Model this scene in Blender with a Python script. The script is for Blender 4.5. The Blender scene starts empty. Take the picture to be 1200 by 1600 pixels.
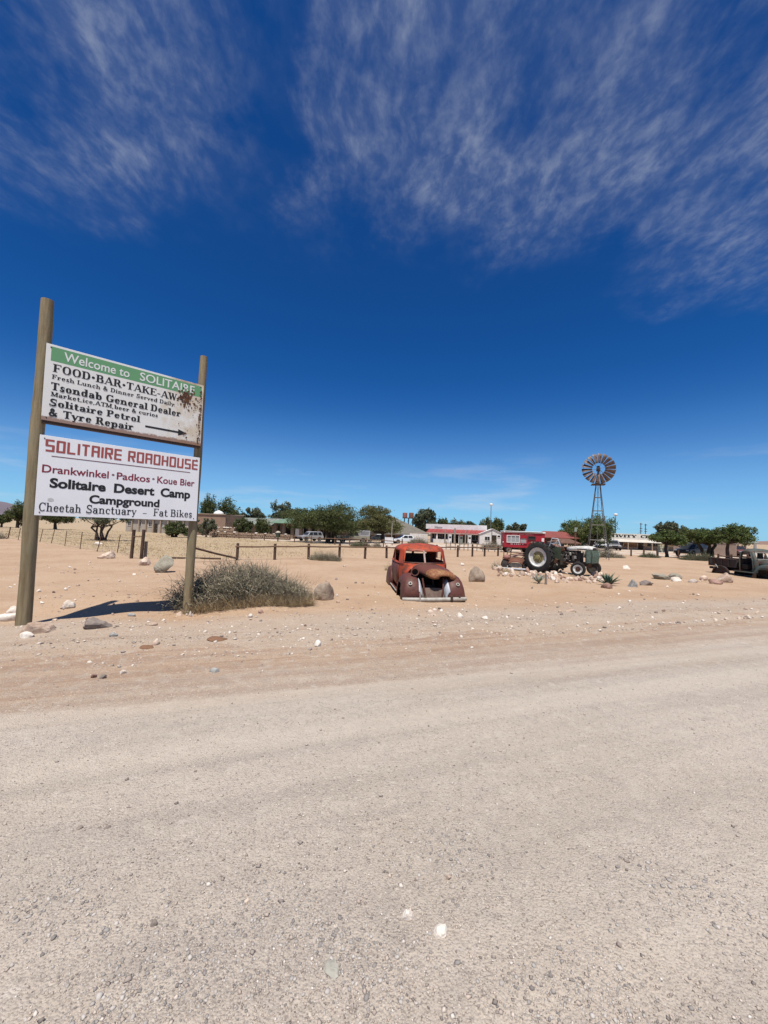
import bpy, bmesh, math, random
import numpy as np
from mathutils import Vector, Matrix
R_ = math.radians
SC = bpy.context.scene
COL = SC.collection
random.seed(7)
rng = np.random.default_rng(11)

# ------------------------------------------------------------------ camera
FPX, PITCH, ROLL, EYE = 620.0, R_(2.4), R_(2.0), 1.68
cp, sp, cr, sr = math.cos(PITCH), math.sin(PITCH), math.cos(ROLL), math.sin(ROLL)
FW = Vector((0, cp, sp)); R0 = Vector((1, 0, 0)); U0 = Vector((0, -sp, cp))
RC = cr * R0 + sr * U0
UC = -sr * R0 + cr * U0
EYEP = Vector((0, 0, EYE))
cam = bpy.data.cameras.new('camera')
cam.sensor_fit = 'VERTICAL'; cam.sensor_height = 36.0; cam.lens = 36.0 * FPX / 1600.0
cam.clip_start = 0.05; cam.clip_end = 20000
co = bpy.data.objects.new('camera', cam); COL.objects.link(co)
co.matrix_world = Matrix(((RC.x, UC.x, -FW.x, 0), (RC.y, UC.y, -FW.y, 0), (RC.z, UC.z, -FW.z, EYE), (0, 0, 0, 1)))
SC.camera = co
SC.render.resolution_x, SC.render.resolution_y = 768, 1024

# ------------------------------------------------------------------ sky, sun, exposure
SUN_EL, SUN_AZ = R_(71), R_(84)          # SUN_AZ: ground direction the light travels towards (from +X)
world = bpy.data.worlds.new('World'); SC.world = world; world.use_nodes = True
wn, wl = world.node_tree.nodes, world.node_tree.links
wn.clear()
def WN(t, **k):
    n = wn.new(t)
    for a, b in k.items():
        setattr(n, a, b)
    return n
def wmath(op, a, b=None, c=None, clamp=False):
    n = WN('ShaderNodeMath', operation=op, use_clamp=clamp)
    for i, v in enumerate((a, b, c)):
        if v is None: continue
        if isinstance(v, (int, float)): n.inputs[i].default_value = v
        else: wl.new(v, n.inputs[i])
    return n.outputs[0]
def wramp(v, a, b):
    n = WN('ShaderNodeMapRange', interpolation_type='SMOOTHSTEP')
    wl.new(v, n.inputs[0]); n.inputs[1].default_value = a; n.inputs[2].default_value = b
    return n.outputs[0]
sky = WN('ShaderNodeTexSky', sky_type='NISHITA', sun_disc=False)
sky.sun_elevation = SUN_EL
# horizontal direction towards the sun
sx, sy = -math.cos(SUN_AZ), -math.sin(SUN_AZ)
sky.sun_rotation = math.atan2(sx, sy)
sky.altitude = 1000; sky.air_density = 0.9; sky.dust_density = 0.4; sky.ozone_density = 5.0
hs = WN('ShaderNodeHueSaturation'); hs.inputs['Saturation'].default_value = 1.20; hs.inputs['Value'].default_value = 0.95
hs.inputs['Hue'].default_value = 0.503
gm = WN('ShaderNodeGamma'); gm.inputs[1].default_value = 1.15
tint = WN('ShaderNodeMix', data_type='RGBA', blend_type='MULTIPLY'); tint.inputs[0].default_value = 1; tint.inputs[7].default_value = (.45, .99, 1.19, 1)
wl.new(sky.outputs[0], hs.inputs['Color']); wl.new(hs.outputs[0], tint.inputs[6]); wl.new(tint.outputs[2], gm.inputs[0])
tc = WN('ShaderNodeTexCoord'); sep = WN('ShaderNodeSeparateXYZ'); wl.new(tc.outputs['Generated'], sep.inputs[0])
zc = wmath('ADD', wmath('MAXIMUM', sep.outputs[2], 0.0), 0.03)
px_ = wmath('DIVIDE', sep.outputs[0], zc); py_ = wmath('DIVIDE', sep.outputs[1], zc)
cv = WN('ShaderNodeCombineXYZ'); wl.new(px_, cv.inputs[0]); wl.new(py_, cv.inputs[1])
def wnoise(vec, scale, detail=6, rough=.55, dist=0.0, lac=2.0):
    n = WN('ShaderNodeTexNoise'); n.inputs['Scale'].default_value = scale; n.inputs['Detail'].default_value = detail
    n.inputs['Roughness'].default_value = rough; n.inputs['Distortion'].default_value = dist; n.inputs['Lacunarity'].default_value = lac
    wl.new(vec, n.inputs['Vector']); return n
def wmap(vec, rot=0, scale=(1, 1, 1), loc=(0, 0, 0)):
    n = WN('ShaderNodeMapping'); n.inputs['Rotation'].default_value = (0, 0, rot); n.inputs['Scale'].default_value = scale
    n.inputs['Location'].default_value = loc; wl.new(vec, n.inputs[0]); return n.outputs[0]
warp = wnoise(cv.outputs[0], 2.2, 3)
wadd = WN('ShaderNodeVectorMath', operation='MULTIPLY_ADD'); wl.new(warp.outputs['Color'], wadd.inputs[0])
wadd.inputs[1].default_value = (.14, .14, 0); wl.new(cv.outputs[0], wadd.inputs[2])
wv = wadd.outputs[0]
streak = wnoise(wmap(wv, R_(24), (13.0, 7.0, 1)), 1.0, 7, .60, .12)
ripple = wnoise(wmap(wv, R_(-20), (30.0, 19.0, 1)), 1.0, 5, .58, .1)
veil = wnoise(wmap(cv.outputs[0], R_(20), (1.4, 1.0, 1), (1.3, 2.1, 0)), 2.3, 6, .6)
# the cloud field ends along a front that crosses the sky; beyond it the sky is clear
front = wmath('ADD', wmath('MULTIPLY', px_, -0.12), wmath('MULTIPLY', py_, 1.0))
frontn = wmath('ADD', front, wmath('MULTIPLY', wmath('SUBTRACT', warp.outputs[0], .5), .9))
fmask = wmath('SUBTRACT', 1.0, wramp(frontn, .98, 1.44))
# a clear lane between the two cloud banks
lane = wmath('ABSOLUTE', wmath('ADD', wmath('ADD', px_, wmath('MULTIPLY', py_, 0.36)), wmath('ADD', .0, wmath('MULTIPLY', wmath('SUBTRACT', veil.outputs[0], .5), .9))))
lmask = wmath('ADD', .25, wmath('MULTIPLY', wramp(lane, 0.0, 0.15), .75))
tex = wmath('ADD', wmath('MULTIPLY', streak.outputs[0], .55), wmath('MULTIPLY', ripple.outputs[0], .45))
dens = wramp(tex, 0.38, 0.72)
body = wmath('MULTIPLY', wramp(veil.outputs[0], .31, .66), wmath('ADD', .26, wmath('MULTIPLY', dens, 1.0)))
cl = wmath('MULTIPLY', wmath('MULTIPLY', body, fmask), lmask)
# thin level streaks low over the horizon
lowv = WN('ShaderNodeCombineXYZ'); wl.new(sep.outputs[0], lowv.inputs[0]); wl.new(sep.outputs[1], lowv.inputs[1])
wl.new(wmath('MULTIPLY', sep.outputs[2], 16.0), lowv.inputs[2])
lown = wnoise(wmap(lowv.outputs[0], 0, (2.2, 2.2, 1.0), (4.3, 1.7, .6)), 1.35, 5, .55)
lowm = wmath('MULTIPLY', wramp(lown.outputs[0], .53, .75), wmath('SUBTRACT', 1.0, wramp(sep.outputs[2], .06, .22)))
cl = wmath('MULTIPLY', cl, 0.255)
cl = wmath('ADD', cl, wmath('MULTIPLY', lowm, .42), clamp=True)
hz = WN('ShaderNodeMix', data_type='RGBA'); wl.new(wmath('MULTIPLY', wmath('POWER', wmath('SUBTRACT', 1.0, wramp(sep.outputs[2], -.02, .46)), 2.6), .64), hz.inputs[0])
wl.new(gm.outputs[0], hz.inputs[6]); hz.inputs[7].default_value = (5.2, 9.0, 13.4, 1)
mixc = WN('ShaderNodeMix', data_type='RGBA'); wl.new(cl, mixc.inputs[0])
wl.new(hz.outputs[2], mixc.inputs[6]); mixc.inputs[7].default_value = (9.3, 10.0, 11.0, 1)
bg = WN('ShaderNodeBackground'); bg.inputs['Strength'].default_value = 0.057
wl.new(mixc.outputs[2], bg.inputs['Color'])
wo = WN('ShaderNodeOutputWorld'); wl.new(bg.outputs[0], wo.inputs[0])

sl = bpy.data.lights.new('sun', 'SUN'); sl.energy = 5.0; sl.angle = R_(0.5); sl.color = (1.0, 0.955, 0.88)
so = bpy.data.objects.new('sun', sl); COL.objects.link(so)
sdir = Vector((math.cos(SUN_AZ) * math.cos(SUN_EL), math.sin(SUN_AZ) * math.cos(SUN_EL), -math.sin(SUN_EL)))
so.rotation_euler = sdir.to_track_quat('-Z', 'Y').to_euler(); so.location = (0, 0, 30)
SC.view_settings.view_transform = 'Standard'; SC.view_settings.look = 'None'
SC.view_settings.exposure = 0.30; SC.view_settings.gamma = 1.0; SC.view_settings.use_curve_mapping = False

# ------------------------------------------------------------------ terrain
RN = (-.326, .945); RD = (.945, .326); RP = (-4.29, 4.43)      # far edge of the gravel road
def v_of(x, y): return RN[0] * (x - RP[0]) + RN[1] * (y - RP[1])
def u_of(x, y): return RD[0] * (x - RP[0]) + RD[1] * (y - RP[1])
VXS = [-60, .8, 2.0, 2.7, 3.4, 4.5, 7, 16, 55, 80, 140, 4000]; VX = [-60, 0.8, 2.0, 3.2, 5, 16, 55, 80, 140, 4000]; VZS = [0, 0, -.03, -.09, -.03, .0, -.08, -.40, -.70, -1.0, -1.1, -1.1]; VZ = [0, 0, -.02, -.16, -.28, -.40, -.70, -1.0, -1.1, -1.1]
def rough_(x, y):
    return (.012 * np.sin(1.9 * x + .7 * y) + .012 * np.sin(-1.1 * x + 2.3 * y + 1.0) + .008 * np.sin(4.1 * x + 3.3 * y + 2)
            + .006 * np.sin(7.3 * x - 5.1 * y) + .02 * np.sin(.5 * x - .31 * y + .4))
def T(x, y):
    v = v_of(x, y)
    u = u_of(x, y); ws = np.clip((4.6 - u) / 2.6, 0, 1); ws = ws * ws * (3 - 2 * ws)
    z = np.interp(v, VX, VZ) * (1 - ws) + np.interp(v, VXS, VZS) * ws - .11 * np.exp(-((x + 3.86) ** 2 + (y - 7.9) ** 2) / .5)
    w = np.clip((v - .3) / 1.5, 0, 1)
    ridge = .035 * np.exp(-((v - .75) / .35) ** 2) * (1 + .6 * np.sin(1.7 * u_of(x, y)) * np.sin(.63 * u_of(x, y) + 1))
    return z + w * rough_(x, y) + ridge
def Tf(x, y): return float(T(np.float64(x), np.float64(y)))
def proj(P):
    d = Vector(P) - EYEP; z = d.dot(FW)
    return 600 + FPX * d.dot(RC) / z, 800 - FPX * d.dot(UC) / z
def base(px, depth):
    """ground point at a given distance ahead whose bearing falls in photo column px"""
    X = (px - 600) / FPX * depth
    for _ in range(6):
        q = proj((X, depth, Tf(X, depth)))
        X += (px - q[0]) / FPX * depth
    return Vector((X, depth, Tf(X, depth)))
def gpt(px, py):
    """where the photo's line of sight through (px, py) meets the ground"""
    d = FW + (px - 600) / FPX * RC - (py - 800) / FPX * UC
    lo, hi = 0.5, 400.0
    for _ in range(60):
        m = (lo + hi) / 2; P = EYEP + d * m
        if P.z > Tf(P.x, P.y): lo = m
        else: hi = m
    P = EYEP + d * lo
    return Vector((P.x, P.y, Tf(P.x, P.y)))
def zat(py, px, depth):
    d = FW + (px - 600) / FPX * RC - (py - 800) / FPX * UC
    return EYE + d.z * depth / d.y

# ------------------------------------------------------------------ mesh helpers
class MB:
    def __init__(s): s.v = []; s.f = []; s.m = []
    def add(s, V, F, m=0):
        b = len(s.v); s.v += [tuple(p) for p in V]; s.f += [tuple(i + b for i in f) for f in F]; s.m += [m] * len(F); return s
    def box(s, c, d, rz=0.0, m=0, M=None, taper=1.0):
        x, y, z = d[0] / 2, d[1] / 2, d[2] / 2
        P = [(-x, -y, -z), (x, -y, -z), (x, y, -z), (-x, y, -z), (-x * taper, -y * taper, z), (x * taper, -y * taper, z), (x * taper, y * taper, z), (-x * taper, y * taper, z)]
        Q = M if M is not None else Matrix.Rotation(rz, 3, 'Z')
        P = [Q @ Vector(p) + Vector(c) for p in P]
        return s.add(P, [(0, 3, 2, 1), (4, 5, 6, 7), (0, 1, 5, 4), (1, 2, 6, 5), (2, 3, 7, 6), (3, 0, 4, 7)], m)
    def tube(s, pts, rad, n=6, m=0, cap=True):
        pts = [Vector(p) for p in pts]
        if isinstance(rad, (int, float)): rad = [rad] * len(pts)
        V = []; up = None
        for i, p in enumerate(pts):
            t = (pts[min(i + 1, len(pts) - 1)] - pts[max(i - 1, 0)])
            t = t.normalized() if t.length > 1e-9 else Vector((0, 0, 1))
            if up is None: up = Vector((1, 0, 0)) if abs(t.x) < .8 else Vector((0, 1, 0))
            a = (up - t * up.dot(t)).normalized(); b = t.cross(a); up = a
            for k in range(n):
                an = 2 * math.pi * k / n
                V.append(p + (a * math.cos(an) + b * math.sin(an)) * rad[i])
        F = []
        for i in range(len(pts) - 1):
            for k in range(n):
                F.append((i * n + k, i * n + (k + 1) % n, (i + 1) * n + (k + 1) % n, (i + 1) * n + k))
        if cap: F += [tuple(range(n))[::-1], tuple(range((len(pts) - 1) * n, len(pts) * n))]
        return s.add(V, F, m)
    def lathe(s, prof, n=16, c=(0, 0, 0), axis=(0, 0, 1), m=0, close=False):
        ax = Vector(axis).normalized(); a = ax.orthogonal().normalized(); b = ax.cross(a); c = Vector(c)
        V = [c + ax * z + (a * math.cos(2 * math.pi * k / n) + b * math.sin(2 * math.pi * k / n)) * r for r, z in prof for k in range(n)]
        L = len(prof); F = []
        for i in range(L if close else L - 1):
            j = (i + 1) % L
            for k in range(n):
                F.append((i * n + k, i * n + (k + 1) % n, j * n + (k + 1) % n, j * n + k))
        return s.add(V, F, m)
    def prism(s, poly, o, ex, ey, ez, t, m=0):
        """polygon in the (ex, ey) plane at o, extruded by t along ez"""
        o, ex, ey, ez = Vector(o), Vector(ex), Vector(ey), Vector(ez); n = len(poly)
        V = [o + ex * a + ey * b for a, b in poly] + [o + ex * a + ey * b + ez * t for a, b in poly]
        F = [tuple(range(n))[::-1], tuple(range(n, 2 * n))] + [(i, (i + 1) % n, n + (i + 1) % n, n + i) for i in range(n)]
        return s.add(V, F, m)
    def loft(s, rings, m=0, closed=True, cap=True):
        n = len(rings[0]); V = [p for r in rings for p in r]; F = []
        for i in range(len(rings) - 1):
            for k in range(n if closed else n - 1):
                F.append((i * n + k, i * n + (k + 1) % n, (i + 1) * n + (k + 1) % n, (i + 1) * n + k))
        if cap and closed: F += [tuple(range(n))[::-1], tuple(range((len(rings) - 1) * n, len(rings) * n))]
        return s.add(V, F, m)
    def build(s, name, mats, parent=None, smooth=None, loc=None, rz=0.0, solid=0, bevel=0, fixn=True):
        me = bpy.data.meshes.new(name); me.from_pydata(s.v, [], s.f)
        if not isinstance(mats, (list, tuple)): mats = [mats]
        for q in mats: me.materials.append(q)
        if len(mats) > 1: me.polygons.foreach_set('material_index', s.m)
        if fixn:
            bm = bmesh.new(); bm.from_mesh(me); bmesh.ops.recalc_face_normals(bm, faces=bm.faces); bm.to_mesh(me); bm.free()
        if smooth is not None:
            me.polygons.foreach_set('use_smooth', [True] * len(me.polygons))
            me.set_sharp_from_angle(angle=R_(smooth))
        me.update()
        o = bpy.data.objects.new(name, me); COL.objects.link(o)
        if parent is not None: o.parent = parent
        if loc is not None: o.location = loc
        o.rotation_euler = (0, 0, rz)
        if solid:
            md = o.modifiers.new('solid', 'SOLIDIFY'); md.thickness = solid; md.offset = -1
        if bevel:
            md = o.modifiers.new('bevel', 'BEVEL'); md.width = bevel; md.segments = 2; md.limit_method = 'ANGLE'
        return o
def npmesh(name, V, F, mat, parent=None, smooth=False, kind=None):
    V = np.asarray(V, np.float32).reshape(-1, 3); F = np.asarray(F, np.int32); k = F.shape[1]
    me = bpy.data.meshes.new(name); me.vertices.add(len(V)); me.vertices.foreach_set('co', V.ravel())
    me.loops.add(F.size); me.loops.foreach_set('vertex_index', F.ravel())
    me.polygons.add(len(F)); me.polygons.foreach_set('loop_start', np.arange(0, F.size, k, dtype=np.int32))
    try: me.polygons.foreach_set('loop_total', np.full(len(F), k, np.int32))
    except Exception: pass
    if smooth: me.polygons.foreach_set('use_smooth', np.ones(len(F), bool))
    me.update(calc_edges=True); me.validate()
    me.materials.append(mat)
    o = bpy.data.objects.new(name, me); COL.objects.link(o)
    if parent is not None: o.parent = parent
    if kind: o['kind'] = kind
    return o
def thing(name, label, cat, loc=(0, 0, 0), rz=0.0, group=None):
    o = bpy.data.objects.new(name, None); COL.objects.link(o); o.empty_display_size = .2
    o.location = loc; o.rotation_euler = (0, 0, rz); return tag(o, label, cat, group)
def tag(o, label, cat, group=None):
    o['label'] = label; o['category'] = cat
    if group: o['group'] = group
    return o
def struct(o): o['kind'] = 'structure'; return o
def copy_tree(o, parent=None):
    c = o.copy(); COL.objects.link(c)
    if parent is not None: c.parent = parent
    for ch in list(o.children): copy_tree(ch, c)
    return c

# ------------------------------------------------------------------ materials
class NT:
    def __init__(s, name):
        s.mat = bpy.data.materials.new(name); s.mat.use_nodes = True; s.n = s.mat.node_tree.nodes; s.l = s.mat.node_tree.links
        s.b = s.n['Principled BSDF']; s.b.inputs['Specular IOR Level'].default_value = .3
    def node(s, t, **k):
        q = s.n.new(t)
        for a, b in k.items(): setattr(q, a, b)
        return q
    def set(s, sock, v):
        if isinstance(v, bpy.types.NodeSocket): s.l.new(v, sock)
        elif isinstance(v, (tuple, list)) and sock.type == 'RGBA': sock.default_value = (*v[:3], 1)
        else: sock.default_value = v
    def math(s, op, a, b=0.0, clamp=False):
        q = s.node('ShaderNodeMath', operation=op, use_clamp=clamp); s.set(q.inputs[0], a); s.set(q.inputs[1], b); return q.outputs[0]
    def mix(s, f, a, b, blend='MIX'):
        q = s.node('ShaderNodeMix', data_type='RGBA', blend_type=blend); s.set(q.inputs[0], f); s.set(q.inputs[6], a); s.set(q.inputs[7], b); return q.outputs[2]
    def ramp(s, v, a, b):
        q = s.node('ShaderNodeMapRange', interpolation_type='SMOOTHSTEP'); s.set(q.inputs[0], v); q.inputs[1].default_value = a; q.inputs[2].default_value = b; return q.outputs[0]
    def coord(s, kind='Object'):
        if kind == 'World': return s.node('ShaderNodeNewGeometry').outputs['Position']
        return s.node('ShaderNodeTexCoord').outputs[kind]
    def map(s, v, scale=(1, 1, 1), loc=(0, 0, 0), rot=(0, 0, 0)):
        q = s.node('ShaderNodeMapping'); s.l.new(v, q.inputs[0]); q.inputs['Scale'].default_value = scale; q.inputs['Location'].default_value = loc; q.inputs['Rotation'].default_value = rot; return q.outputs[0]
    def noise(s, v, scale, detail=4, rough=.6, dist=0.0, col=False):
        q = s.node('ShaderNodeTexNoise'); s.l.new(v, q.inputs['Vector']); q.inputs['Scale'].default_value = scale; q.inputs['Detail'].default_value = detail
        q.inputs['Roughness'].default_value = rough; q.inputs['Distortion'].default_value = dist; return q.outputs['Color' if col else 0]
    def voro(s, v, scale, feature='F1', out='Color', rnd=1.0):
        q = s.node('ShaderNodeTexVoronoi', feature=feature); s.l.new(v, q.inputs['Vector']); q.inputs['Scale'].default_value = scale; q.inputs['Randomness'].default_value = rnd; return q.outputs[out]
    def sep(s, v):
        q = s.node('ShaderNodeSeparateXYZ'); s.l.new(v, q.inputs[0]); return q.outputs
    def island(s): return s.node('ShaderNodeNewGeometry').outputs['Random Per Island']
    def orand(s): return s.node('ShaderNodeObjectInfo').outputs['Random']
    def bump(s, h, strength=.3, dist=.02, prev=None):
        q = s.node('ShaderNodeBump'); s.l.new(h, q.inputs['Height']); q.inputs['Strength'].default_value = strength; q.inputs['Distance'].default_value = dist
        if prev is not None: s.l.new(prev, q.inputs['Normal'])
        return q.outputs[0]
    def out(s, col, rough=.8, metal=0.0, nrm=None):
        s.set(s.b.inputs['Base Color'], col); s.set(s.b.inputs['Roughness'], rough); s.set(s.b.inputs['Metallic'], metal)
        if nrm is not None: s.l.new(nrm, s.b.inputs['Normal'])
        return s.mat
def pm(name, c1, c2=None, scale=4.0, rough=.8, metal=0.0, bump=0.0, bdist=.01, stretch=(1, 1, 1), lo=.35, hi=.68, fine=None):
    t = NT(name)
    if c2 is None: c2 = tuple(q * .72 for q in c1)
    v = t.map(t.coord(), stretch); n = t.noise(v, scale, 6, .65)
    c = t.mix(t.ramp(n, lo, hi), c1, c2)
    n2 = t.noise(v, scale * 7, 3, .6)
    c = t.mix(t.math('MULTIPLY', t.ramp(n2, .35, .75), .35), c, tuple(q * .6 for q in c1))
    nr = t.bump(t.math('ADD', t.math('MULTIPLY', n, .6), t.math('MULTIPLY', n2, .4)), bump, bdist) if bump else None
    return t.out(c, rough, metal, nr)
def rusty(name, paint, rust=(.085, .032, .02), amount=.5, scale=3.0, rough=.72, loc=(0, 0, 0), light=(.20, .085, .04)):
    t = NT(name); v = t.map(t.coord(), (1, 1, 1), loc)
    n = t.noise(v, scale, 8, .68, .4); n2 = t.noise(v, scale * 6, 6, .7)
    r = t.mix(t.ramp(n2, .42, .66), rust, light)
    k = t.math('ADD', t.math('MULTIPLY', n, .75), t.math('MULTIPLY', n2, .25))
    lo = .5 + (.5 - amount) * .5
    c = t.mix(t.ramp(k, lo - .07, lo + .09), paint, r)
    c = t.mix(t.math('MULTIPLY', t.ramp(t.noise(v, scale * 20, 3), .5, .75), .4), c, tuple(q * .5 for q in rust))
    return t.out(c, rough, 0.0, t.bump(k, .25, .01))
M = {}
def leafmat(name, c1, c2, c3=None, trans=.30):
    t = NT(name); r = t.island(); w = t.coord('World')
    n = t.noise(w, .55, 3)
    c = t.mix(r, c1, c2)
    if c3: c = t.mix(t.math('MULTIPLY', t.ramp(n, .45, .65), .7), c, c3)
    t.b.inputs['Specular IOR Level'].default_value = .15
    t.out(c, .75)
    tr = t.node('ShaderNodeBsdfTranslucent'); t.set(tr.inputs[0], c)
    mx = t.node('ShaderNodeMixShader'); mx.inputs[0].default_value = trans
    t.l.new(t.b.outputs[0], mx.inputs[1]); t.l.new(tr.outputs[0], mx.inputs[2]); t.l.new(mx.outputs[0], t.n['Material Output'].inputs[0])
    return t.mat
# ------------------------------------------------------------------ ground, road
def ground_mat(name, road):
    t = NT(name); P = t.coord('World'); xyz = t.sep(P)
    v = t.math('ADD', t.math('MULTIPLY', t.math('SUBTRACT', xyz[0], RP[0]), RN[0]), t.math('MULTIPLY', t.math('SUBTRACT', xyz[1], RP[1]), RN[1]))
    rot = t.map(P, (1, 1, 1), (0, 0, 0), (0, 0, -math.atan2(RD[1], RD[0])))
    along = t.map(rot, (.12, 1.0, 1.0))
    big = t.noise(P, .35, 5, .6); mid = t.noise(P, 2.3, 5, .65); fine = t.noise(P, 26, 4, .7); track = t.noise(along, 1.5, 5, .62)
    sand1, sand2 = (.410, .280, .178), (.355, .228, .136)
    grav1, grav2 = (.375, .312, .248), (.315, .254, .195)
    grey1, grey2 = (.362, .308, .256), (.432, .366, .304)
    sand = t.mix(t.ramp(big, .38, .64), sand1, sand2)
    sand = t.mix(t.math('MULTIPLY', t.ramp(mid, .45, .7), .45), sand, (.46, .335, .235))
    gra = t.mix(t.ramp(mid, .4, .62), grav1, grav2)
    if road:
        c = t.mix(t.ramp(track, .36, .62), grey2, grey1)
        c = t.mix(t.math('MULTIPLY', t.ramp(big, .42, .62), .55), c, (.375, .314, .248))
        # reddish dust thrown up beside the road edge
        edge = t.math('ADD', v, t.math('MULTIPLY', t.math('SUBTRACT', track, .5), 2.4))
        c = t.mix(t.math('MULTIPLY', t.ramp(edge, -2.2, -.2), .85), c, t.mix(t.ramp(t.noise(t.map(rot, (.10, 2.2, 1)), 2.6, 4, .6), .40, .60), (.375, .252, .160), (.285, .165, .092)))
    else:
        edge = t.math('ADD', v, t.math('MULTIPLY', t.math('SUBTRACT', big, .5), 2.6))
        c = t.mix(t.ramp(edge, 1.4, 3.2), t.mix(.5, gra, (.39, .29, .212)), sand)
        # dry grass country behind the fences
        g1 = t.math('SUBTRACT', t.math('SUBTRACT', xyz[1], 29.2), t.math('MULTIPLY', xyz[0], .716))
        g2 = t.math('SUBTRACT', t.math('SUBTRACT', xyz[1], 22.0), t.math('MULTIPLY', t.math('ADD', xyz[0], 13.4), -.74))
        gm_ = t.math('ADD', t.math('MINIMUM', g1, g2), t.math('MULTIPLY', t.math('SUBTRACT', mid, .5), 5.0))
        gx = t.math('SUBTRACT', 1.0, t.ramp(xyz[0], -14, 2))
        gfar = t.ramp(xyz[1], 70, 100)
        k = t.math('MULTIPLY', t.ramp(gm_, -.5, 2.5), t.math('MAXIMUM', gx, t.math('MULTIPLY', gfar, .6)))
        gc = t.mix(t.ramp(t.noise(P, 1.1, 5, .7), .38, .64), (.385, .30, .18), (.32, .232, .138))
        c = t.mix(t.math('MULTIPLY', k, .85), c, gc)
        ruts = t.math('MULTIPLY', t.ramp(t.noise(t.map(rot, (.10, 2.2, 1)), 2.2, 4, .6), .46, .62), t.math('SUBTRACT', 1.0, t.ramp(v, .6, 2.0)))
        c = t.mix(t.math('MULTIPLY', ruts, .42), c, (.29, .19, .118))
        red = t.math('MULTIPLY', t.ramp(t.noise(t.map(P, (1, 1.5, 1), (3.1, 1.2, 0)), 1.3, 4, .6), .63, .70), t.math('SUBTRACT', 1.0, t.ramp(v, 2.5, 6)))
        c = t.mix(t.math('MULTIPLY', red, .6), c, (.28, .15, .08))
    c = t.mix(t.math('MULTIPLY', t.ramp(fine, .45, .72), .35), c, tuple(q * .62 for q in (sand2 if not road else grey1)))
    # single grains and chips of stone: every cell has its own shade
    for sc, am in ((38, .55), (85, .72), (190, .66)):
        w = t.math('MULTIPLY', t.voro(P, sc, out='Distance'), 1.0)
        cellr = t.sep(t.voro(P, sc))
        on = t.math('MULTIPLY', t.math('SUBTRACT', 1.0, t.ramp(w, .22, .42)), t.ramp(cellr[0], .42, .56))
        dark = t.math('GREATER_THAN', cellr[1], .45)
        pc = t.mix(dark, t.mix(cellr[2], (.56, .49, .42), (.42, .35, .285)), t.mix(cellr[2], (.15, .125, .108), (.25, .21, .175)))
        fac = am if road else am * .7
        c = t.mix(t.math('MULTIPLY', on, fac), c, pc)
    if road:
        c = t.mix(t.math('MULTIPLY', t.ramp(t.noise(P, 5.5, 5, .7), .50, .66), .38), c, (.47, .41, .34)); c = t.mix(t.math('MULTIPLY', t.ramp(t.noise(t.map(P, (1, 1, 1), (7, 3, 0)), 4.0, 5, .7), .52, .68), .32), c, (.255, .222, .195))
    if road:   # wheel tracks: pale, compacted, nearly free of loose stone
        u = t.math('ADD', t.math('MULTIPLY', t.math('SUBTRACT', xyz[0], RP[0]), RD[0]), t.math('MULTIPLY', t.math('SUBTRACT', xyz[1], RP[1]), RD[1]))
        tot = None
        for cc, fr, am in ((-1.25, .11, .35), (-2.65, .11, .35), (-3.9, .08, .5), (-5.3, .08, .5), (-4.55, .17, .4), (-6.6, .06, .3)):
            w = t.math('MULTIPLY', t.math('SINE', t.math('ADD', t.math('MULTIPLY', u, fr), cc * 2)), am)
            dd = t.math('ABSOLUTE', t.math('SUBTRACT', t.math('SUBTRACT', v, cc), t.math('ADD', w, t.math('MULTIPLY', t.math('SUBTRACT', mid, .5), .12))))
            k_ = t.math('SUBTRACT', 1.0, t.ramp(dd, .06, .22)); tot = k_ if tot is None else t.math('MAXIMUM', tot, k_)
        tot = t.math('MULTIPLY', tot, t.ramp(track, .30, .55))
        c = t.mix(t.math('MULTIPLY', tot, .42), c, (.48, .41, .335))
    if road:   # caliche showing through in pale scuffs
        sc_ = t.ramp(t.noise(t.map(P, (1, 1.7, 1)), 3.4, 4, .55), .66, .74)
        c = t.mix(t.math('MULTIPLY', sc_, .5), c, (.55, .485, .415))
        tr_ = t.noise(t.map(rot, (.035, 3.2, 1)), 2.0, 3, .55)
        c = t.mix(t.math('MULTIPLY', t.ramp(tr_, .50, .66), .17), c, (.43, .375, .31)); c = t.mix(t.math('MULTIPLY', t.ramp(tr_, .50, .36), .15), c, (.27, .235, .20))
    h = t.math('ADD', t.math('MULTIPLY', t.noise(P, 60, 4, .7), .6), t.math('MULTIPLY', t.voro(P, 95, out='Distance'), -.5))
    nb = t.bump(h, .9 if road else .6, .016)
    nb = t.bump(t.noise(P, 9, 5, .6), .25, .05, nb)
    return t.out(c, .95, 0, nb)
M['ground'] = ground_mat('sand and dry grass', False)
M['road'] = ground_mat('gravel road', True)

def build_ground():
    rad = np.concatenate([[0.6], np.geomspace(1.0, 5000, 210)])
    # denser around the near verge
    ang = np.linspace(0, 2 * np.pi, 420, endpoint=False)
    rr, aa = np.meshgrid(rad, ang, indexing='ij')
    x = rr * np.sin(aa); y = rr * np.cos(aa)
    z = T(x, y); v = v_of(x, y)
    z = z - .05 * np.clip((-.15 - v) / .25, 0, 1) * (v > -13.5)
    V = np.stack([x, y, z], -1).reshape(-1, 3)
    n = len(ang); i = np.arange(len(rad) - 1)[:, None] * n; k = np.arange(n)[None, :]; k2 = (k + 1) % n
    F = np.stack([i + k, i + n + k, i + n + k2, i + k2], -1).reshape(-1, 4)
    o = npmesh('ground', V, F, M['ground'], smooth=True); struct(o)
    V2 = [(0, 0, -.05)] + [tuple(p) for p in V[:n]]
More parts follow.
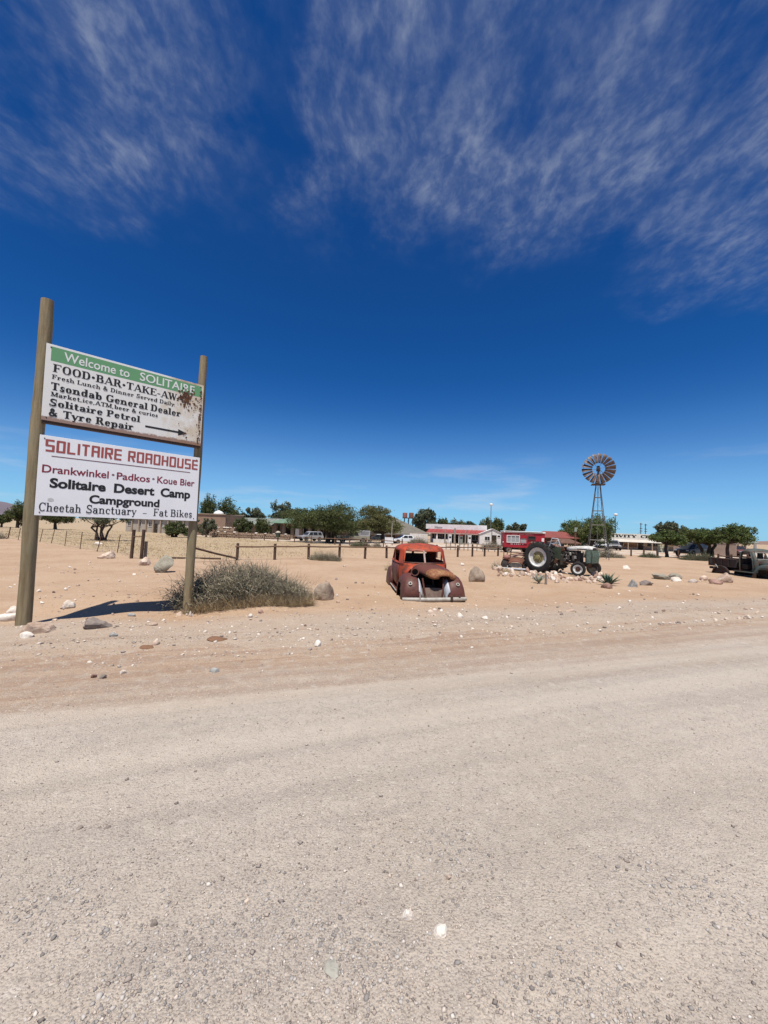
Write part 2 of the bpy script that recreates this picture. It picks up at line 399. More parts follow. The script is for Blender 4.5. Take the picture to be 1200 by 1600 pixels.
    # the small disc under the viewpoint lies beneath the road sheet
build_ground()
def road_z(x, y):
    u = u_of(x, y); v = v_of(x, y)
    z = np.maximum(T(x, y), -.01)
    rut = .006 * np.sin(2.4 * v + .25 * np.sin(.21 * u)) + .006 * np.sin(5.9 * v + .6 * np.sin(.33 * u) + 1)
    wash = .004 * np.sin(8.1 * u + 1.2 * np.sin(1.3 * v)) * (.5 + .5 * np.sin(.9 * v + .3 * u))
    f = np.clip((-v) / .6, 0, 1) * np.clip((v + 13.5) / .6, 0, 1)
    return z + f * (rut + wash)
def build_road():
    us = np.concatenate([-np.geomspace(14, 900, 40)[::-1], np.arange(-13.9, 22, .11), np.geomspace(22, 900, 50)])
    vs = np.concatenate([np.arange(-13.4, -7.6, .3), np.arange(-7.5, .001, .075), [.08, .16]])
    uu, vv = np.meshgrid(us, vs, indexing='ij')
    e = .14 * np.sin(1.3 * uu) + .10 * np.sin(3.1 * uu + 1) + .06 * np.sin(7.7 * uu + 2) + .25 * np.sin(.31 * uu + .7)
    vv = vv + e * np.clip((vv + 3) / 3, 0, 1) * np.clip((40 - np.abs(uu)) / 20, 0, 1) - .1
    x = RP[0] + RD[0] * uu + RN[0] * vv; y = RP[1] + RD[1] * uu + RN[1] * vv
    z = road_z(x, y)
    last = (vs >= .05)[None, :]
    z = np.where(last, T(x, y) + .004 - .02 * (vs > .1)[None, :], z + .004)
    n = len(vs); i = np.arange(len(us) - 1)[:, None] * n; k = np.arange(n - 1)[None, :]
    F = np.stack([i + k, i + n + k, i + n + k + 1, i + k + 1], -1).reshape(-1, 4)
    o = npmesh('gravel_road', np.stack([x, y, z], -1), F, M['road'], smooth=True); struct(o)
build_road()
def ground_z(x, y):
    v = v_of(x, y)
    return np.where(v < -.1, road_z(x, y) + .004, T(x, y))
t = NT('pale track'); P = t.coord('World')
c = t.mix(t.ramp(t.noise(P, .5, 5), .35, .65), (.50, .42, .345), (.42, .335, .258))
c = t.mix(t.math('MULTIPLY', t.ramp(t.noise(P, 6, 4), .45, .7), .3), c, (.40, .31, .23))
M['track'] = t.out(c, .95)
def build_track():
    xs = np.arange(-48, 75, 1.0); ts = np.arange(0, 27, 1.0)
    xx, tt = np.meshgrid(xs, ts, indexing='ij')
    e = .5 * np.sin(xx * .7) + .3 * np.sin(xx * 1.9 + 1)
    yy = 48.5 - .77 * np.minimum(xx, 0) * 1.0 + tt + e * (tt == 0)
    z = T(xx, yy) + .008
    n = len(ts); i = np.arange(len(xs) - 1)[:, None] * n; k = np.arange(n - 1)[None, :]
    F = np.stack([i + k, i + n + k, i + n + k + 1, i + k + 1], -1).reshape(-1, 4)
    struct(npmesh('dirt_track', np.stack([xx, yy, z], -1), F, M['track'], smooth=True))
build_track()
# far hills
def hill(name, pts, depth, thick, col):
    t = NT('hill ' + name); n_ = t.noise(t.coord('World'), .004, 6, .6)
    m = t.out(t.mix(t.ramp(n_, .35, .65), col, tuple(q * .8 for q in col)), 1.0)
    V = []; F = []
    xs = [base(p[0], depth).x for p in pts]; zs = [zat(p[1], p[0], depth) for p in pts]
    xi = np.linspace(xs[0], xs[-1], 60); zi = np.interp(xi, xs, zs)
    zi = zi + (zi + 1) * .10 * np.sin(xi * .013) * np.sin(xi * .041 + 1)
    rows = [(-.5, -0.02), (-.33, .35), (-.15, .75), (0, 1.0), (.2, .6), (.5, -.02)]
    for a, b in rows:
        for x, z in zip(xi, zi): V.append((x + 30 * math.sin(x * .02 + a * 9), depth + a * thick + 25 * math.sin(x * .017), -3 + (z + 3) * b))
    n = len(xi)
    for r in range(len(rows) - 1):
        for k in range(n - 1): F.append((r * n + k, r * n + k + 1, (r + 1) * n + k + 1, (r + 1) * n + k))
    struct(npmesh(name, V, F, m, smooth=True))
hill('mountain', [(-420, 800), (-250, 772), (-120, 768), (-40, 776), (0, 785), (10, 795), (22, 806), (40, 809)], 2600, 900, (.155, .130, .150))
hill('hill', [(1140, 848), (1165, 849), (1185, 848.5), (1215, 850), (1300, 845), (1450, 850), (1600, 858)], 420, 160, (.23, .145, .11))

# ------------------------------------------------------------------ stones and gravel
def ico(sub):
    bm = bmesh.new(); bmesh.ops.create_icosphere(bm, subdivisions=sub, radius=1)
    V = np.array([v.co[:] for v in bm.verts]); F = np.array([[v.index for v in f.verts] for f in bm.faces]); bm.free(); return V, F
ICO1, ICO2, ICO3, ICO4 = ico(1), ico(2), ico(3), ico(4)
t = NT('gravel stones'); r = t.island()
cr_ = t.node('ShaderNodeValToRGB'); t.l.new(r, cr_.inputs[0]); e = cr_.color_ramp.elements
e[0].position = 0; e[0].color = (.16, .135, .12, 1); e[1].position = 1; e[1].color = (.62, .56, .49, 1)
for p_, c_ in ((.15, (.26, .215, .185)), (.4, (.37, .305, .255)), (.75, (.43, .35, .285)), (.9, (.52, .44, .37))):
    q = e.new(p_); q.color = (*c_, 1)
M['gravel'] = t.out(cr_.outputs[0], .9)
t = NT('grey gravel'); M['gravel_grey'] = t.out(t.mix(t.island(), (.17, .152, .14), (.46, .415, .37)), .85)
t = NT('pale chips'); M['chips'] = t.out(t.mix(t.island(), (.66, .60, .52), (.42, .34, .27)), .9)
OCTA = (np.array([(1, 0, 0), (0, 1, 0), (-1, 0, 0), (0, -1, 0), (.1, .1, 1), (0, 0, -1.0)], float), np.array([(0, 1, 4), (1, 2, 4), (2, 3, 4), (3, 0, 4), (1, 0, 5), (2, 1, 5), (3, 2, 5), (0, 3, 5)]))
def pebbles(name, x, y, s, mat, tmpl=None, flat=(.45, .8)):
    V0, F0 = tmpl or ICO1; n = len(x); nv = len(V0)
    j = rng.uniform(.62, 1.15, (n, nv, 1)); V = V0[None] * j
    V[:, :, 0] *= rng.uniform(.8, 1.5, (n, 1)); V[:, :, 2] *= rng.uniform(*flat, (n, 1))
    a = rng.uniform(0, 6.28, n); c, s_ = np.cos(a), np.sin(a)
    tl = rng.normal(0, .22, (n, 1)); V[:, :, 2] += V[:, :, 0] * tl
    X = V[:, :, 0] * c[:, None] - V[:, :, 1] * s_[:, None]; Y = V[:, :, 0] * s_[:, None] + V[:, :, 1] * c[:, None]
    z = ground_z(x, y)
    P = np.stack([X * s[:, None] + x[:, None], Y * s[:, None] + y[:, None], V[:, :, 2] * s[:, None] + z[:, None] + (s * .18)[:, None]], -1)
    F = (F0[None] + (np.arange(n) * nv)[:, None, None]).reshape(-1, 3)
    o = npmesh(name, P, F, mat); o['kind'] = 'stuff'; return o
def scatter(n, dmin, dmax, halfang=47, power=1.0):
    d = dmin * (dmax / dmin) ** (rng.uniform(0, 1, n) ** power); a = R_(1) * rng.uniform(-halfang, halfang, n)
    return d * np.sin(a) / np.cos(a), d
x, y = scatter(230000, 1.15, 10, power=.95)
keep = v_of(x, y) < 1.4
# gravel gathers in loose windrows between the wheel paths
vv = v_of(x, y); uu = u_of(x, y)
win = .22 + .78 * np.clip(np.sin(vv * 1.15 + .35 * np.sin(uu * .4) + .8) * .6 + .5 * np.sin(uu * .8 + vv * 2.1) * np.sin(vv * 3 - uu * .3), 0, 1)
keep &= rng.uniform(0, 1, len(x)) < win
x, y = x[keep], y[keep]; s = np.clip(rng.lognormal(math.log(.0021), .55, len(x)), .001, .016) * (1 + .05 * y)
pebbles('road_gravel', x, y, s, M['gravel'], OCTA)
for spot in ((330, 1480, .55), (450, 1420, .40), (540, 1500, .35), (250, 1530, .5), (700, 1330, .45), (90, 1420, .4), (900, 1560, .4), (1080, 1400, .5)):   # patches of coarser grey gravel
    g_ = gpt(spot[0], spot[1]); n_ = 750; x = g_.x + rng.normal(0, spot[2] * .45, n_); y = g_.y + rng.normal(0, spot[2] * .28, n_)
    pebbles('loose_gravel', x, y, np.clip(rng.lognormal(math.log(.0036), .45, n_), .0015, .012), M['gravel_grey'])
x, y = scatter(34000, 4.5, 30, power=.75); keep = (v_of(x, y) > -.3) & (rng.uniform(0, 1, len(x)) < .25 + .9 * np.exp(-np.maximum(v_of(x, y) - .2, 0) / 1.5))
x, y = x[keep], y[keep]; s = np.clip(rng.lognormal(math.log(.0068), .55, len(x)), .003, .03)
pebbles('verge_gravel', x, y, s, M['gravel'])
x, y = scatter(3200, 4.6, 26, power=.8); keep = (v_of(x, y) > -.6) & (rng.uniform(0, 1, len(x)) < .12 + .9 * np.exp(-((v_of(x, y) - 1.0) / 1.3) ** 2)); x, y = x[keep], y[keep]
pebbles('pale_chips', x, y, np.clip(rng.lognormal(math.log(.013), .45, len(x)), .006, .04), M['chips'])

def rockmat(name, c1, c2, rough=.9):
    t = NT(name); v = t.coord('Object'); off = t.node('ShaderNodeVectorMath', operation='ADD'); t.l.new(v, off.inputs[0])
    cmb = t.node('ShaderNodeCombineXYZ'); r = t.orand()
    for i in range(3): t.l.new(t.math('MULTIPLY', r, 37.0 + 11 * i), cmb.inputs[i])
    t.l.new(cmb.outputs[0], off.inputs[1]); v = off.outputs[0]
    n1 = t.noise(v, 5, 7, .65); n2 = t.noise(v, 28, 5, .7)
    c = t.mix(t.ramp(n1, .38, .62), c1, c2); c = t.mix(t.math('MULTIPLY', t.ramp(n2, .45, .7), .5), c, tuple(q * .55 for q in c2))
    return t.out(c, rough, 0, t.bump(t.math('ADD', n1, t.math('MULTIPLY', n2, .5)), .5, .03))
M['boulder'] = rockmat('granite boulder', (.34, .265, .20), (.235, .18, .135))
M['boulder_grey'] = rockmat('grey boulder', (.30, .275, .215), (.22, .195, .15))
M['rock_tan'] = rockmat('tan rock', (.46, .35, .27), (.34, .235, .17))
M['rock_white'] = rockmat('white quartz', (.72, .66, .58), (.58, .49, .41))
M['rock_red'] = rockmat('reddish rock', (.36, .23, .18), (.24, .14, .105))
M['rock_dark'] = rockmat('dark rock', (.19, .155, .135), (.26, .21, .175))
M['rock_cream'] = rockmat('cream rock', (.60, .49, .39), (.45, .32, .24))
M['rock_slate'] = rockmat('slate stone', (.33, .325, .30), (.24, .23, .215))
M['rock_slab'] = rockmat('sunken slab', (.39, .37, .31), (.33, .31, .26))
def rock_mesh(name, size, seed, mat, round_=.5, sub=3):
    q = np.random.default_rng(seed); V, F = {1: ICO1, 2: ICO2, 3: ICO3, 4: ICO4}[sub]
    N = q.normal(0, 1, (16, 3)); N /= np.linalg.norm(N, axis=1)[:, None]; h = q.uniform(.68, 1.0, 16)
    dn = V @ N.T; r = np.where(dn > .05, h[None] / np.maximum(dn, .05), 9.0)
    k = 24 * (1 - round_) + 5 * round_
    rad = -np.log(np.exp(-k * np.minimum(r, 3)).sum(1)) / k
    ph = q.uniform(0, 6, 6)
    rad = rad + .05 * np.sin(V[:, 0] * 4 + ph[0]) * np.sin(V[:, 1] * 5 + ph[1]) + .03 * np.sin(V[:, 2] * 9 + ph[2]) * np.sin(V[:, 0] * 8 + ph[3]) + q.normal(0, .012 * (1 - round_) + .002, len(V))
    P = V * rad[:, None]; P /= np.abs(P).max(0)[None]
    P = P * (np.array(size) / 2)[None]; P[:, 2] = np.where(P[:, 2] < 0, P[:, 2] * .7, P[:, 2]) + size[2] * .12
    me = bpy.data.meshes.new(name); me.from_pydata(P.tolist(), [], F.tolist()); me.materials.append(mat)
    if round_ > .3: me.polygons.foreach_set('use_smooth', [True] * len(F)); me.set_sharp_from_angle(angle=R_(48))
    return me
def rock(name, label, cat, loc, size, seed, mat, rz=0.0, round_=.5, sub=3, group=None):
    o = bpy.data.objects.new(name, rock_mesh(name, size, seed, mat, round_, sub)); COL.objects.link(o)
    o.location = loc; o.rotation_euler = (0, 0, rz); return tag(o, label, cat, group)
def rk(name, label, px, py, wpx, hpx, mat, seed, rz=0.0, round_=.35, sub=3, deep=.8, group=None):
    """rock whose foot shows at (px, py) and which is wpx by hpx photo pixels large"""
    g = gpt(px, py); w = wpx / FPX * g.y; h = hpx / FPX * g.y * 1.15
    if py > 1150: h = w * (.55 if 'slab' not in label else .16)
    g = g + Vector((g.x, g.y, 0)).normalized() * w * deep * .42
    g.z = float(ground_z(np.float64(g.x), np.float64(g.y))) - h * .04
    return rock(name, label, 'rock', g, (w, w * deep, h / .62), seed, M[mat], rz + math.atan2(-g.x, g.y), round_, sub, group)
rk('boulder', 'rounded brown boulder at the right end of the grey bush', 506, 939, 33, 39, 'boulder', 3, .3, .85, 4)
rk('boulder', 'grey green rounded boulder behind the left end of the grey bush', 248, 896, 39, 25, 'boulder_grey', 5, .2, .85, 4)
rk('boulder', 'brown rounded boulder standing to the right of the red car wreck', 743, 909, 31, 24, 'boulder', 28, .1, .75, 4)
rk('boulder', 'pale domed boulder in front of the green pickup wreck', 1136, 911, 36, 14, 'rock_tan', 13, .1, .85, 4)
rk('rock', 'flat reddish rock with whitish top lying before the wire fence', 171, 873, 32, 12, 'rock_cream', 21, 0, .2)
rk('rock', 'whitish lumpy rock beside the grey green boulder', 226, 884, 21, 14, 'rock_cream', 22, .4, .15)
rk('rock', 'smooth elongated white stone at the foot of the left sign post', 15, 971, 40, 12, 'rock_white', 23, 0, .9, 3, .5)
rk('rock', 'grey white stone half hidden behind the left sign post', 23, 960, 20, 10, 'rock_white', 24, 0, .7)
rk('rock', 'pinkish flat rock lying right in front of the left sign post', 57, 991, 46, 15, 'rock_tan', 25, .1, .3, 3, .5)
rk('rock', 'small white stone under the pinkish flat rock by the left sign post', 43, 997, 19, 8, 'rock_white', 26)
rk('rock', 'brown grey flat rock lying in front of the sign shadow', 149, 983, 44, 14, 'rock_dark', 27, 0, .15, 3, .6)
rk('rock', 'white wedge shaped stone lying behind the sign shadow', 106, 951, 19, 12, 'rock_white', 28, 0, .3)
rk('rock', 'blue grey flat stone between the brown flat rock and the road', 176, 995, 15, 6, 'rock_slate', 29, .3, .3)
rk('rock', 'pale grey stone lying in the shadow of the sign', 206, 964, 12, 5, 'rock_slate', 30)
rk('rock', 'white stone touching the foot of the right sign post', 298, 964, 11, 8, 'rock_white', 31)
rk('rock', 'small cream stone left of the foot of the right sign post', 280, 963, 9, 6, 'rock_cream', 32)
rk('rock', 'flat greyish stone lying left of the right sign post', 240, 978, 14, 5, 'rock_tan', 33)
rk('rock', 'dark brown stone in front of the grey bush', 407, 959, 11, 7, 'rock_red', 34)
rk('rock', 'white stone in front of the middle of the grey bush', 391, 965, 10, 7, 'rock_white', 35)
rk('rock', 'whitish stone at the road edge below the grey bush', 496, 1011, 12, 9, 'rock_white', 36)
rk('rock', 'pale flat stone half sunk in the left part of the road edge', 336, 1051, 17, 6, 'rock_slate', 37, 0, .5, 3, .7)
rk('rock', 'white chip on the road edge left of the dark stone pair', 193, 1052, 10, 6, 'rock_white', 38)
rk('rock', 'dark grey stone on the left part of the road edge', 160, 1060, 12, 6, 'rock_dark', 39)
rk('rock', 'brown stone beside the dark grey stone on the road edge', 146, 1059, 9, 5, 'rock_red', 40)
rk('rock', 'cream white stone on the verge between the left post and the road', 244, 1008, 13, 8, 'rock_cream', 41)
rk('rock', 'grey stone on the left foreground road beside a smaller dark stone', 125, 1297, 10, 7, 'rock_dark', 42, 0, .7)
rk('rock', 'round dark grey stone in the left foreground of the road', 241, 1447, 12, 14, 'rock_dark', 43, 0, .8)
rk('rock', 'dark oval stone on the left foreground road, right of the grey one', 168, 1296, 10, 6, 'rock_dark', 44, 0, .7)
rk('rock', 'square white stone in the middle foreground of the road', 638, 1442, 19, 19, 'rock_white', 45, .2, .1, 3, .9)
rk('rock', 'rough white stone in the middle foreground, right of the square one', 687, 1469, 24, 20, 'rock_white', 46, .4, .2, 3, .9)
rk('rock', 'flat grey green slab sunk in the foreground of the road', 515, 1536, 29, 16, 'rock_slab', 47, .5, .1, 3, 1.2)
rk('rock', 'small pale stone in the foreground left of centre', 387, 1410, 9, 12, 'rock_cream', 48, .2, .2)
rk('rock', 'small grey stone on the right foreground of the road', 980, 1350, 9, 7, 'rock_dark', 49)
rk('rock', 'small brown grey stone far down the right foreground of the road', 967, 1486, 9, 7, 'rock_dark', 50)
rk('rock', 'pale stone on the road, left of the square white one and higher', 700, 1374, 10, 8, 'rock_tan', 51)
rk('rock', 'speckled stone pair on the verge below the red car wreck', 673, 962, 18, 8, 'rock_cream', 52, 0, .1)
rk('rock', 'white stone on the verge right below the red car wreck', 719, 965, 10, 6, 'rock_white', 53)
rk('rock', 'white stone on the verge between the red car wreck and the rubble', 757, 967, 11, 5, 'rock_white', 54)
rk('rock', 'pinkish long stone on the verge below the tractor', 893, 956, 16, 5, 'rock_tan', 55)
rk('rock', 'white stone on the verge below the right end of the rubble', 968, 952, 9, 5, 'rock_white', 56)
rk('rock', 'grey jagged rock, left one of the touching pair right of the rubble', 990, 918, 19, 11, 'rock_slate', 60, 0, .05)
rk('rock', 'dark flat rock, right one of the touching pair right of the rubble', 1009, 915, 22, 8, 'rock_dark', 61, .2, .1)
rk('rock', 'large grey rock, left one of the two leaning together near the pickup wreck', 1034, 905, 27, 10, 'boulder_grey', 62, 0, .3)
rk('rock', 'large grey rock, right one of the two leaning together near the pickup wreck', 1053, 904, 23, 13, 'boulder_grey', 63, .4, .15)
rk('rock', 'white flat stone in front of the two large grey rocks', 1057, 909, 17, 7, 'rock_white', 64, 0, .2)
rk('rock', 'white stone midway between the large grey rocks and the pale boulder', 1082, 911, 13, 6, 'rock_white', 65)
rk('rock', 'cream stone with a hollow left of the pale domed boulder', 1100, 907, 12, 7, 'rock_cream', 66)
rk('rock', 'reddish flat rock at the left foot of the pale domed boulder', 1118, 913, 19, 7, 'rock_red', 67, 0, .1)
rk('rock', 'white rock standing alone on the sand right of the windmill', 979, 889, 12, 7, 'rock_white', 68, 0, .3)
rk('rock', 'purplish block at the right end of the rubble, below the green agave', 949, 920, 19, 10, 'rock_red', 69, .1, .05)
rk('rock', 'cream stone on the sand beside the right hand boulder of the red car', 725, 893, 8, 4, 'rock_cream', 70)
rk('rock', 'white stone on the sand behind the red car and its boulder', 722, 884, 7, 4, 'rock_white', 71)
rk('rock', 'pale stone between the wire fence and the big grey boulder', 152, 851, 14, 4, 'rock_white', 72)
# rubble ring in front of the tractor
q = random.Random(5)
ring = []
for i in range(260):
    px = q.uniform(772, 945); mid = 892 + (px - 772) / 173 * 16 if px < 860 else 901 + (px - 860) / 85 * 9
    py = mid + q.gauss(0, 3.6)
    if px < 860: py = q.uniform(886, 902) if px < 830 else q.uniform(894, 905)
    ring.append((px, py))
ring.sort(key=lambda p: p[1])
placed = []
for px, py in ring:
    w = q.choice((6, 7, 8, 9, 11, 13, 16)) * (1.2 if px > 865 else .85)
    if 878 < px < 926: w = min(w, 9); py = max(py, 905)
    elif 828 < px < 872: w = min(w, 10); py = max(py, 897)
    if any(abs(px - a) < (w + b) * .30 and abs(py - c) < (w + b) * .12 for a, c, b in placed): continue
    placed.append((px, py, w))
    k = q.choice(('rock_cream', 'rock_cream', 'rock_white', 'rock_tan', 'rock_red', 'rock_cream'))
    word = {'rock_cream': 'cream coloured', 'rock_white': 'whitish', 'rock_tan': 'tan', 'rock_red': 'dark reddish'}[k]
    where = 'left part of the heap, before the rusty car front' if px < 832 else ('middle of the heap, below the big tractor wheel' if px < 880 else 'right part of the heap, around the small tractor wheels')
    rk('rubble_rock', f'{word} rock in the {where}', px, py, w, w * q.uniform(.5, .75), k, 100 + len(placed), q.uniform(0, 3), q.uniform(.05, .4), 2, .9, f'{word} rocks in the {where}')
# small pale stones strewn on sand and verge
q = random.Random(9)
for i in range(270):
    px = q.uniform(5, 1195); zone = q.random()
    H = 826 + (px - 600) * .035
    py = H + (q.uniform(112, 182) if zone < .75 else q.uniform(60, 112))
    if zone < .75: py = min(py, 1040 - px * .066 + 4) - q.uniform(0, 40) * (q.random() < .4)
    if 255 < px < 500 and py < 955 or 600 < px < 735 and py < 945: continue
    s_ = q.uniform(2.5, 6.5); k = q.choice(('rock_white', 'rock_cream', 'rock_tan', 'rock_white', 'rock_dark'))
    word = {'rock_cream': 'cream', 'rock_white': 'white', 'rock_tan': 'tan', 'rock_dark': 'dark'}[k]
    far = py - H < 118
    zones = ((110, 'around the left sign post'), (260, 'before the shadow of the sign'), (390, 'near the right sign post'), (500, 'before the grey bush'), (610, 'between the grey bush and the red car'), (735, 'before the red car bumper'), (840, 'between the red car and the rubble heap'), (950, 'before the rubble heap and the tractor'), (1080, 'before the grey rocks right of the rubble'), (1300, 'before the pickup wreck'))
    where = next(w_ for z_, w_ in zones if px < z_) + (', on the open sand' if far else ', on the gravelly verge')
    rk('small_stone', f'small {word} stone strewn {where}', px, py, s_, s_ * .55, k, 300 + i, q.uniform(0, 3), .3, 2 if s_ > 5 else 1, .9, f'small {word} stones strewn {where}')

M['red_earth'] = rockmat('red earth', (.20, .105, .06), (.16, .085, .05))
for px, py, w, l in ((229, 1011, 22, 'small flat heap of red earth on the verge before the sign shadow'), (338, 998, 34, 'small flat heap of red earth on the verge before the right sign post')):
    g = gpt(px, py); ww = w / FPX * g.y; g.z -= .012
    o = rock('earth_mound', l, 'earth mound', g, (ww, ww * .9, .06), 70 + px, M['red_earth'], .3, .95, 3)
# ------------------------------------------------------------------ lettering
class Glyphs:
    """stroke lettering: strokes become flat polygons in a (x, z) plane"""
    def __init__(s, W=.17, w=.065, ser=True): s.W, s.w, s.ser = W, w, ser; s.P = []
    def quad(s, a, b, wd):
        dx, dy = b[0] - a[0], b[1] - a[1]; L = math.hypot(dx, dy); nx, ny = -dy / L * wd / 2, dx / L * wd / 2
        s.P.append([(a[0] + nx, a[1] + ny), (a[0] - nx, a[1] - ny), (b[0] - nx, b[1] - ny), (b[0] + nx, b[1] + ny)])
    def rect(s, x0, z0, x1, z1): s.P.append([(x0, z0), (x1, z0), (x1, z1), (x0, z1)])
    def SB(s, x, z, h=None):
        if not s.ser: return
        h = h or s.W * .5 + .10; e = s.w * .85; zz = z if z < .3 else z - e
        s.rect(x - h, zz, x + h, zz + e)
    def VB(s, x, z0, z1):
        if s.ser: s.rect(x - s.w * .55, min(z0, z1), x + s.w * .55, max(z0, z1))
    def V(s, x, z0, z1, f='tb', w=None):
        w = w or s.W; s.rect(x - w / 2, z0, x + w / 2, z1)
        if 't' in f: s.SB(x, z1)
        if 'l' in f and s.ser: s.rect(x - s.W * .5 - .1, z1 - s.w * .85, x, z1)
        if 'b' in f: s.SB(x, z0) if z0 > -.1 else s.rect(x - s.W * .5 - .1, z0, x + s.W * .5 + .1, z0 + s.w * .85)
    def H(s, x0, x1, z): s.rect(x0, z - s.w / 2, x1, z + s.w / 2)
    def D(s, x0, z0, x1, z1, thick): s.quad((x0, z0), (x1, z1), s.W * .95 if thick else s.w)
    def A(s, cx, cz, rx, rz, a0, a1, mode='v'):
        n = max(6, int(abs(a1 - a0) / 18)); pts = []
        for i in range(n + 1):
            a = R_(a0 + (a1 - a0) * i / n); c, si = math.cos(a), math.sin(a)
            wd = s.w + (s.W - s.w) * (abs(c) ** 1.3 if mode == 'v' else .62)
            pts.append(((cx + (rx - wd / 2 + .02) * c, cz + (rz - s.w / 2 + .01) * si), wd, (c / rx, si / rz)))
        for i in range(n):
            q = []
            for j, sg in ((i, 1), (i + 1, 1), (i + 1, -1), (i, -1)):
                (x, z), wd, (nx, nz) = pts[j]; L = math.hypot(nx, nz); q.append((x + nx / L * wd / 2 * sg, z + nz / L * wd / 2 * sg))
            s.P.append(q)
    def dot(s, x, z, r): s.P.append([(x + r * math.cos(k * math.pi / 5), z + r * math.sin(k * math.pi / 5)) for k in range(10)])
    def glyph(s, ch):
        V, H, D, A, SB, VB, dot = s.V, s.H, s.D, s.A, s.SB, s.VB, s.dot; T_, B_ = 1 - s.w / 2, s.w / 2
        if ch == 'F': V(.2, 0, 1); H(.2, .72, T_); VB(.71, .78, 1); H(.2, .52, .52); VB(.53, .4, .63); return .8
        if ch == 'O': A(.45, .5, .40, .5, 0, 360); return .92
        if ch == 'D': V(.2, 0, 1); H(.1, .46, T_); H(.1, .46, B_); A(.42, .5, .40, .5, -90, 90); return .9
        if ch == 'B': V(.2, 0, 1); H(.1, .46, T_); H(.1, .48, .53); H(.1, .46, B_); A(.42, .76, .3, .24, -90, 90); A(.44, .27, .34, .27, -90, 90); return .86
        if ch == 'A': D(.1, 0, .44, 1, 0); D(.44, 1, .80, 0, 1); H(.24, .66, .32); SB(.1, 0, .14); SB(.8, 0); return .92
        if ch == 'R': V(.2, 0, 1); H(.1, .46, T_); H(.1, .48, .5); A(.42, .75, .3, .25, -90, 90); D(.48, .5, .76, 0, 1); SB(.8, 0, .14); return .9
        if ch == 'P': V(.2, 0, 1); H(.1, .46, T_); H(.1, .46, .47); A(.42, .735, .32, .265, -90, 90); return .8
        if ch == 'T': V(.42, 0, 1, 'b'); H(.06, .78, T_); VB(.07, .76, 1); VB(.77, .76, 1); return .84
        if ch == 'K': V(.2, 0, 1); D(.26, .4, .74, .97, 0); D(.4, .58, .78, 0, 1); SB(.8, 0, .16); SB(.74, 1, .14); return .92
        if ch == 'E': V(.2, 0, 1); H(.1, .7, T_); H(.2, .52, .52); H(.1, .74, B_); VB(.7, .78, 1); VB(.53, .42, .62); VB(.75, 0, .22); return .82
        if ch == 'W': D(.1, 1, .34, 0, 1); D(.34, 0, .54, .95, 0); D(.52, .95, .76, 0, 1); D(.76, 0, .97, 1, 0); SB(.1, 1); SB(.53, 1, .12); SB(.97, 1, .12); return 1.08
        if ch == 'Y': D(.1, 1, .42, .45, 1); D(.42, .45, .76, 1, 0); V(.42, 0, .5, 'b'); SB(.1, 1); SB(.76, 1, .12); return .86
        if ch == 'I': V(.2, 0, 1); return .4
        if ch == 'N': V(.17, 0, 1, 'tb', s.w * 1.2); D(.17, 1, .74, 0, 1); V(.76, 0, 1, 't', s.w * 1.2); return .95
        if ch == 'V': D(.1, 1, .42, 0, 1); D(.42, 0, .74, 1, 0); SB(.1, 1); SB(.74, 1, .12); return .84
        if ch == 'L': V(.2, 0, 1); H(.1, .72, B_); VB(.73, 0, .26); return .78
        if ch == 'S': A(.4, .745, .28, .255, 35, 270, 's'); A(.4, .262, .31, .262, 90, -145, 's'); VB(.66, .72, 1); VB(.1, 0, .28); return .8
        if ch == 'G': A(.48, .5, .42, .5, 48, 322); V(.76, .08, .46, 't'); VB(.78, .72, 1); return .98
        if ch == 'M': V(.17, 0, 1, 'tb', s.w * 1.2); V(.93, 0, 1); D(.17, 1, .54, .08, 1); D(.54, .08, .9, 1, 0); return 1.12
        if ch == 'C': A(.46, .5, .40, .5, 48, 318); VB(.76, .70, 1); return .86
        if ch == 'r': V(.2, 0, .64, 'bl'); A(.40, .42, .2, .2, 55, 165, 's'); dot(.52, .53, .085); return .64
        if ch == 'e': A(.34, .32, .28, .33, 0, 325); H(.12, .58, .36); return .68
        if ch == 's': A(.28, .475, .19, .175, 35, 270, 's'); A(.28, .165, .21, .165, 90, -145, 's'); VB(.45, .46, .62); VB(.09, .02, .2); return .56
        if ch in 'hn': V(.2, 0, 1 if ch == 'h' else .64, 'bl'); A(.41, .40, .28, .25, 0, 165); V(.61, 0, .42, 'b'); return .84
        if ch == 'm': V(.2, 0, .64, 'bl'); A(.39, .40, .26, .25, 0, 165); V(.57, 0, .42, 'b'); A(.76, .40, .26, .25, 0, 165); V(.94, 0, .42, 'b'); return 1.16
        if ch == 'u': V(.19, .2, .64, 'l'); A(.39, .22, .28, .23, 180, 345); V(.6, 0, .64, 'l'); SB(.66, 0, .08); return .82
        if ch == 'c': A(.34, .32, .29, .33, 55, 315); dot(.52, .49, .08); return .62
        if ch == 'i': V(.2, 0, .64, 'bl'); dot(.2, .87, .1); return .4
        if ch == 'l': V(.2, 0, 1, 'bl'); return .4
        if ch == 'v': D(.1, .64, .33, 0, 1); D(.33, 0, .55, .64, 0); SB(.1, .64, .15); SB(.55, .64, .1); return .64
        if ch == 'y': D(.1, .64, .34, .02, 1); D(.58, .64, .24, -.24, 0); dot(.17, -.2, .08); SB(.1, .64, .15); SB(.58, .64, .1); return .66
        if ch == 'd': A(.34, .32, .28, .33, 25, 335); V(.58, 0, 1, 'l'); SB(.64, 0, .08); return .8
        if ch == 'b': V(.2, 0, 1, 'l'); A(.43, .32, .28, .33, -155, 155); return .76
        if ch == 'p': V(.2, -.28, .64, 'bl'); A(.44, .32, .28, .33, -155, 155); return .78
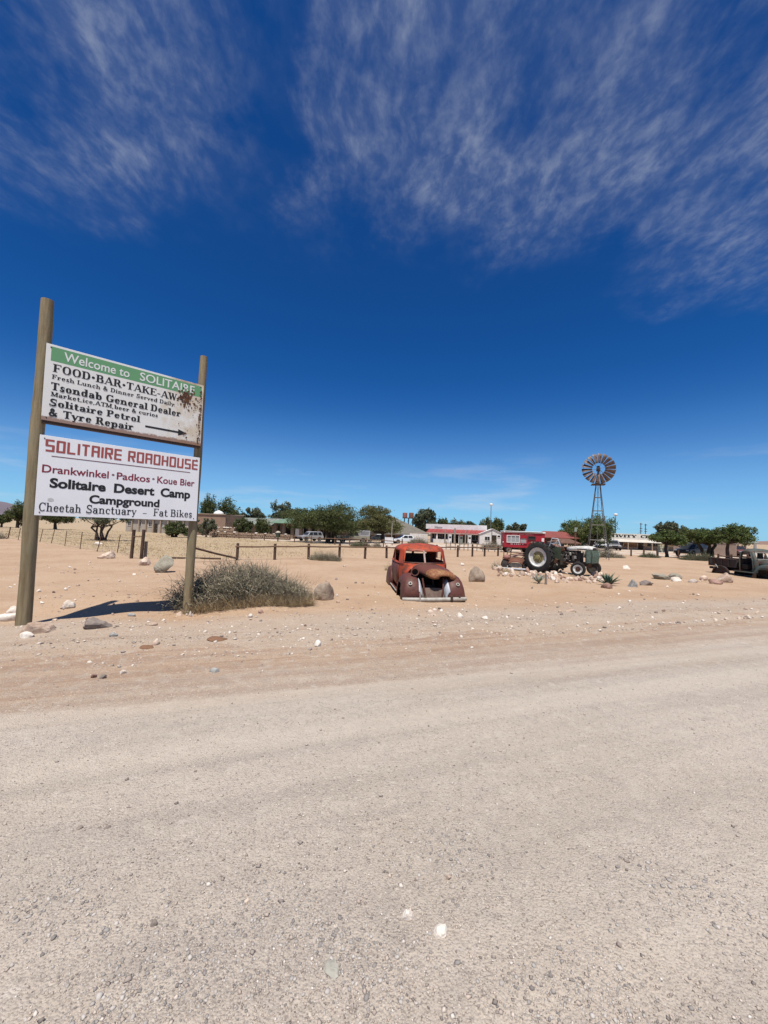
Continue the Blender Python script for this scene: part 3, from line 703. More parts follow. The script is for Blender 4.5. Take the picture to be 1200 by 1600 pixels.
        if ch == 'g': A(.34, .34, .28, .3, 20, 340); V(.58, -.1, .64, ''); A(.36, -.1, .3, .18, 180, 360); return .78
        if ch == 'a': A(.29, .18, .24, .2, 50, 360); V(.5, .0, .46, ''); A(.32, .44, .26, .21, 0, 160); SB(.58, 0, .09); dot(.14, .5, .075); return .7
        if ch == 'o': A(.34, .32, .29, .33, 0, 360); return .7
        if ch == 'k': V(.2, 0, 1, 'bl'); D(.26, .27, .6, .62, 0); D(.38, .4, .66, 0, 1); SB(.68, 0, .12); SB(.6, .64, .11); return .78
        if ch == 't': V(.24, .12, .88, ''); H(.05, .48, .61); A(.39, .15, .23, .16, 180, 325); return .54
        if ch == '&': A(.37, .765, .2, .225, -50, 230, 's'); D(.24, .64, .78, .02, 1); A(.36, .27, .31, .27, 105, 345, 's'); D(.62, .2, .74, .5, 0); SB(.72, .52, .12); return .95
        if ch == ',': dot(.14, .06, .09); D(.19, .06, .09, -.15, 0); return .34
        if ch == '.': dot(.14, .06, .08); return .3
        if ch == '\u2022': dot(.22, .44, .17); return .46
        if ch == '-': s.rect(.05, .32, .42, .44); return .47
        if ch == '\u2013': s.rect(.05, .3, .55, .37); return .6
        if ch == '*':
            for k in range(3):
                a = R_(90 + 60 * k); s.quad((.25 - .2 * math.cos(a), .42 - .2 * math.sin(a)), (.25 + .2 * math.cos(a), .42 + .2 * math.sin(a)), .09)
            return .5
        return .36
    def block(s, ch):
        """square shouldered poster capitals"""
        W = .2; r = s.rect
        def c(*k):
            for q in k:
                {'T': lambda: r(0.04, 1 - W * .8, .66, 1), 'B': lambda: r(.04, 0, .66, W * .8), 'M': lambda: r(.04, .42, .66, .42 + W * .75),
                 'L': lambda: r(0, .03, W, .97), 'R': lambda: r(.7 - W, .03, .7, .97), 'l': lambda: r(0, .45, W, .97), 'k': lambda: r(.7 - W, .03, .7, .55),
                 'q': lambda: r(.7 - W, .45, .7, .97), 'j': lambda: r(.7 - W, .03, .7, .45)}[q]()
        if ch == 'S': c('T', 'B', 'M', 'l', 'k')
        elif ch in 'O': c('T', 'B', 'L', 'R')
        elif ch == 'D': c('T', 'B', 'L', 'R')
        elif ch == 'L': c('L', 'B')
        elif ch == 'I': r(0, .03, W, .97); return .28
        elif ch == 'T': c('T'); r(.25, .03, .45, .97)
        elif ch == 'A': c('T', 'L', 'R', 'M')
        elif ch == 'R': c('T', 'L', 'M', 'q'); s.quad((.38, .45), (.6, .03), W)
        elif ch == 'E': c('T', 'L', 'M', 'B')
        elif ch == 'H': c('L', 'R', 'M')
        elif ch == 'U': c('L', 'R', 'B')
        else: return .4
        return .79
def lettering(text, x0, x1, zb, cap, mat, parent, y, W=.17, w=.065, ser=True, block=False, name='lettering', xdir=1):
    g = Glyphs(W, w, ser); pen = 0; polys = []
    for ch in text:
        g.P = []; adv = g.block(ch) if block else g.glyph(ch)
        for k, p in enumerate(g.P): polys.append(([(a + pen, b) for a, b in p], k))
        pen += adv + .03
    xs = [a for p, _ in polys for a, b in p]; lo, hi = min(xs), max(xs); sx_ = (x1 - x0) / (hi - lo)
    mb = MB()
    for p, k in polys:
        mb.add([(x0 + (a - lo) * sx_ * xdir, y - .00012 * (k + 1), zb + b * cap) for a, b in p], [tuple(range(len(p)))])
    return mb.build(name, mat, parent, fixn=False)
def plain_text(text, x0, x1, zb, cap, mat, parent, y, bold=.0, name='lettering'):
    cu = bpy.data.curves.new('t', 'FONT'); cu.size = 1; cu.offset = bold; cu.resolution_u = 4
    ob = bpy.data.objects.new('t', cu); COL.objects.link(ob)
    def mesh(body):
        cu.body = body; bpy.context.view_layer.update()
        e = ob.evaluated_get(bpy.context.evaluated_depsgraph_get()); me = e.to_mesh()
        V = np.array([v.co[:] for v in me.vertices]); F = [tuple(p.vertices) for p in me.polygons]; e.to_mesh_clear(); return V, F
    hc = mesh('H')[0][:, 1].max(); V, F = mesh(text)
    bpy.data.objects.remove(ob); bpy.data.curves.remove(cu)
    a, b = V[:, 0].min(), V[:, 0].max(); mb = MB()
    mb.add([(x0 + (p[0] - a) * (x1 - x0) / (b - a), y - .0001, zb + p[1] * cap / hc) for p in V], F)
    return mb.build(name, mat, parent, fixn=False)
def flat_mat(name, c, rough=.55, var=.12):
    t = NT(name); n = t.noise(t.coord('Object'), 9, 5, .65)
    return t.out(t.mix(t.math('MULTIPLY', t.ramp(n, .4, .7), var * 2), c, tuple(q * .6 + .06 for q in c)), rough)
M['ink'] = flat_mat('black sign paint', (.018, .018, .018)); M['red_ink'] = flat_mat('faded red sign paint', (.36, .085, .075))
M['maroon_ink'] = flat_mat('maroon sign paint', (.24, .025, .045)); M['green_sign'] = flat_mat('green sign paint', (.14, .34, .16), .6, .1)
M['white_ink'] = flat_mat('white sign paint', (.78, .78, .74)); M['line_ink'] = flat_mat('dark red sign paint', (.13, .025, .03))

# ------------------------------------------------------------------ the sign
t = NT('weathered sign post wood'); v = t.map(t.coord(), (9, 9, .7)); n = t.noise(v, 2.2, 7, .7); n2 = t.noise(t.coord(), 2.0, 4)
c = t.mix(t.ramp(n, .35, .68), (.285, .225, .135), (.165, .120, .062)); c = t.mix(t.math('MULTIPLY', t.ramp(n2, .42, .66), .6), c, (.215, .195, .12))
M['post'] = t.out(c, .85, 0, t.bump(n, .5, .02))
t = NT('rust stained sign sheet'); O = t.coord(); x_ = t.sep(O)
n = t.noise(O, 5, 7, .68); n2 = t.noise(O, 1.6, 4, .6); n3 = t.noise(O, 22, 5, .7)
st = t.math('ADD', t.math('ADD', t.ramp(x_[0], 1.0, 2.25), t.math('MULTIPLY', t.math('SUBTRACT', n2, .5), 1.3)), t.math('MULTIPLY', t.math('SUBTRACT', n, .5), .9))
c = t.mix(t.math('MULTIPLY', t.ramp(n, .35, .7), .25), (.80, .785, .735), (.68, .66, .60))
c = t.mix(t.math('MULTIPLY', t.ramp(st, .66, 1.0), .75), c, (.60, .49, .34)); c = t.mix(t.math('MULTIPLY', t.ramp(st, .95, 1.25), .7), c, (.37, .22, .11))
c = t.mix(t.math('MULTIPLY', t.math('MULTIPLY', t.ramp(n3, .6, .68), t.ramp(x_[0], 1.55, 2.3)), .75), c, (.10, .045, .025))
edge = t.math('MULTIPLY', t.ramp(t.math('ADD', t.math('MULTIPLY', x_[2], -1), t.math('MULTIPLY', n3, .10)), -3.25, -3.215), .8)
c = t.mix(edge, c, (.22, .085, .04))
M['sheet_old'] = t.out(c, .55)
t = NT('white sign sheet'); n = t.noise(t.coord(), 3, 6, .65)
M['sheet_new'] = t.out(t.mix(t.math('MULTIPLY', t.ramp(n, .4, .7), .3), (.86, .86, .86), (.76, .76, .76)), .45)
M['rust_dark'] = pm('dark rust', (.085, .035, .02), (.15, .07, .035), 12, .9)
M['dark_iron'] = pm('dark iron', (.05, .035, .03), (.09, .05, .035), 6, .75)

sign_base = base(40, 6.32); RB = Vector((-3.86, 8.05, 0))
SA = math.atan2(RB.y - sign_base.y, RB.x - sign_base.x); SL = (Vector((RB.x, RB.y, 0)) - Vector((sign_base.x, sign_base.y, 0))).length
sign = thing('roadside_sign', 'tall two board welcome sign on wooden poles by the road', 'sign', (sign_base.x, sign_base.y, 0), SA)
def pole(x, r0, r1, z0, z1, lean):
    mb = MB(); pts = []; rad = []
    for i in range(15):
        f = i / 14; pts.append((x + lean * f + .008 * math.sin(f * 9 + x), .008 * math.sin(f * 7 + 1 + x), z0 + (z1 - z0) * f)); rad.append(r0 + (r1 - r0) * f + .003 * math.sin(f * 23))
    return mb.tube(pts, rad, 14).build('post', M['post'], sign, 40)
zr = Tf(RB.x, RB.y)
pole(-.03, .100, .088, -.35, 5.20, .01); pole(SL - .02, .088, .072, zr - .4, 5.10, .06)
BW = SL + .02
def board(z0, z1, mat, label):
    mb = MB(); mb.box((BW / 2, -.118, (z0 + z1) / 2), (BW, .012, z1 - z0)); b = mb.build('board', mat, sign, bevel=.002); b['label'] = label
    fr = MB()
    for zz in (z0 + .022, z1 - .022): fr.box((BW / 2, -.0915, zz), (BW - .02, .036, .04))
    for xx in (.03, BW / 2, BW - .03): fr.box((xx, -.0915, (z0 + z1) / 2), (.04, .034, z1 - z0 - .1))
    fr.build('batten', M['dark_iron'], b)
    for xx in (.06, BW - .06):
        for zz in (z0 + .05, z1 - .05): MB().lathe([(0, .006), (.008, .005), (.011, 0)], 8, (xx, -.124, zz), (0, -1, 0)).build('bolt', M['dark_iron'], b)
    return b
UZ0, UZ1, LZ0, LZ1 = 3.22, 4.46, 1.70, 2.98
up = board(UZ0, UZ1, M['sheet_old'], 'upper board with green band, peeling and rust stained at its right end')
lw = board(LZ0, LZ1, M['sheet_new'], 'lower white board with red and black lettering')
YF = -.1246
UH, LH = UZ1 - UZ0, LZ1 - LZ0
def fx(t):   # fraction along the board from its foreshortened fraction
    s_ = t / (1.27 - .27 * t); return s_ / (1.27 - .27 * s_)
def uz(f): return UZ1 - f * UH
def lz(f): return LZ1 - f * LH
MB().add([(.065, YF, uz(.215)), (BW - .04, YF, uz(.205)), (BW - .04, YF, uz(.028)), (.065, YF, uz(.028))], [(0, 1, 2, 3)]).build('green_band', M['green_sign'], up)
Y2 = YF - .0012
plain_text('Welcome to', fx(.142) * BW, fx(.589) * BW, uz(.178), .118 * UH, M['white_ink'], up, Y2 - .001, .012)
plain_text('SOLITAIRE', fx(.652) * BW, fx(.955) * BW, uz(.175), .120 * UH, M['white_ink'], up, Y2 - .001, .012)
def ut(s_, a, b, top, bot, W=.2, w=.075, k=1.22): lettering(s_, fx(a) * BW, fx(b) * BW, uz(bot), (bot - top) * UH, M['ink'], up, Y2, W * k, w * 1.45)
ut('FOOD\u2022BAR\u2022TAKE-AWAY', .063, .937, .248, .352, .19, .06)
ut('Fresh Lunch & Dinner Served Daily', .06, .853, .388, .446, .17, .085)
ut('Tsondab General Dealer', .058, .89, .492, .592, .21, .075)
ut('Market,ice,ATM,beer & curios', .06, .767, .616, .674, .18, .085)
ut('Solitaire Petrol', .055, .67, .708, .80, .21, .075)
ut('& Tyre Repair', .055, .632, .835, .935, .21, .075)
ar = MB(); za = uz(.842)
ar.add([(fx(.70) * BW, Y2, za - .018), (fx(.885) * BW, Y2, za - .018), (fx(.885) * BW, Y2, za + .018), (fx(.70) * BW, Y2, za + .018), (fx(.882) * BW, Y2 - .0002, za - .062), (fx(.93) * BW, Y2 - .0002, za), (fx(.882) * BW, Y2 - .0002, za + .062)], [(0, 1, 2, 3), (4, 5, 6)]).build('arrow', M['ink'], up, fixn=False)
# flakes of rust where the paint has lifted
q = random.Random(4); fl = MB()
for i in range(190):
    if i < 95: x0, z0 = q.gauss(.865, .026) * BW, uz(min(.5, max(.13, q.gauss(.27, .075))))
    elif i < 165: x0, z0 = q.uniform(.968, .992) * BW, uz(q.uniform(.12, .97))
    else: x0, z0 = q.uniform(.82, .985) * BW, uz(q.uniform(.2, .95))
    r = q.uniform(.006, .021) * (1.25 if i < 95 else 1); n = q.randint(5, 8); a0 = q.random() * 6; zs = q.uniform(.8, 2.0)
    if x0 + r * 1.3 > BW - .01: x0 = BW - .012 - r * 1.3
    P = [(x0 + r * q.uniform(.4, 1.2) * math.cos(a0 + k * 6.283 / n), Y2 - .0025 - .00002 * i, max(UZ0 + .012, z0 + r * zs * q.uniform(.4, 1.2) * math.sin(a0 + k * 6.283 / n))) for k in range(n)]
    fl.add(P, [tuple(range(n))])
fl.build('rust_flakes', M['rust_dark'], up, fixn=False)['kind'] = 'stuff'
MB().box((BW / 2, -.090, UZ0 - .026), (BW - .02, .05, .05)).build('shaded_rail', M['dark_iron'], up)  # dark strip put in for the shaded underside of the board's frame
lettering('SOLITAIRE ROADHOUSE', .03 * BW, .985 * BW, lz(.20), .155 * LH, M['red_ink'], lw, Y2, block=True)
MB().box(((fx(.1) + fx(.955)) / 2 * BW, Y2, lz(.251)), ((fx(.955) - fx(.1)) * BW, .0008, .012)).build('rule', M['line_ink'], lw)
def pt(s_, a, b, top, bot, mat, bold): plain_text(s_, fx(a) * BW, fx(b) * BW, lz(bot), (bot - top) * LH, mat, lw, Y2, bold)
pt('Drankwinkel', .035, .50, .366, .462, M['maroon_ink'], .018); pt('Padkos', .55, .745, .366, .462, M['maroon_ink'], .018); pt('Koue Bier', .785, .98, .362, .46, M['maroon_ink'], .018)
for xx in (.527, .764): lettering('*', (fx(xx) - .009) * BW, (fx(xx) + .009) * BW, lz(.44), .075 * LH, M['line_ink'], lw, Y2)
pt('Solitaire', .10, .487, .524, .642, M['ink'], .04); pt('Desert', .538, .774, .524, .645, M['ink'], .04); pt('Camp', .807, .962, .528, .652, M['ink'], .04)
pt('Campground', .385, .805, .703, .812, M['ink'], .038)
def lt(s_, a, b): lettering(s_, fx(a) * BW, fx(b) * BW, lz(.947), .108 * LH, M['ink'], lw, Y2, .165, .085)
lt('Cheetah', .032, .335); lt('Sanctuary', .37, .68); lt('Fat Bikes', .775, .975)
MB().box((fx(.727) * BW, Y2, lz(.917)), (.026 * BW, .0006, .008)).build('lettering', M['ink'], lw)
MB().add([(.075 * BW + .04 * math.cos(k * .524) * (1 + .15 * math.sin(k * 3)), Y2, lz(.80) + .028 * math.sin(k * .524)) for k in range(12)], [tuple(range(12))]).build('stain', pm('grey smudge', (.55, .54, .52), (.66, .65, .63), 30), lw, fixn=False)

# ------------------------------------------------------------------ bushes
def twigmat(name, c1, c2, c3):
    t = NT(name); r = t.island(); c = t.mix(r, c1, c2); c = t.mix(t.math('MULTIPLY', t.math('GREATER_THAN', t.math('FRACT', t.math('MULTIPLY', r, 7.31)), .8), .8), c, c3)
    return t.out(c, .85)
M['twig_grey'] = twigmat('grey green twigs', (.175, .155, .100), (.36, .305, .215), (.50, .41, .28))
M['twig_dark'] = twigmat('dark twigs', (.09, .088, .055), (.19, .175, .12), (.27, .23, .16))
M['straw'] = twigmat('straw', (.46, .35, .20), (.56, .44, .27), (.34, .24, .13))
M['twig_green'] = twigmat('green twigs', (.085, .095, .045), (.16, .155, .08), (.27, .23, .14))
def twig_field(name, n, origin_fn, len_fn, rad, mat, parent, seed, up=.55, seg=3, curl=.35):
    """many bent three sided twigs; origin_fn(q) -> (x, y, z), direction bias outward"""
    q = np.random.default_rng(seed); o, d0, L = origin_fn(q, n); L = L[:, None]
    pts = [o]; d = d0 + q.normal(0, .45, (n, 3)); d[:, 2] = np.abs(d[:, 2]) * up + .25; d /= np.linalg.norm(d, axis=1)[:, None]
    for k in range(seg):
        d = d + q.normal(0, curl, (n, 3)); d /= np.linalg.norm(d, axis=1)[:, None]; pts.append(pts[-1] + d * L / seg)
    V = []
    for k, p in enumerate(pts):
        r = rad * (1 - .75 * k / seg)
        for a in (0, 2.09, 4.19): V.append(p + np.array([math.cos(a), math.sin(a), .3 * math.sin(a + 1)])[None] * r * q.uniform(.7, 1.3, (n, 1)))
    V = np.stack(V, 1); nv = V.shape[1]; F = []
    for k in range(seg):
        for a in range(3): F.append((k * 3 + a, k * 3 + (a + 1) % 3, k * 3 + 3 + (a + 1) % 3, k * 3 + 3 + a))
    F = (np.array(F)[None] + (np.arange(n) * nv)[:, None, None]).reshape(-1, 4)
    return npmesh(name, V.reshape(-1, 3), F, mat, parent)
def shrub(name, label, p0, p1, h, depthw, mat, mat2, n, seed, rad=.004, straw=0, group=None, cat='bush', tl=.34, clump=0):
    """a low sprawling shrub between two ground points, made of twigs; local x runs from p0 to p1"""
    c = (p0 + p1) / 2; W = (Vector((p1.x, p1.y, 0)) - Vector((p0.x, p0.y, 0))).length; a = math.atan2(p1.y - p0.y, p1.x - p0.x)
    c.z = Tf(c.x, c.y) - .02; r = thing(name, label, cat, c, a, group)
    def terr(o): return T(c.x + o[:, 0] * math.cos(a) - o[:, 1] * math.sin(a), c.y + o[:, 0] * math.sin(a) + o[:, 1] * math.cos(a)) - c.z - .02
    def of(hmin, hmax, lmul):
        def f(q, n):
            x = q.uniform(-1, 1, n); y = q.uniform(-1, 1, n); k = np.sqrt(np.clip(1 - x ** 2 * .92 - y ** 2 * .9, .03, 1))
            lump = .66 + .3 * np.sin(x * 5.3 + seed) * np.cos(y * 4 + seed) + .2 * np.sin(x * 13 + y * 6 + seed) + .14 * np.sin(x * 29 + seed)
            z = q.uniform(hmin, hmax, n) * h * k * lump
            o = np.stack([x * W / 2 * .93, y * depthw / 2 * .9, z], -1); d = np.stack([x * .9 + q.normal(0, .5, n), y * .8 + q.normal(0, .5, n), .5 * np.ones(n)], -1)
            o[:, 2] += terr(o)
            if clump:
                kc = q.integers(0, clump, n); ccx = q.uniform(-1, 1, clump); ccy = q.uniform(-1, 1, clump) * np.sqrt(1 - .9 * ccx ** 2); hh = q.uniform(.55, 1.1, clump)[kc] * np.sqrt(np.clip(1 - .9 * ccx ** 2, .1, 1))[kc]
                o = np.stack([ccx[kc] * W / 2 * .9 + q.normal(0, .05, n), ccy[kc] * depthw / 2 * .8 + q.normal(0, .05, n), np.zeros(n)], -1); f = q.uniform(0, .98, n); sp_ = q.normal(0, 1, (n, 2)) * .19
                o[:, 0] += sp_[:, 0] * f * 1.3; o[:, 1] += sp_[:, 1] * f * 1.3; o[:, 2] = f * hh * h * .82 + terr(o)
                d = np.stack([sp_[:, 0] * 3.2 + q.normal(0, .45, n), sp_[:, 1] * 3.2 + q.normal(0, .85, n), .30 * np.ones(n)], -1); return o, d, hh * h * q.uniform(.16, .5, n) * lmul
            return o, d, tl * h / .7 * lmul * q.uniform(.4, 1.0, n) ** 1.4 * 1.7 * (.5 + .6 * k)
        return f
    twig_field('twigs', n, of(0, .82, 1), None, rad, mat, r, seed, .55, 4 if clump else 3, .5 if clump else .35)
    twig_field('inner_twigs', n // 2, of(0, .6, .9), None, rad * 1.2, mat2, r, seed + 1)
    if clump:   # a few long bare stems stick out
        def gl(q, n):
            x = q.uniform(-1, 1, n); y = q.uniform(-.8, .8, n); o = np.stack([x * W / 2 * .85, y * depthw / 2 * .8, h * .25 * q.uniform(.2, 1.6, n)], -1); o[:, 2] += terr(o)
            return o, np.stack([x * 1.3 + q.normal(0, .4, n), y * .8, .5 * np.ones(n)], -1), h * q.uniform(.5, .95, n)
        twig_field('long_stems', 330, gl, None, rad * .8, mat2, r, seed + 5, .5, 5, .22)
    if straw:
        def g(q, n):
            x = q.uniform(-.8, 1, n); y = -q.uniform(.75, 1.12, n); z = np.zeros(n)
            o = np.stack([x * W / 2 * .95, y * depthw / 2 * np.sqrt(1 - .6 * x * x), z], -1); o[:, 2] += terr(o)
            return o, np.stack([x * .2, -.3 * np.ones(n), np.ones(n)], -1), h * .34 * q.uniform(.4, 1.3, n)
        twig_field('dry_grass', straw, g, None, rad * .7, M['straw'], r, seed + 2, 1.2, 3, .25)
    return r
shrub('dry_bush', 'wide grey green twiggy bush beside the right sign post', gpt(266, 946), gpt(480, 942) + Vector((0, .15, 0)), .86, 1.4, M['twig_grey'], M['twig_dark'], 10500, 3, .0062, 2400, clump=80)
# ------------------------------------------------------------------ shells with window openings
def supring(z, xr, xf, b, sel, n=4.0, nb=None):
    """closed plan ring; sel = list of ('f'|'s'|'b', fraction) on the left half, front to back; mirrored to the right"""
    cx, ax = (xr + xf) / 2, (xf - xr) / 2; half = []
    for k, f in sel:
        if k == 'f': half.append((cx + ax * (1 - abs(f) ** n) ** (1 / n), b * f))
        elif k == 's': half.append((cx + ax * f, b * (1 - abs(f) ** n) ** (1 / n)))
        else: half.append((cx - ax * (1 - abs(f) ** n) ** (1 / n), b * f))
    return [Vector((x, y, z)) for x, y in half] + [Vector((x, -y, z)) for x, y in reversed(half)]
def shell(name, rings, holes, mat, parent, solid=.02, smooth=50, cap=True):
    n = len(rings[0]); V = [p for r in rings for p in r]; F = []
    for i in range(len(rings) - 1):
        for k in range(n):
            if (i, k) in holes: continue
            F.append((i * n + k, i * n + (k + 1) % n, (i + 1) * n + (k + 1) % n, (i + 1) * n + k))
    if cap:
        c = sum(rings[-1], Vector()) / n + Vector((0, 0, .02)); V.append(c); b = (len(rings) - 1) * n
        F += [(b + k, b + (k + 1) % n, len(V) - 1) for k in range(n)]
    mb = MB(); mb.add(V, F); return mb.build(name, mat, parent, smooth, solid=solid)
M['car_red'] = rusty('orange red car paint gone rusty', (.40, .060, .022), (.11, .036, .024), .50, 2.6, .55, light=(.25, .075, .032))
M['car_maroon'] = rusty('maroon rusted steel', (.105, .036, .028), (.070, .026, .020), .5, 3.2, .55, light=(.14, .05, .03))
M['hood'] = rusty('dark rusted hood', (.125, .042, .030), (.085, .032, .024), .5, 3.0, .55, light=(.17, .065, .035))
M['hood_nose'] = rusty('yellowed hood nose', (.40, .27, .12), (.15, .05, .028), .70, 7.0, .7, (3, 1, 0), light=(.36, .16, .06))
M['pale_metal'] = pm('weathered pale metal', (.40, .38, .34), (.27, .24, .20), 7, .55, .0)
M['bare'] = pm('bare blue grey metal', (.50, .53, .57), (.36, .37, .40), 6, .5)
M['black'] = pm('black parts and shade', (.022, .018, .016), (.04, .03, .024), 5, .9)  # flat black for dark parts, also for shade painted inside the wrecks
M['dark_seat'] = pm('interior with painted shade', (.035, .026, .02), (.06, .04, .03), 8, .95)  # near black, with the shade inside the cabs put into the colour
def fender(mb_name, x0, x1, yi, yo, h, parent, mat, arch=None, front=True, sgn=1, solid=.012):
    """pontoon mudguard: a dome lofted along x; arch=(xa, xb, z) cuts the wheel opening on the outer face"""
    xs = np.linspace(0, 1, 15); rings = []; NA = 13
    for f in xs:
        x = x0 + (x1 - x0) * f
        hh = h * (max(0.0, 1 - abs((f - .52) / .53) ** 2.6)) ** .55 + .03
        wv = .62 + .38 * math.sqrt(max(0, 1 - abs((f - .5) / .56) ** 3))
        yc = (yi + yo) / 2; hw = (yo - yi) / 2 * wv; ring = []
        for k in range(NA):
            a = math.pi * k / (NA - 1); c, s_ = math.cos(a), math.sin(a)
            ring.append(Vector((x, sgn * (yc + hw * math.copysign(abs(c) ** .7, c)), .02 + hh * abs(s_) ** .62)))
        rings.append(ring)
    V = [p for r in rings for p in r]; F = []
    for i in range(len(rings) - 1):
        for k in range(NA - 1):
            q = [i * NA + k, i * NA + k + 1, (i + 1) * NA + k + 1, (i + 1) * NA + k]
            if arch:
                m = sum((V[j] for j in q), Vector()) / 4
                if k < 5 and ((m.x - (arch[0] + arch[1]) / 2) / ((arch[1] - arch[0]) / 2)) ** 2 + (m.z / arch[2]) ** 2 < 1: continue
            F.append(tuple(q))
    b = len(rings) - 1; F.append(tuple(b * NA + k for k in range(NA))); F.append(tuple(range(NA))[::-1])
    mb = MB(); mb.add(V, F); return mb.build(mb_name, mat, parent, 45, solid=solid), rings
SEL = [('f', .035), ('f', .30), ('f', .58), ('f', .79), ('s', .86), ('s', .64), ('s', .42), ('s', .10), ('s', .02), ('s', -.28), ('s', -.52), ('s', -.72), ('b', .82), ('b', .62), ('b', .34), ('b', .05)]
NS = len(SEL)
def mirror_holes(row, ks): return {(row, k) for k in ks} | {(row, 2 * NS - 2 - k) for k in ks}
def wrecked_sedan(loc, rz):
    r = thing('wrecked_car', 'rusty orange red car wreck without wheels sitting on the sand', 'car wreck', loc, rz)
    R = [(.10, -2.05, .82, .70), (.30, -2.14, .84, .80), (.62, -2.12, .82, .825), (.93, -1.98, .74, .815), (.985, -1.95, .70, .815), (1.335, -1.56, .45, .80), (1.40, -1.44, .37, .77), (1.475, -1.22, .18, .68), (1.525, -.98, -.06, .50), (1.545, -.75, -.28, .24)]
    rings = [supring(z, a, b, w, SEL, 3.6 if z < 1.3 else 3.0) for z, a, b, w in R]
    holes = mirror_holes(4, [0, 1, 2]) | mirror_holes(4, [5, 6]) | mirror_holes(4, [8, 9]) | mirror_holes(4, [13, 14])
    shell('body', rings, holes, M['car_red'], r, .025)
    # doors and rear quarters: rusted darker, each a skin just proud of the body
    n = 2 * NS
    def skin(name, ks, rows, off, mat):
        mb = MB()
        for side in (0, 1):
            V = []; F = []; kk = [k if not side else n - 1 - k for k in ks]
            for i in rows:
                for k in kk: p = rings[i][k]; V.append(p + Vector((0, off if p.y > 0 else -off, 0)))
            L = len(kk)
            for i in range(len(rows) - 1):
                for j in range(L - 1): F.append((i * L + j, i * L + j + 1, (i + 1) * L + j + 1, (i + 1) * L + j))
            m_ = MB(); m_.add(V, F); m_.build(name, mat, r, 40, solid=.015)
    skin('door', [5, 6, 7, 8], [1, 2, 3], .016, M['car_maroon'])
    skin('rear_panel', [8, 9, 10, 11], [1, 2, 3], .012, M['car_maroon'])
    # window trim and the windscreen post
    mb = MB(); mb.tube([(.71, 0, .98), (.44, 0, 1.34)], .021, 6); mb.build('windscreen_post', M['pale_metal'], r)
    mb = MB(); mb.tube([rings[4][k] + Vector((.012, 0, .0)) for k in range(3, -1, -1)] + [rings[4][n - 1 - k] + Vector((.012, 0, 0)) for k in range(4)], .016, 6); mb.build('window_sill', M['hood'], r)
    for sg in (1, -1):
        mb = MB(); mb.tube([rings[3][k if sg > 0 else n - 1 - k] + Vector((0, sg * .012, .01)) for k in (4, 5, 6, 7, 8, 9, 10, 11)], .012, 5); mb.build('belt_moulding', M['car_red'], r)
    # interior seen through the openings
    mb = MB(); mb.box((-.75, 0, .16), (2.5, 1.36, .04)); mb.build('floor_pan', M['black'], r)
    mb = MB(); mb.box((-.55, 0, .55), (.18, 1.2, .75), M=Matrix.Rotation(-.2, 3, 'Y')); mb.box((-.30, 0, .38), (.5, 1.2, .18)); mb.build('front_seat', M['dark_seat'], r, bevel=.03)
    mb = MB(); mb.box((-1.42, 0, .70), (.16, 1.2, .92), M=Matrix.Rotation(-.25, 3, 'Y')); mb.build('rear_seat', M['dark_seat'], r, bevel=.03)
    mb = MB(); mb.box((.46, 0, .88), (.14, 1.1, .2)); mb.build('dashboard', M['black'], r, bevel=.02)
    # scuttle between windscreen and hood
    mb = MB(); mb.loft([[Vector((x, w * math.cos(a), zb + (zt - zb) * math.sin(a) ** .6)) for a in np.linspace(0, math.pi, 13)] for x, w, zb, zt in ((.70, .72, .55, .985), (.86, .66, .55, .955), (.98, .60, .55, .93))], closed=False); mb.build('scuttle', M['car_red'], r, 40, solid=.015)
    # hood, raised along its rear edge, with an open dark slit behind it
    st = [(.93, .55, .80, 1.00), (1.15, .52, .78, 1.00), (1.45, .50, .755, .985), (1.72, .455, .725, .955), (1.90, .41, .70, .925), (1.99, .365, .69, .895), (2.045, .29, .70, .855), (2.07, .17, .725, .805)]
    A_ = np.linspace(0, math.pi, 15)
    rg = [[Vector((x, w * math.copysign(abs(math.cos(a)) ** .8, math.cos(a)), zb + (zt - zb) * math.sin(a) ** .75)) for a in A_] for x, w, zb, zt in st]
    for q_ in rg:
        for p in q_: p.z += .012 * math.sin(p.x * 9 + p.y * 6)
    ho = MB(); ho.loft(rg, closed=False, cap=False); h = ho.build('hood', M['hood'], r, 40, solid=.015); h.rotation_euler = (R_(-4), R_(1.5), R_(11)); h.location = (.0, -.15, .0)
    ns = MB(); ns.loft([[p + Vector((.004, 0, .004)) + (p - Vector((p.x, 0, p.z - .02))) * .03 for p in q_] for q_ in rg[3:]], closed=False, cap=False); ns.build('hood_nose', M['hood_nose'], h, 40, solid=.006)
    mb = MB(); mb.tube([p + Vector((.0, 0, .002)) for p in rg[0]], .014, 5); mb.build('hood_rim', M['hood'], h)
    # engine bay sides, radiator opening, grille floor
    for sg in (1, -1):
        mb = MB(); mb.prism([(.78, .12), (1.75, .12), (1.82, .45), (1.72, .66), (1.35, .76), (.78, .86)], (0, sg * .46, 0), (1, -.10 * 0, 0), (0, 0, 1), (0, sg, 0), .02); mb.build('engine_side', M['car_red'], r)
        mb = MB()
        for k in range(4): mb.box((1.12 + .0 * k, sg * .487, .50 + .07 * k), (.52, .018, .016))
        mb.build('louvre', M['car_maroon'], r)
        mb = MB(); mb.tube([(1.9, sg * .30, .66), (2.02, sg * .27, .40), (2.06, sg * .22, .14)], .024, 6); mb.build('grille_frame', M['car_maroon'], r)
    mb = MB(); mb.box((1.55, 0, .10), (.95, .86, .05)); mb.box((1.97, 0, .24), (.05, .62, .34), M=Matrix.Rotation(-.5, 3, 'Y')); mb.build('front_apron', pm('dusty brown steel', (.17, .115, .09), (.10, .065, .05), 10, .9), r)
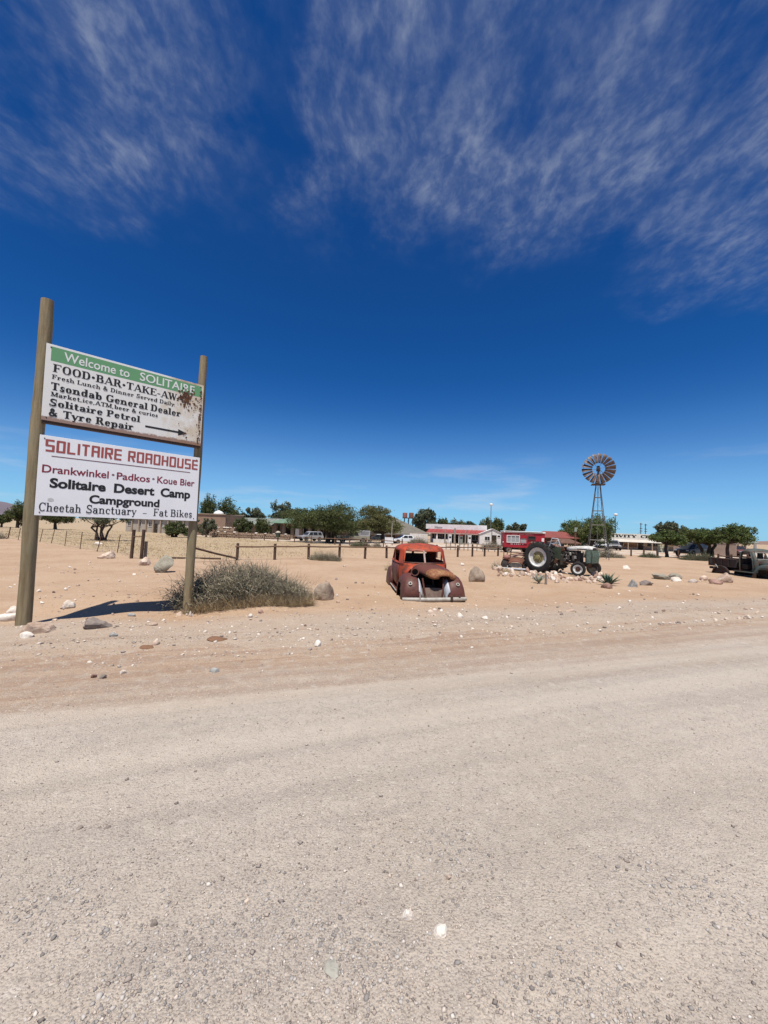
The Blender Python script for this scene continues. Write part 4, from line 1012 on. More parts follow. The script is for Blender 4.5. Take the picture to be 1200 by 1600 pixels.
    mb = MB(); mb.box((.82, 0, .5), (.04, .9, .75)); mb.build('firewall', M['black'], r)
    mb = MB(); mb.tube([(1.55, .1, .12), (1.5, .08, .6)], .025, 6); mb.tube([(1.62, -.28, .14), (1.66, .2, .24)], .02, 6); mb.box((1.3, .02, .28), (.35, .3, .28)); mb.build('engine_remains', M['dark_iron'], r, bevel=.02)
    # mudguards
    for sg in (1, -1):
        f, rg2 = fender('front_fender', .72, 2.16, .30, .92, .70, r, M['car_maroon'], (1.12, 1.86, .50), sgn=sg)
        # pale patch on the inner front corner
        mb = MB(); V = []; F = []; rr = rg2[8:]; kk = range(7, 12)
        V = [p + Vector((.012, -sg * .014, .008)) for i, q_ in enumerate(rg2[10:15]) for p in q_[8:13]]
        for i in range(4):
            for j in range(4): F.append((i * 5 + j, i * 5 + j + 1, (i + 1) * 5 + j + 1, (i + 1) * 5 + j))
        mb.add(V, F); mb.build('bare_patch', M['bare'], f, 40, solid=.004)
        def on(yf, zf):   # point on the fender front
            return yf, zf
        hp = (rg2[13][5] + rg2[13][6]) / 2 + Vector((.012, 0, .010)); hx, hy, hz = hp
        mb = MB(); mb.lathe([(.030, .0), (.030, .02), (.052, .02), (.052, 0)], 16, (hx, hy, hz), (.82, sg * .08, .57), close=True); mb.build('lamp_ring', M['pale_metal'], f, 40)
        mb = MB(); mb.lathe([(0, 0), (.030, 0)], 12, (hx + .012, hy, hz + .008), (.82, sg * .08, .57)); mb.build('lamp_hole', M['black'], f)
        fender('rear_fender', -2.2, -.95, .66, .94, .62, r, M['car_maroon'], None, sgn=sg)
        mb = MB(); mb.box((-.12, sg * .80, .10), (1.7, .16, .05)); rb = mb.build('running_board', M['car_maroon'], r, bevel=.012)
        mb = MB(); mb.tube([(-.9, sg * .885, .13), (.72, sg * .885, .125)], .018, 6); mb.build('trim_strip', M['pale_metal'], rb)
    # loose headlamp bucket lying on the left fender as seen
    mb = MB(); mb.lathe([(.05, -.16), (.095, -.1), (.105, 0), (.085, .0), (.075, -.08), (0, -.1)], 18, (1.80, -.50, .82), (.95, -.05, .16)); hb = mb.build('headlamp_bucket', M['black'], r, 40)
    mb = MB(); mb.lathe([(.086, 0), (.09, .012), (.112, .012), (.112, -.015)], 18, (1.803, -.50, .8205), (.95, -.05, .16)); mb.build('bucket_rim', M['hood'], hb, 40)
    # bumper: pale round bar with brackets and overriders
    mb = MB(); pts = [(2.27 - .07 * (y / .86) ** 2 - .02 * (abs(y) > .8), y, .135) for y in np.linspace(-.88, .88, 13)]
    mb.tube(pts, [.052] + [.058] * 11 + [.052], 10); b = mb.build('bumper', M['pale_metal'], r, 50); b.rotation_euler = (R_(1.6), 0, 0)
    mb = MB(); mb.tube([(2.31, -.42, .03), (2.31, -.42, .33)], .020, 6); mb.build('overrider', M['pale_metal'], b)
    mb = MB(); mb.box((2.31, .45, .17), (.05, .07, .16)); mb.build('overrider', M['dark_iron'], b, bevel=.015)
    for y in (-.26, .68): MB().box((2.2, y, .20), (.14, .05, .04)).build('bumper_bracket', M['dark_iron'], b)
    return r
pf = base(678, 11.0)
hd = Vector((math.sin(R_(5)), -math.cos(R_(5)), 0))
pc = pf - hd * 2.1; pc.z = Tf(pf.x, pf.y) - .06
wrecked_sedan(pc, math.atan2(hd.y, hd.x))

# ------------------------------------------------------------------ second wreck behind the tractor
def rusty_front(loc, rz):
    r = thing('wrecked_car', 'low rusty car front with chrome bumper behind the tractor wheel', 'car wreck', loc, rz)
    mat = rusty('brown rusted steel', (.16, .06, .035), (.07, .028, .02), .55, 3, .7, light=(.22, .10, .05))
    for sg in (1, -1): fender('front_fender', -.55, .55, .34, .82, .56, r, M['black'], (-.3, .35, .4), sgn=sg)
    st = [(-.9, .62, .3, .66), (-.5, .6, .3, .72), (0, .5, .28, .70), (.35, .42, .26, .62), (.5, .36, .26, .50)]
    mb = MB(); mb.loft([[Vector((x, w * math.cos(a), zb + (zt - zb) * math.sin(a) ** .7)) for a in np.linspace(0, math.pi, 13)] for x, w, zb, zt in st], closed=False); mb.build('hood', mat, r, 40, solid=.015)
    mb = MB(); mb.lathe([(0, .0), (.9, 0), (1, .05), (1, .12)], 20, (0, 0, 0), (1, 0, 0)); g = mb.build('grille', M['black'], r, 40); g.scale = (.4, .40, .13); g.location = (.48, 0, .33)
    mb = MB()
    for k in range(11): mb.box((.535, -.33 + .066 * k, .33), (.012, .02, .22 * math.sqrt(max(.1, 1 - ((k - 5) / 5.6) ** 2))))
    mb.build('grille_bars', M['pale_metal'], r)
    mb = MB(); mb.tube([(.70 - .1 * (y / .8) ** 2, y, .13) for y in np.linspace(-.85, .85, 9)], .05, 8); mb.build('bumper', M['bare'], r, 50)
    mb = MB(); mb.box((.72, -.4, .18), (.03, .05, .22)); mb.build('overrider', M['bare'], r)
    mb = MB()
    for (a, b_) in (((-.5, -.7, .6), (-.45, .7, .95)), ((-.4, -.6, .75), (-.2, .3, .98)), ((-.6, .2, .6), (-.3, .75, 1.1)), ((-.3, -.55, .7), (-.35, -.5, 1.15)), ((-.3, -.35, .7), (-.35, -.3, 1.2)), ((-.3, -.75, .55), (-.34, -.7, 1.05)), ((-.7, .5, .6), (-.4, .1, 1.3)), ((-.2, .4, .66), (-.25, .65, 1.0))):
        mb.tube([a, tuple((u + w) / 2 + .03 for u, w in zip(a, b_)), b_], .024, 5)
    mb.build('bent_frame_tubes', mat, r)
    mb = MB(); mb.box((-.55, -.1, .78), (.5, .9, .10), M=Matrix.Rotation(.3, 3, 'X')); mb.box((-.6, .35, .9), (.4, .5, .05), M=Matrix.Rotation(-.5, 3, 'Y')); mb.build('loose_panel', pm('pale peeling panel', (.42, .30, .24), (.25, .13, .09), 6, .8), r)
    v = ICO2[0]; MB().add([(p[0] * .16 + .25, p[1] * .2 - .5, p[2] * .15 + .72) for p in v], [tuple(f) for f in ICO2[1]]).build('headlamp', pm('faded pink enamel', (.36, .17, .13), (.22, .09, .07), 8, .6), r, 60)
    return r
p2 = base(806, 22.6); p2.z -= .04
rusty_front(p2, R_(-112))

# ------------------------------------------------------------------ old tractor
M['rubber'] = pm('perished black rubber', (.018, .017, .016), (.038, .034, .030), 8, .85, bump=.3)
M['rim_white'] = pm('white painted rim', (.70, .70, .66), (.52, .50, .45), 6, .5)
M['hub_yellow'] = pm('dull yellow green hub', (.30, .27, .12), (.20, .17, .08), 8, .6)
M['tractor_green'] = pm('faded tractor green', (.065, .085, .052), (.04, .048, .033), 6, .65)
M['tractor_grey'] = pm('chalky white tractor paint', (.66, .66, .62), (.40, .36, .30), 5, .6)
M['grille_green'] = pm('pale green grille', (.15, .205, .165), (.09, .12, .095), 9, .6)
M['engine'] = pm('oily cast iron', (.05, .046, .042), (.10, .075, .055), 9, .65)
M['brown_iron'] = pm('rusted brown iron', (.13, .065, .04), (.08, .038, .026), 7, .8)
def wheel(parent, c, axis, Ro, w, Ri, lugs, rimmat, hubmat, name='wheel', deep=.5, hubr=.5):
    c = Vector(c); ax = Vector(axis).normalized(); h = w / 2
    e = bpy.data.objects.new(name, None); COL.objects.link(e); e.parent = parent; e.location = c
    prof = [(Ri, -h * .75), (Ri + .02, -h * .95), (Ro * .88, -h), (Ro * .97, -h * .85), (Ro, -h * .5), (Ro, h * .5), (Ro * .97, h * .85), (Ro * .88, h), (Ri + .02, h * .95), (Ri, h * .75)]
    mb = MB(); mb.lathe(prof, 36, (0, 0, 0), ax, close=True)
    if lugs:
        a = ax.orthogonal().normalized(); b = ax.cross(a)
        for k in range(lugs):
            for sg in (1, -1):
                an = 2 * math.pi * (k + .25 * sg) / lugs; rd = a * math.cos(an) + b * math.sin(an); tg = ax.cross(rd)
                Mx = Matrix((tg * .8 + ax * sg * .6, ax * .8 - tg * sg * .6, rd)).transposed()
                mb.box(rd * (Ro + .012) + ax * sg * h * .46, (.045, w * .5, .05), M=Mx)
    mb.build('tyre', M['rubber'], e, 40)
    mb = MB(); mb.lathe([(Ri + .015, h * .80), (Ri * .93, h * .84), (Ri * .88, h * .5), (Ri * .62, h * deep), (Ri * hubr, h * deep)], 32, (0, 0, 0), ax); mb.build('rim', rimmat, e, 40)
    mb = MB(); mb.lathe([(Ri + .015, -h * .80), (Ri * .9, -h * .84), (Ri * .86, -h * .3), (0, -h * .3)], 24, (0, 0, 0), ax); mb.build('inner_rim', M['engine'], e, 40)
    mb = MB(); mb.lathe([(Ri * (hubr + .03), h * (deep - .02)), (Ri * hubr * .9, h * (deep + .12)), (Ri * hubr * .5, h * (deep + .05)), (Ri * .24, h * (deep + .06)), (Ri * .22, h * (deep + .4)), (Ri * .12, h * (deep + .45)), (0, h * (deep + .45))], 24, (0, 0, 0), ax); mb.build('hub', hubmat, e, 40)
    mb = MB(); a = ax.orthogonal().normalized(); b = ax.cross(a)
    for k in range(8):
        an = k * math.pi / 4; mb.lathe([(.02, 0), (.02, .03), (0, .03)], 6, (a * math.cos(an) + b * math.sin(an)) * Ri * hubr * .7 + ax * h * (deep + .06), ax)
    mb.build('wheel_nuts', M['brown_iron'], e)
    return e
def tractor(loc, rz):
    r = thing('tractor', 'old green and white tractor with big whitewalled rear wheel among rocks', 'tractor', loc, rz)
    # x forward, origin on the ground under the rear axle, -y is the side seen
    for sg in (-1, 1): wheel(r, (0, sg * .70, .70), (0, sg, 0), .72, .34, .46, 18, M['rim_white'], M['hub_yellow'], 'rear_wheel', .35, .60)
    for sg in (-1, 1):
        a = R_(14); wheel(r, (1.90, sg * .74, .29), (math.sin(a) * sg * -1, sg * math.cos(a), 0), .31, .16, .19, 0, M['rim_white'] if sg < 0 else M['brown_iron'], M['brown_iron'], 'front_wheel', .3, .55)
    mb = MB(); mb.lathe([(.0, -.62), (.13, -.6), (.15, -.2), (.24, -.12), (.24, .12), (.15, .2), (.13, .6), (0, .62)], 14, (0, 0, .70), (0, 1, 0)); mb.box((.42, 0, .70), (.9, .36, .42)); mb.box((.85, 0, .62), (.3, .42, .5)); mb.build('gearbox', M['engine'], r, 40, bevel=.03)
    mb = MB(); mb.box((1.32, 0, .74), (.78, .34, .50)); mb.box((1.30, 0, 1.02), (.66, .24, .12))
    for k in range(4): mb.lathe([(.05, 0), (.05, .12), (.03, .12)], 8, (1.05 + k * .17, -.17, .95), (0, -1, .3))
    mb.tube([(1.0, -.22, .97), (1.3, -.26, .96), (1.62, -.23, .94)], .035, 7); mb.lathe([(.09, 0), (.09, .14), (0, .15)], 10, (1.05, -.2, .62), (0, -1, 0)); mb.lathe([(.07, 0), (.07, .22), (0, .22)], 10, (1.45, -.24, .62), (0, 0, 1)); mb.box((1.2, -.24, .76), (.2, .12, .16)); mb.build('engine', M['engine'], r, 40, bevel=.012)
    mb = MB(); mb.tube([(1.0, -.2, .85), (1.2, -.28, .8), (1.4, -.24, 1.0), (1.6, -.2, .9)], .018, 5); mb.tube([(1.1, -.22, 1.0), (1.15, -.3, .7), (1.3, -.25, .6)], .014, 5); mb.lathe([(.05, 0), (.06, .1), (.02, .13)], 8, (1.32, -.27, .86), (0, 0, 1)); mb.box((1.52, -.23, .78), (.1, .1, .14)); mb.build('pipes', M['pale_metal'], r, 40)
    # bonnet: white, rounded over
    st = [(1.12, .22, 1.10, 1.24), (1.5, .265, 1.10, 1.29), (1.9, .29, 1.12, 1.31), (2.16, .285, 1.13, 1.30), (2.30, .25, 1.13, 1.24)]
    mb = MB(); mb.loft([[Vector((x, w * math.copysign(abs(math.cos(a)) ** .5, math.cos(a)), zb + (zt - zb) * math.sin(a) ** .7)) for a in np.linspace(0, math.pi, 13)] for x, w, zb, zt in st], closed=False); mb.build('bonnet', M['tractor_grey'], r, 40, solid=.015)
    mb = MB(); mb.box((1.85, -.292, 1.16), (.42, .008, .035)); mb.build('badge_strip', M['ink'], r)
    # grille: upright housing with vertical bars
    mb = MB(); mb.prism([(2.02, .50), (2.29, .54), (2.33, .88), (2.29, 1.12), (2.02, 1.12)], (0, -.35, 0), (1, 0, 0), (0, 0, 1), (0, 1, 0), .70); g = mb.build('grille_housing', M['tractor_green'], r, bevel=.03)
    for k in range(11):
        y = -.30 + .06 * k; MB().tube([(2.305, y, .56), (2.345, y, .88), (2.305, y, 1.10)], .015, 5).build('bar', M['grille_green'], g)
    for k in range(9): MB().box((2.06, -.356, .58 + .055 * k), (.012, .004, .02)).build('side_slot', M['ink'], g)
    mb = MB(); mb.prism([(2.09, .55), (2.26, .57), (2.28, .86), (2.26, 1.09), (2.09, 1.09)], (0, -.362, 0), (1, 0, 0), (0, 0, 1), (0, 1, 0), .008); mb.build('side_screen', M['grille_green'], g)
    mb = MB(); mb.lathe([(0, -.08), (.06, -.06), (.08, 0), (.075, .02), (0, .015)], 14, (2.28, .44, .93), (1, 0, 0)); mb.tube([(2.18, .3, .85), (2.23, .44, .9)], .015, 5); mb.build('headlamp', M['pale_metal'], r, 40)
    mb = MB(); mb.box((1.86, 0, .42), (.1, 1.0, .09)); mb.tube([(1.86, -.52, .42), (1.86, -.54, .29)], .035, 6); mb.tube([(1.86, .52, .42), (1.86, .54, .29)], .035, 6); mb.tube([(1.86, -.5, .36), (.95, -.22, .55)], .025, 6); mb.tube([(1.86, .5, .36), (.95, .22, .55)], .025, 6); mb.box((1.9, 0, .5), (.3, .25, .16)); mb.build('front_axle', M['brown_iron'], r)
    # scuttle, dash, steering wheel, seat, mudguard remains
    mb = MB(); mb.prism([(.36, .55), (.86, .62), (.92, 1.16), (.72, 1.22), (.48, 1.14)], (0, -.34, 0), (1, 0, 0), (0, 0, 1), (0, 1, 0), .05); mb.build('side_panel', M['tractor_green'], r, bevel=.012)
    mb = MB(); mb.prism([(.25, .62), (.72, .45), (.80, .62), (.35, .80)], (0, -.46, 0), (1, 0, 0), (0, 0, 1), (0, 1, 0), .1); mb.build('foot_plate', M['brown_iron'], r)
    mb = MB(); mb.box((.86, 0, 1.12), (.24, .40, .2), M=Matrix.Rotation(-.3, 3, 'Y')); mb.build('dash', M['brown_iron'], r, bevel=.02)
    mb = MB(); pts = [Vector((.56 + .06 * math.cos(a), .21 * math.sin(a), 1.36 + .2 * math.cos(a))) for a in np.linspace(0, 2 * math.pi, 21)]; mb.tube(pts, .016, 6, cap=False); mb.tube([(.56, 0, 1.36), (.9, 0, 1.1)], .02, 6); mb.tube([(.62, 0, 1.56), (.50, 0, 1.16)], .012, 5); mb.tube([(.56, -.2, 1.36), (.56, .2, 1.36)], .012, 5); mb.build('steering_wheel', M['pale_metal'], r)
    mb = MB(); mb.tube([(.30, -.30, .85), (.34, -.34, 1.25), (.46, -.33, 1.62), (.74, -.32, 1.60), (.86, -.3, 1.26)], .028, 6); mb.tube([(.40, -.30, 1.36), (.74, -.31, 1.40)], .022, 6); mb.build('hand_rail', M['bare'], r)
    mb = MB(); mb.box((.52, -.02, 1.27), (.26, .40, .03), M=Matrix.Rotation(.4, 3, 'Y')); mb.box((.98, .0, 1.235), (.42, .34, .03)); mb.build('loose_cowling', pm('pinkish rusted tin', (.36, .22, .17), (.22, .11, .08), 8, .75), r)
    mb = MB(); mb.lathe([(0, 0), (.16, .01), (.21, .05), (.22, .1)], 14, (-.12, 0, 1.08), (.2, 0, 1)); mb.tube([(-.1, 0, 1.08), (.15, 0, .86)], .03, 6); mb.build('seat', M['brown_iron'], r, 40, solid=0)
    for k, (a, b_) in enumerate((((.62, -.36, .62), (.78, -.44, .36)), ((.5, -.38, .7), (.62, -.48, .40)), ((.68, -.2, .95), (.60, -.3, 1.3)))): MB().tube([a, b_], .018, 5).build('lever', M['pale_metal'], r)
    mb = MB(); mb.tube([(1.38, .05, 1.2), (1.39, .05, 1.6)], .03, 8); mb.tube([(1.39, .05, 1.6), (1.395, .05, 1.95)], .046, 8); mb.build('exhaust', rusty('rusty exhaust', (.22, .11, .06), amount=.5), r); 
    mb = MB(); mb.tube([(1.395, .05, 1.95), (1.41, .05, 2.14)], .06, 8); mb.box((1.41, .10, 2.12), (.07, .14, .06)); mb.build('exhaust_cap', pm('pale green paint', (.33, .40, .33), (.22, .26, .2), 9), r)
    return r
tp = base(842, 21.4); tp.z = Tf(tp.x, tp.y) + .03
hd = Vector((.61, -.79, 0)).normalized()
tc_ = tp + Vector((-hd.y, hd.x, 0)) * .78
tr_ = tractor(tc_, math.atan2(hd.y, hd.x)); tr_.rotation_euler[1] = R_(-1.0); tr_.scale = (1.12, 1.12, 1.12)

# ------------------------------------------------------------------ old pickup at the right edge
M['truck_green'] = rusty('grey green truck paint', (.062, .084, .074), (.075, .038, .026), .44, 3.0, .6, light=(.12, .065, .04))
M['truck_dark'] = rusty('dark truck bed', (.045, .040, .036), (.050, .022, .016), .5, 3.0, .8, light=(.085, .040, .026))
def pickup(loc, rz):
    r = thing('pickup_wreck', 'old grey green pickup wreck with open door at the right edge', 'pickup wreck', loc, rz)
    # x forward, origin on the ground under the rear end of the bed; -y is the side seen
    mb = MB(); zb, zt = .50, .98
    mb.box((.95, -.70, (zb + zt) / 2), (1.9, .04, zt - zb)); mb.box((.95, .70, (zb + zt) / 2), (1.9, .04, zt - zb)); mb.box((1.88, 0, (zb + zt) / 2), (.04, 1.36, zt - zb)); mb.box((.95, 0, zb + .02), (1.86, 1.36, .04))
    mb.tube([(0, -.72, zt), (1.9, -.72, zt)], .035, 6); mb.tube([(0, .72, zt), (1.9, .72, zt)], .035, 6); mb.build('bed', M['truck_dark'], r)
    mb = MB(); mb.box((-.01, 0, (zb + zt) / 2), (.04, 1.34, zt - zb - .03)); mb.build('tailgate', M['truck_green'], r, bevel=.01)
    for x in (.45, .95, 1.42): MB().box((x, -.735, (zb + zt) / 2), (.06, .03, zt - zb - .06)).build('bed_rib', M['truck_dark'], r)
    mb = MB(); mb.box((.22, -.728, .78), (.2, .02, .30)); mb.build('side_plate', M['truck_green'], r, bevel=.03)
    for sg in (-1, 1):
        f, _ = fender('rear_fender', .30, 1.45, .68, .80, .50, r, M['truck_dark'], (.40, 1.35, .50), sgn=sg)
        f, _ = fender('front_fender', 2.95, 4.35, .44, .92, .80, r, M['truck_green'], (3.25, 4.05, .62), sgn=sg)
    mb = MB(); mb.tube([(.62, -.95, .42), (.78, -.96, .62), (.92, -.95, .42)], .02, 5); mb.build('bent_trim', M['pale_metal'], r)
    mb = MB(); mb.box((1.9, -.42, .36), (4.2, .09, .14)); mb.box((1.9, .42, .36), (4.2, .09, .14)); mb.box((.9, 0, .36), (.2, 1.2, .2)); mb.box((3.6, 0, .34), (.14, 1.3, .14)); mb.build('chassis', M['black'], r)
    # cab shell with openings
    R = [(.34, 1.96, 3.10, .74), (.60, 1.95, 3.14, .765), (1.02, 1.95, 3.10, .765), (1.10, 1.955, 3.06, .76), (1.46, 2.02, 2.86, .70), (1.54, 2.06, 2.80, .67), (1.63, 2.16, 2.66, .56), (1.67, 2.3, 2.5, .36)]
    rings = [supring(z, a, b, w, SEL, 5.0 if z < 1.5 else 3.2) for z, a, b, w in R]
    holes = mirror_holes(3, [0, 1, 2]) | mirror_holes(3, [5, 6, 7, 8, 9, 10]) | mirror_holes(3, [13, 14, 15])
    for row in (0, 1, 2): holes |= {(row, 2 * NS - 2 - k) for k in (5, 6, 7, 8, 9, 10)}
    holes.discard((3, NS - 1)); holes.add((3, NS - 1))
    shell('cab', rings, holes, M['truck_green'], r, .03)
    mb = MB(); mb.tube([rings[k][2 * NS - 1 - 11] + Vector((0, -.01, 0)) for k in (0, 1, 2, 3, 4)], .03, 6); mb.tube([rings[k][2 * NS - 1 - 5] + Vector((0, -.01, 0)) for k in (0, 1, 2, 3, 4)], .028, 6); mb.build('door_frame', M['truck_green'], r)
    mb = MB(); mb.tube([(3.085, 0, 1.10), (2.87, 0, 1.46)], .022, 6); mb.build('windscreen_post', M['truck_green'], r)
    mb = MB(); mb.tube([rings[3][k] for k in range(4)][::-1] + [rings[3][2 * NS - 1 - k] for k in range(4)], .022, 6); mb.tube([rings[4][k] for k in range(4)][::-1] + [rings[4][2 * NS - 1 - k] for k in range(4)], .022, 6); mb.build('windscreen_frame', M['pale_metal'], r)
    mb = MB(); mb.box((2.25, 0, .62), (.45, 1.25, .3)); mb.box((2.06, 0, .85), (.14, 1.25, .5)); mb.build('seat', M['dark_seat'], r, bevel=.03)
    mb = MB(); mb.box((2.52, 0, .40), (1.1, 1.42, .04)); mb.box((3.0, 0, .9), (.08, 1.3, .35)); mb.build('cab_floor', M['black'], r)
    mb = MB(); pts = [Vector((2.72 + .08 * math.cos(a), .35 + .2 * math.sin(a), 1.02 + .18 * math.cos(a))) for a in np.linspace(0, 6.2832, 17)]; mb.tube(pts, .016, 5, cap=False); mb.tube([(2.72, .35, 1.02), (3.0, .35, .75)], .02, 5); mb.build('steering_wheel', M['black'], r)
    mb = MB(); mb.box((2.5, -.83, .33), (1.25, .18, .05)); mb.box((2.5, .83, .33), (1.25, .18, .05)); mb.build('running_board', M['truck_green'], r, bevel=.012)
    st = [(3.04, .60, .70, 1.09), (3.4, .50, .70, 1.09), (3.9, .40, .72, 1.06), (4.3, .34, .74, 1.02), (4.42, .28, .75, .95)]
    mb = MB(); mb.loft([[Vector((x, w * math.copysign(abs(math.cos(a)) ** .7, math.cos(a)), z0 + (z1 - z0) * math.sin(a) ** .7)) for a in np.linspace(0, math.pi, 13)] for x, w, z0, z1 in st], closed=False); mb.build('hood', M['truck_green'], r, 40, solid=.015)
    mb = MB(); mb.prism([(3.05, .55), (4.3, .55), (4.34, .74), (3.05, .72)], (0, -.50, 0), (1, 0, 0), (0, 0, 1), (0, 1, 0), .02); mb.prism([(3.05, .55), (4.3, .55), (4.34, .74), (3.05, .72)], (0, .48, 0), (1, 0, 0), (0, 0, 1), (0, 1, 0), .02); mb.build('hood_side', M['car_maroon'], r)
    mb = MB(); mb.box((4.38, 0, .62), (.06, .5, .5)); mb.build('grille', M['truck_dark'], r, bevel=.03)
    return r
pp = base(1109, 25.2); pp.z -= .05
pickup(pp + Vector((.68, .1, 0)), R_(-87))

# ------------------------------------------------------------------ wind pump
M['galv'] = pm('weathered galvanised steel', (.155, .15, .14), (.105, .095, .085), 5, .5, .3)
M['blade_rust'] = rusty('rusty galvanised blade', (.22, .18, .15), (.11, .052, .032), .52, 3.5, .5, light=(.22, .125, .08))
def windpump(loc, rz):
    r = thing('wind_pump', 'tall steel wind pump with a rusty many bladed wheel', 'windmill', loc, rz)
    ht, bw, tw = 6.95, .86, .17
    def leg(sx_, sy_, z): f = z / ht; w = bw + (tw - bw) * f; return Vector((sx_ * w, sy_ * w, z))
    for a in (-1, 1):
        for b in (-1, 1): MB().tube([leg(a, b, -.2), leg(a, b, ht)], .035, 5).build('leg', M['galv'], r)
    for z in (1.75, 3.15, 4.5, 5.75):
        for a, b, c, d in ((-1, -1, 1, -1), (1, -1, 1, 1), (1, 1, -1, 1), (-1, 1, -1, -1)):
            MB().tube([leg(a, b, z), leg(c, d, z)], .024, 4).build('girt', M['galv'], r)
    for z0, z1 in ((1.75, 3.15), (3.15, 4.5), (4.5, 5.75), (5.75, 6.9)):
        for a, b, c, d in ((-1, -1, 1, -1), (1, -1, 1, 1), (1, 1, -1, 1), (-1, 1, -1, -1)):
            MB().tube([leg(a, b, z0), leg(c, d, z1)], .007, 3).build('brace', M['galv'], r)
    mb = MB(); mb.tube([(0, 0, 0), (0, 0, 8.3)], .03, 5); mb.build('pump_rod', M['galv'], r)
    mb = MB(); mb.box((0, 0, ht), (1.15, .9, .05)); mb.box((0, -.42, ht + .05), (1.15, .05, .05)); mb.build('platform', M['dark_iron'], r)
    mb = MB(); mb.tube([(0, 0, ht), (0, 0, 8.25)], [.11, .07], 8); mb.box((0, .02, 8.42), (.28, .55, .34)); mb.lathe([(.14, 0), (.12, .16), (0, .17)], 12, (0, .02, 8.58), (0, 0, 1)); mb.build('gearbox', M['dark_iron'], r, bevel=.03)
    hub = Vector((0, -.42, 8.42))
    mb = MB(); mb.lathe([(0, -.12), (.12, -.10), (.14, .1), (0, .12)], 14, hub, (0, 1, 0)); mb.build('hub', M['dark_iron'], r, 40)
    N = 18; Ro, Ri = 1.42, .53
    for rr in (.66, 1.30): MB().tube([hub + Vector((rr * math.cos(a), .05, rr * math.sin(a))) for a in np.linspace(0, 2 * math.pi, 37)], .014, 4, cap=False).build('wheel_ring', M['galv'], r)
    for k in range(6):
        a = k * math.pi / 3 + .2; d = Vector((math.cos(a), 0, math.sin(a))); mb = MB(); mb.tube([hub + d * .1 + Vector((0, -.06, 0)), hub + d * 1.28], .013, 4); mb.tube([hub + d * .1 + Vector((0, .1, 0)), hub + d * .66], .010, 4); mb.build('spoke', M['galv'], r)
    # one sail: a curved, pitched sheet
    V = []; F = []
    for i in range(4):
        f = i / 3; rad = Ri + (Ro - Ri) * f; w = .095 + .135 * f
        for j in range(4):
            g = (j / 3 - .5) * 2; V.append((rad, .05 + .03 * (1 - g * g) - g * w * .52, g * w * .86))
    for i in range(3):
        for j in range(3): F.append((i * 4 + j, i * 4 + j + 1, i * 4 + j + 5, i * 4 + j + 4))
    mb = MB(); mb.add(V, F); b0 = mb.build('blade', M['blade_rust'], r, 60, solid=.006)
    for k in range(N):
        b = b0 if k == 0 else b0.copy()
        if k: COL.objects.link(b); b.parent = r
        b.location = hub; b.rotation_euler = (0, -(k + .3) * 2 * math.pi / N, 0)
    # folded vane behind the wheel
    mb = MB(); mb.tube([(0, .2, 8.42), (.25, 1.5, 8.42)], .025, 5); mb.prism([(.9, -.3), (1.8, -.42), (1.9, .42), (.9, .3)], (.05, .2, 8.42), (.19, .98, 0), (0, 0, 1), (1, 0, 0), .01); mb.build('vane', M['blade_rust'], r)
    return r
wp = base(933, 37.2)
windpump(wp, R_(-22))
# ------------------------------------------------------------------ fences
M['fence_wood'] = pm('dark creosoted fence wood', (.105, .062, .042), (.055, .034, .026), 5, .9, stretch=(1, 1, .4))
M['fence_brown'] = pm('brown fence wood', (.20, .125, .08), (.12, .07, .045), 5, .9)
M['fence_grey'] = pm('grey fence wood', (.28, .24, .20), (.19, .155, .12), 5, .9)
M['wire'] = pm('fence wire', (.12, .11, .10), rough=.5)
def fence(name, label, pts, h, rp, railz, rr, mat, railmat, drop=(), group=None):
    """pts: ground points of the posts; railz: rail heights"""
    o = pts[0]; r = thing(name, label, 'fence', o)
    q = random.Random(len(pts) * 7 + int(h * 100)); tops = []
    for i, p in enumerate(pts):
        hh = h * q.uniform(.94, 1.07); l = Vector((q.gauss(0, .02), q.gauss(0, .02), 0)) * h; d = p - o
        MB().tube([d + Vector((0, 0, -.15)), d + l * .5 + Vector((0, 0, hh * .5)), d + l + Vector((0, 0, hh))], [rp, rp * .98, rp * .9], 8).build('post', mat, r, 50)
        tops.append(d + l)
    for i in range(len(pts) - 1):
        if i in drop: continue
        for z in railz:
            a = tops[i] + Vector((0, -rp * .9, z + q.gauss(0, .012))); b = tops[i + 1] + Vector((0, -rp * .9, z + q.gauss(0, .012))); m = (a + b) / 2 + Vector((0, 0, -.015 + q.gauss(0, .012)))
            e = (b - a).normalized() * .1
            MB().tube([a - e, m, b + e], [rr, rr * .95, rr * .9], 7).build('rail', railmat, r, 50)
    return r
A0, A1 = Vector((-8.4, 22.6, 0)), Vector((10.6, 36.2, 0))
def G(v): return Vector((v.x, v.y, Tf(v.x, v.y)))
front_px = [370, 429, 482, 530, 570, 604, 645, 682, 715, 738, 757, 778]
def on_line(px):
    lo, hi = 0.0, 1.05
    for _ in range(40):
        m = (lo + hi) / 2; P = A0.lerp(A1, m)
        if proj((P.x, P.y, Tf(P.x, P.y)))[0] < px: lo = m
        else: hi = m
    return G(A0.lerp(A1, lo))
fence('rail_fence', 'dark pole and rail fence across the sand behind the red car', [on_line(p) for p in front_px], .98, .085, (.80,), .05, M['fence_wood'], M['fence_brown'])
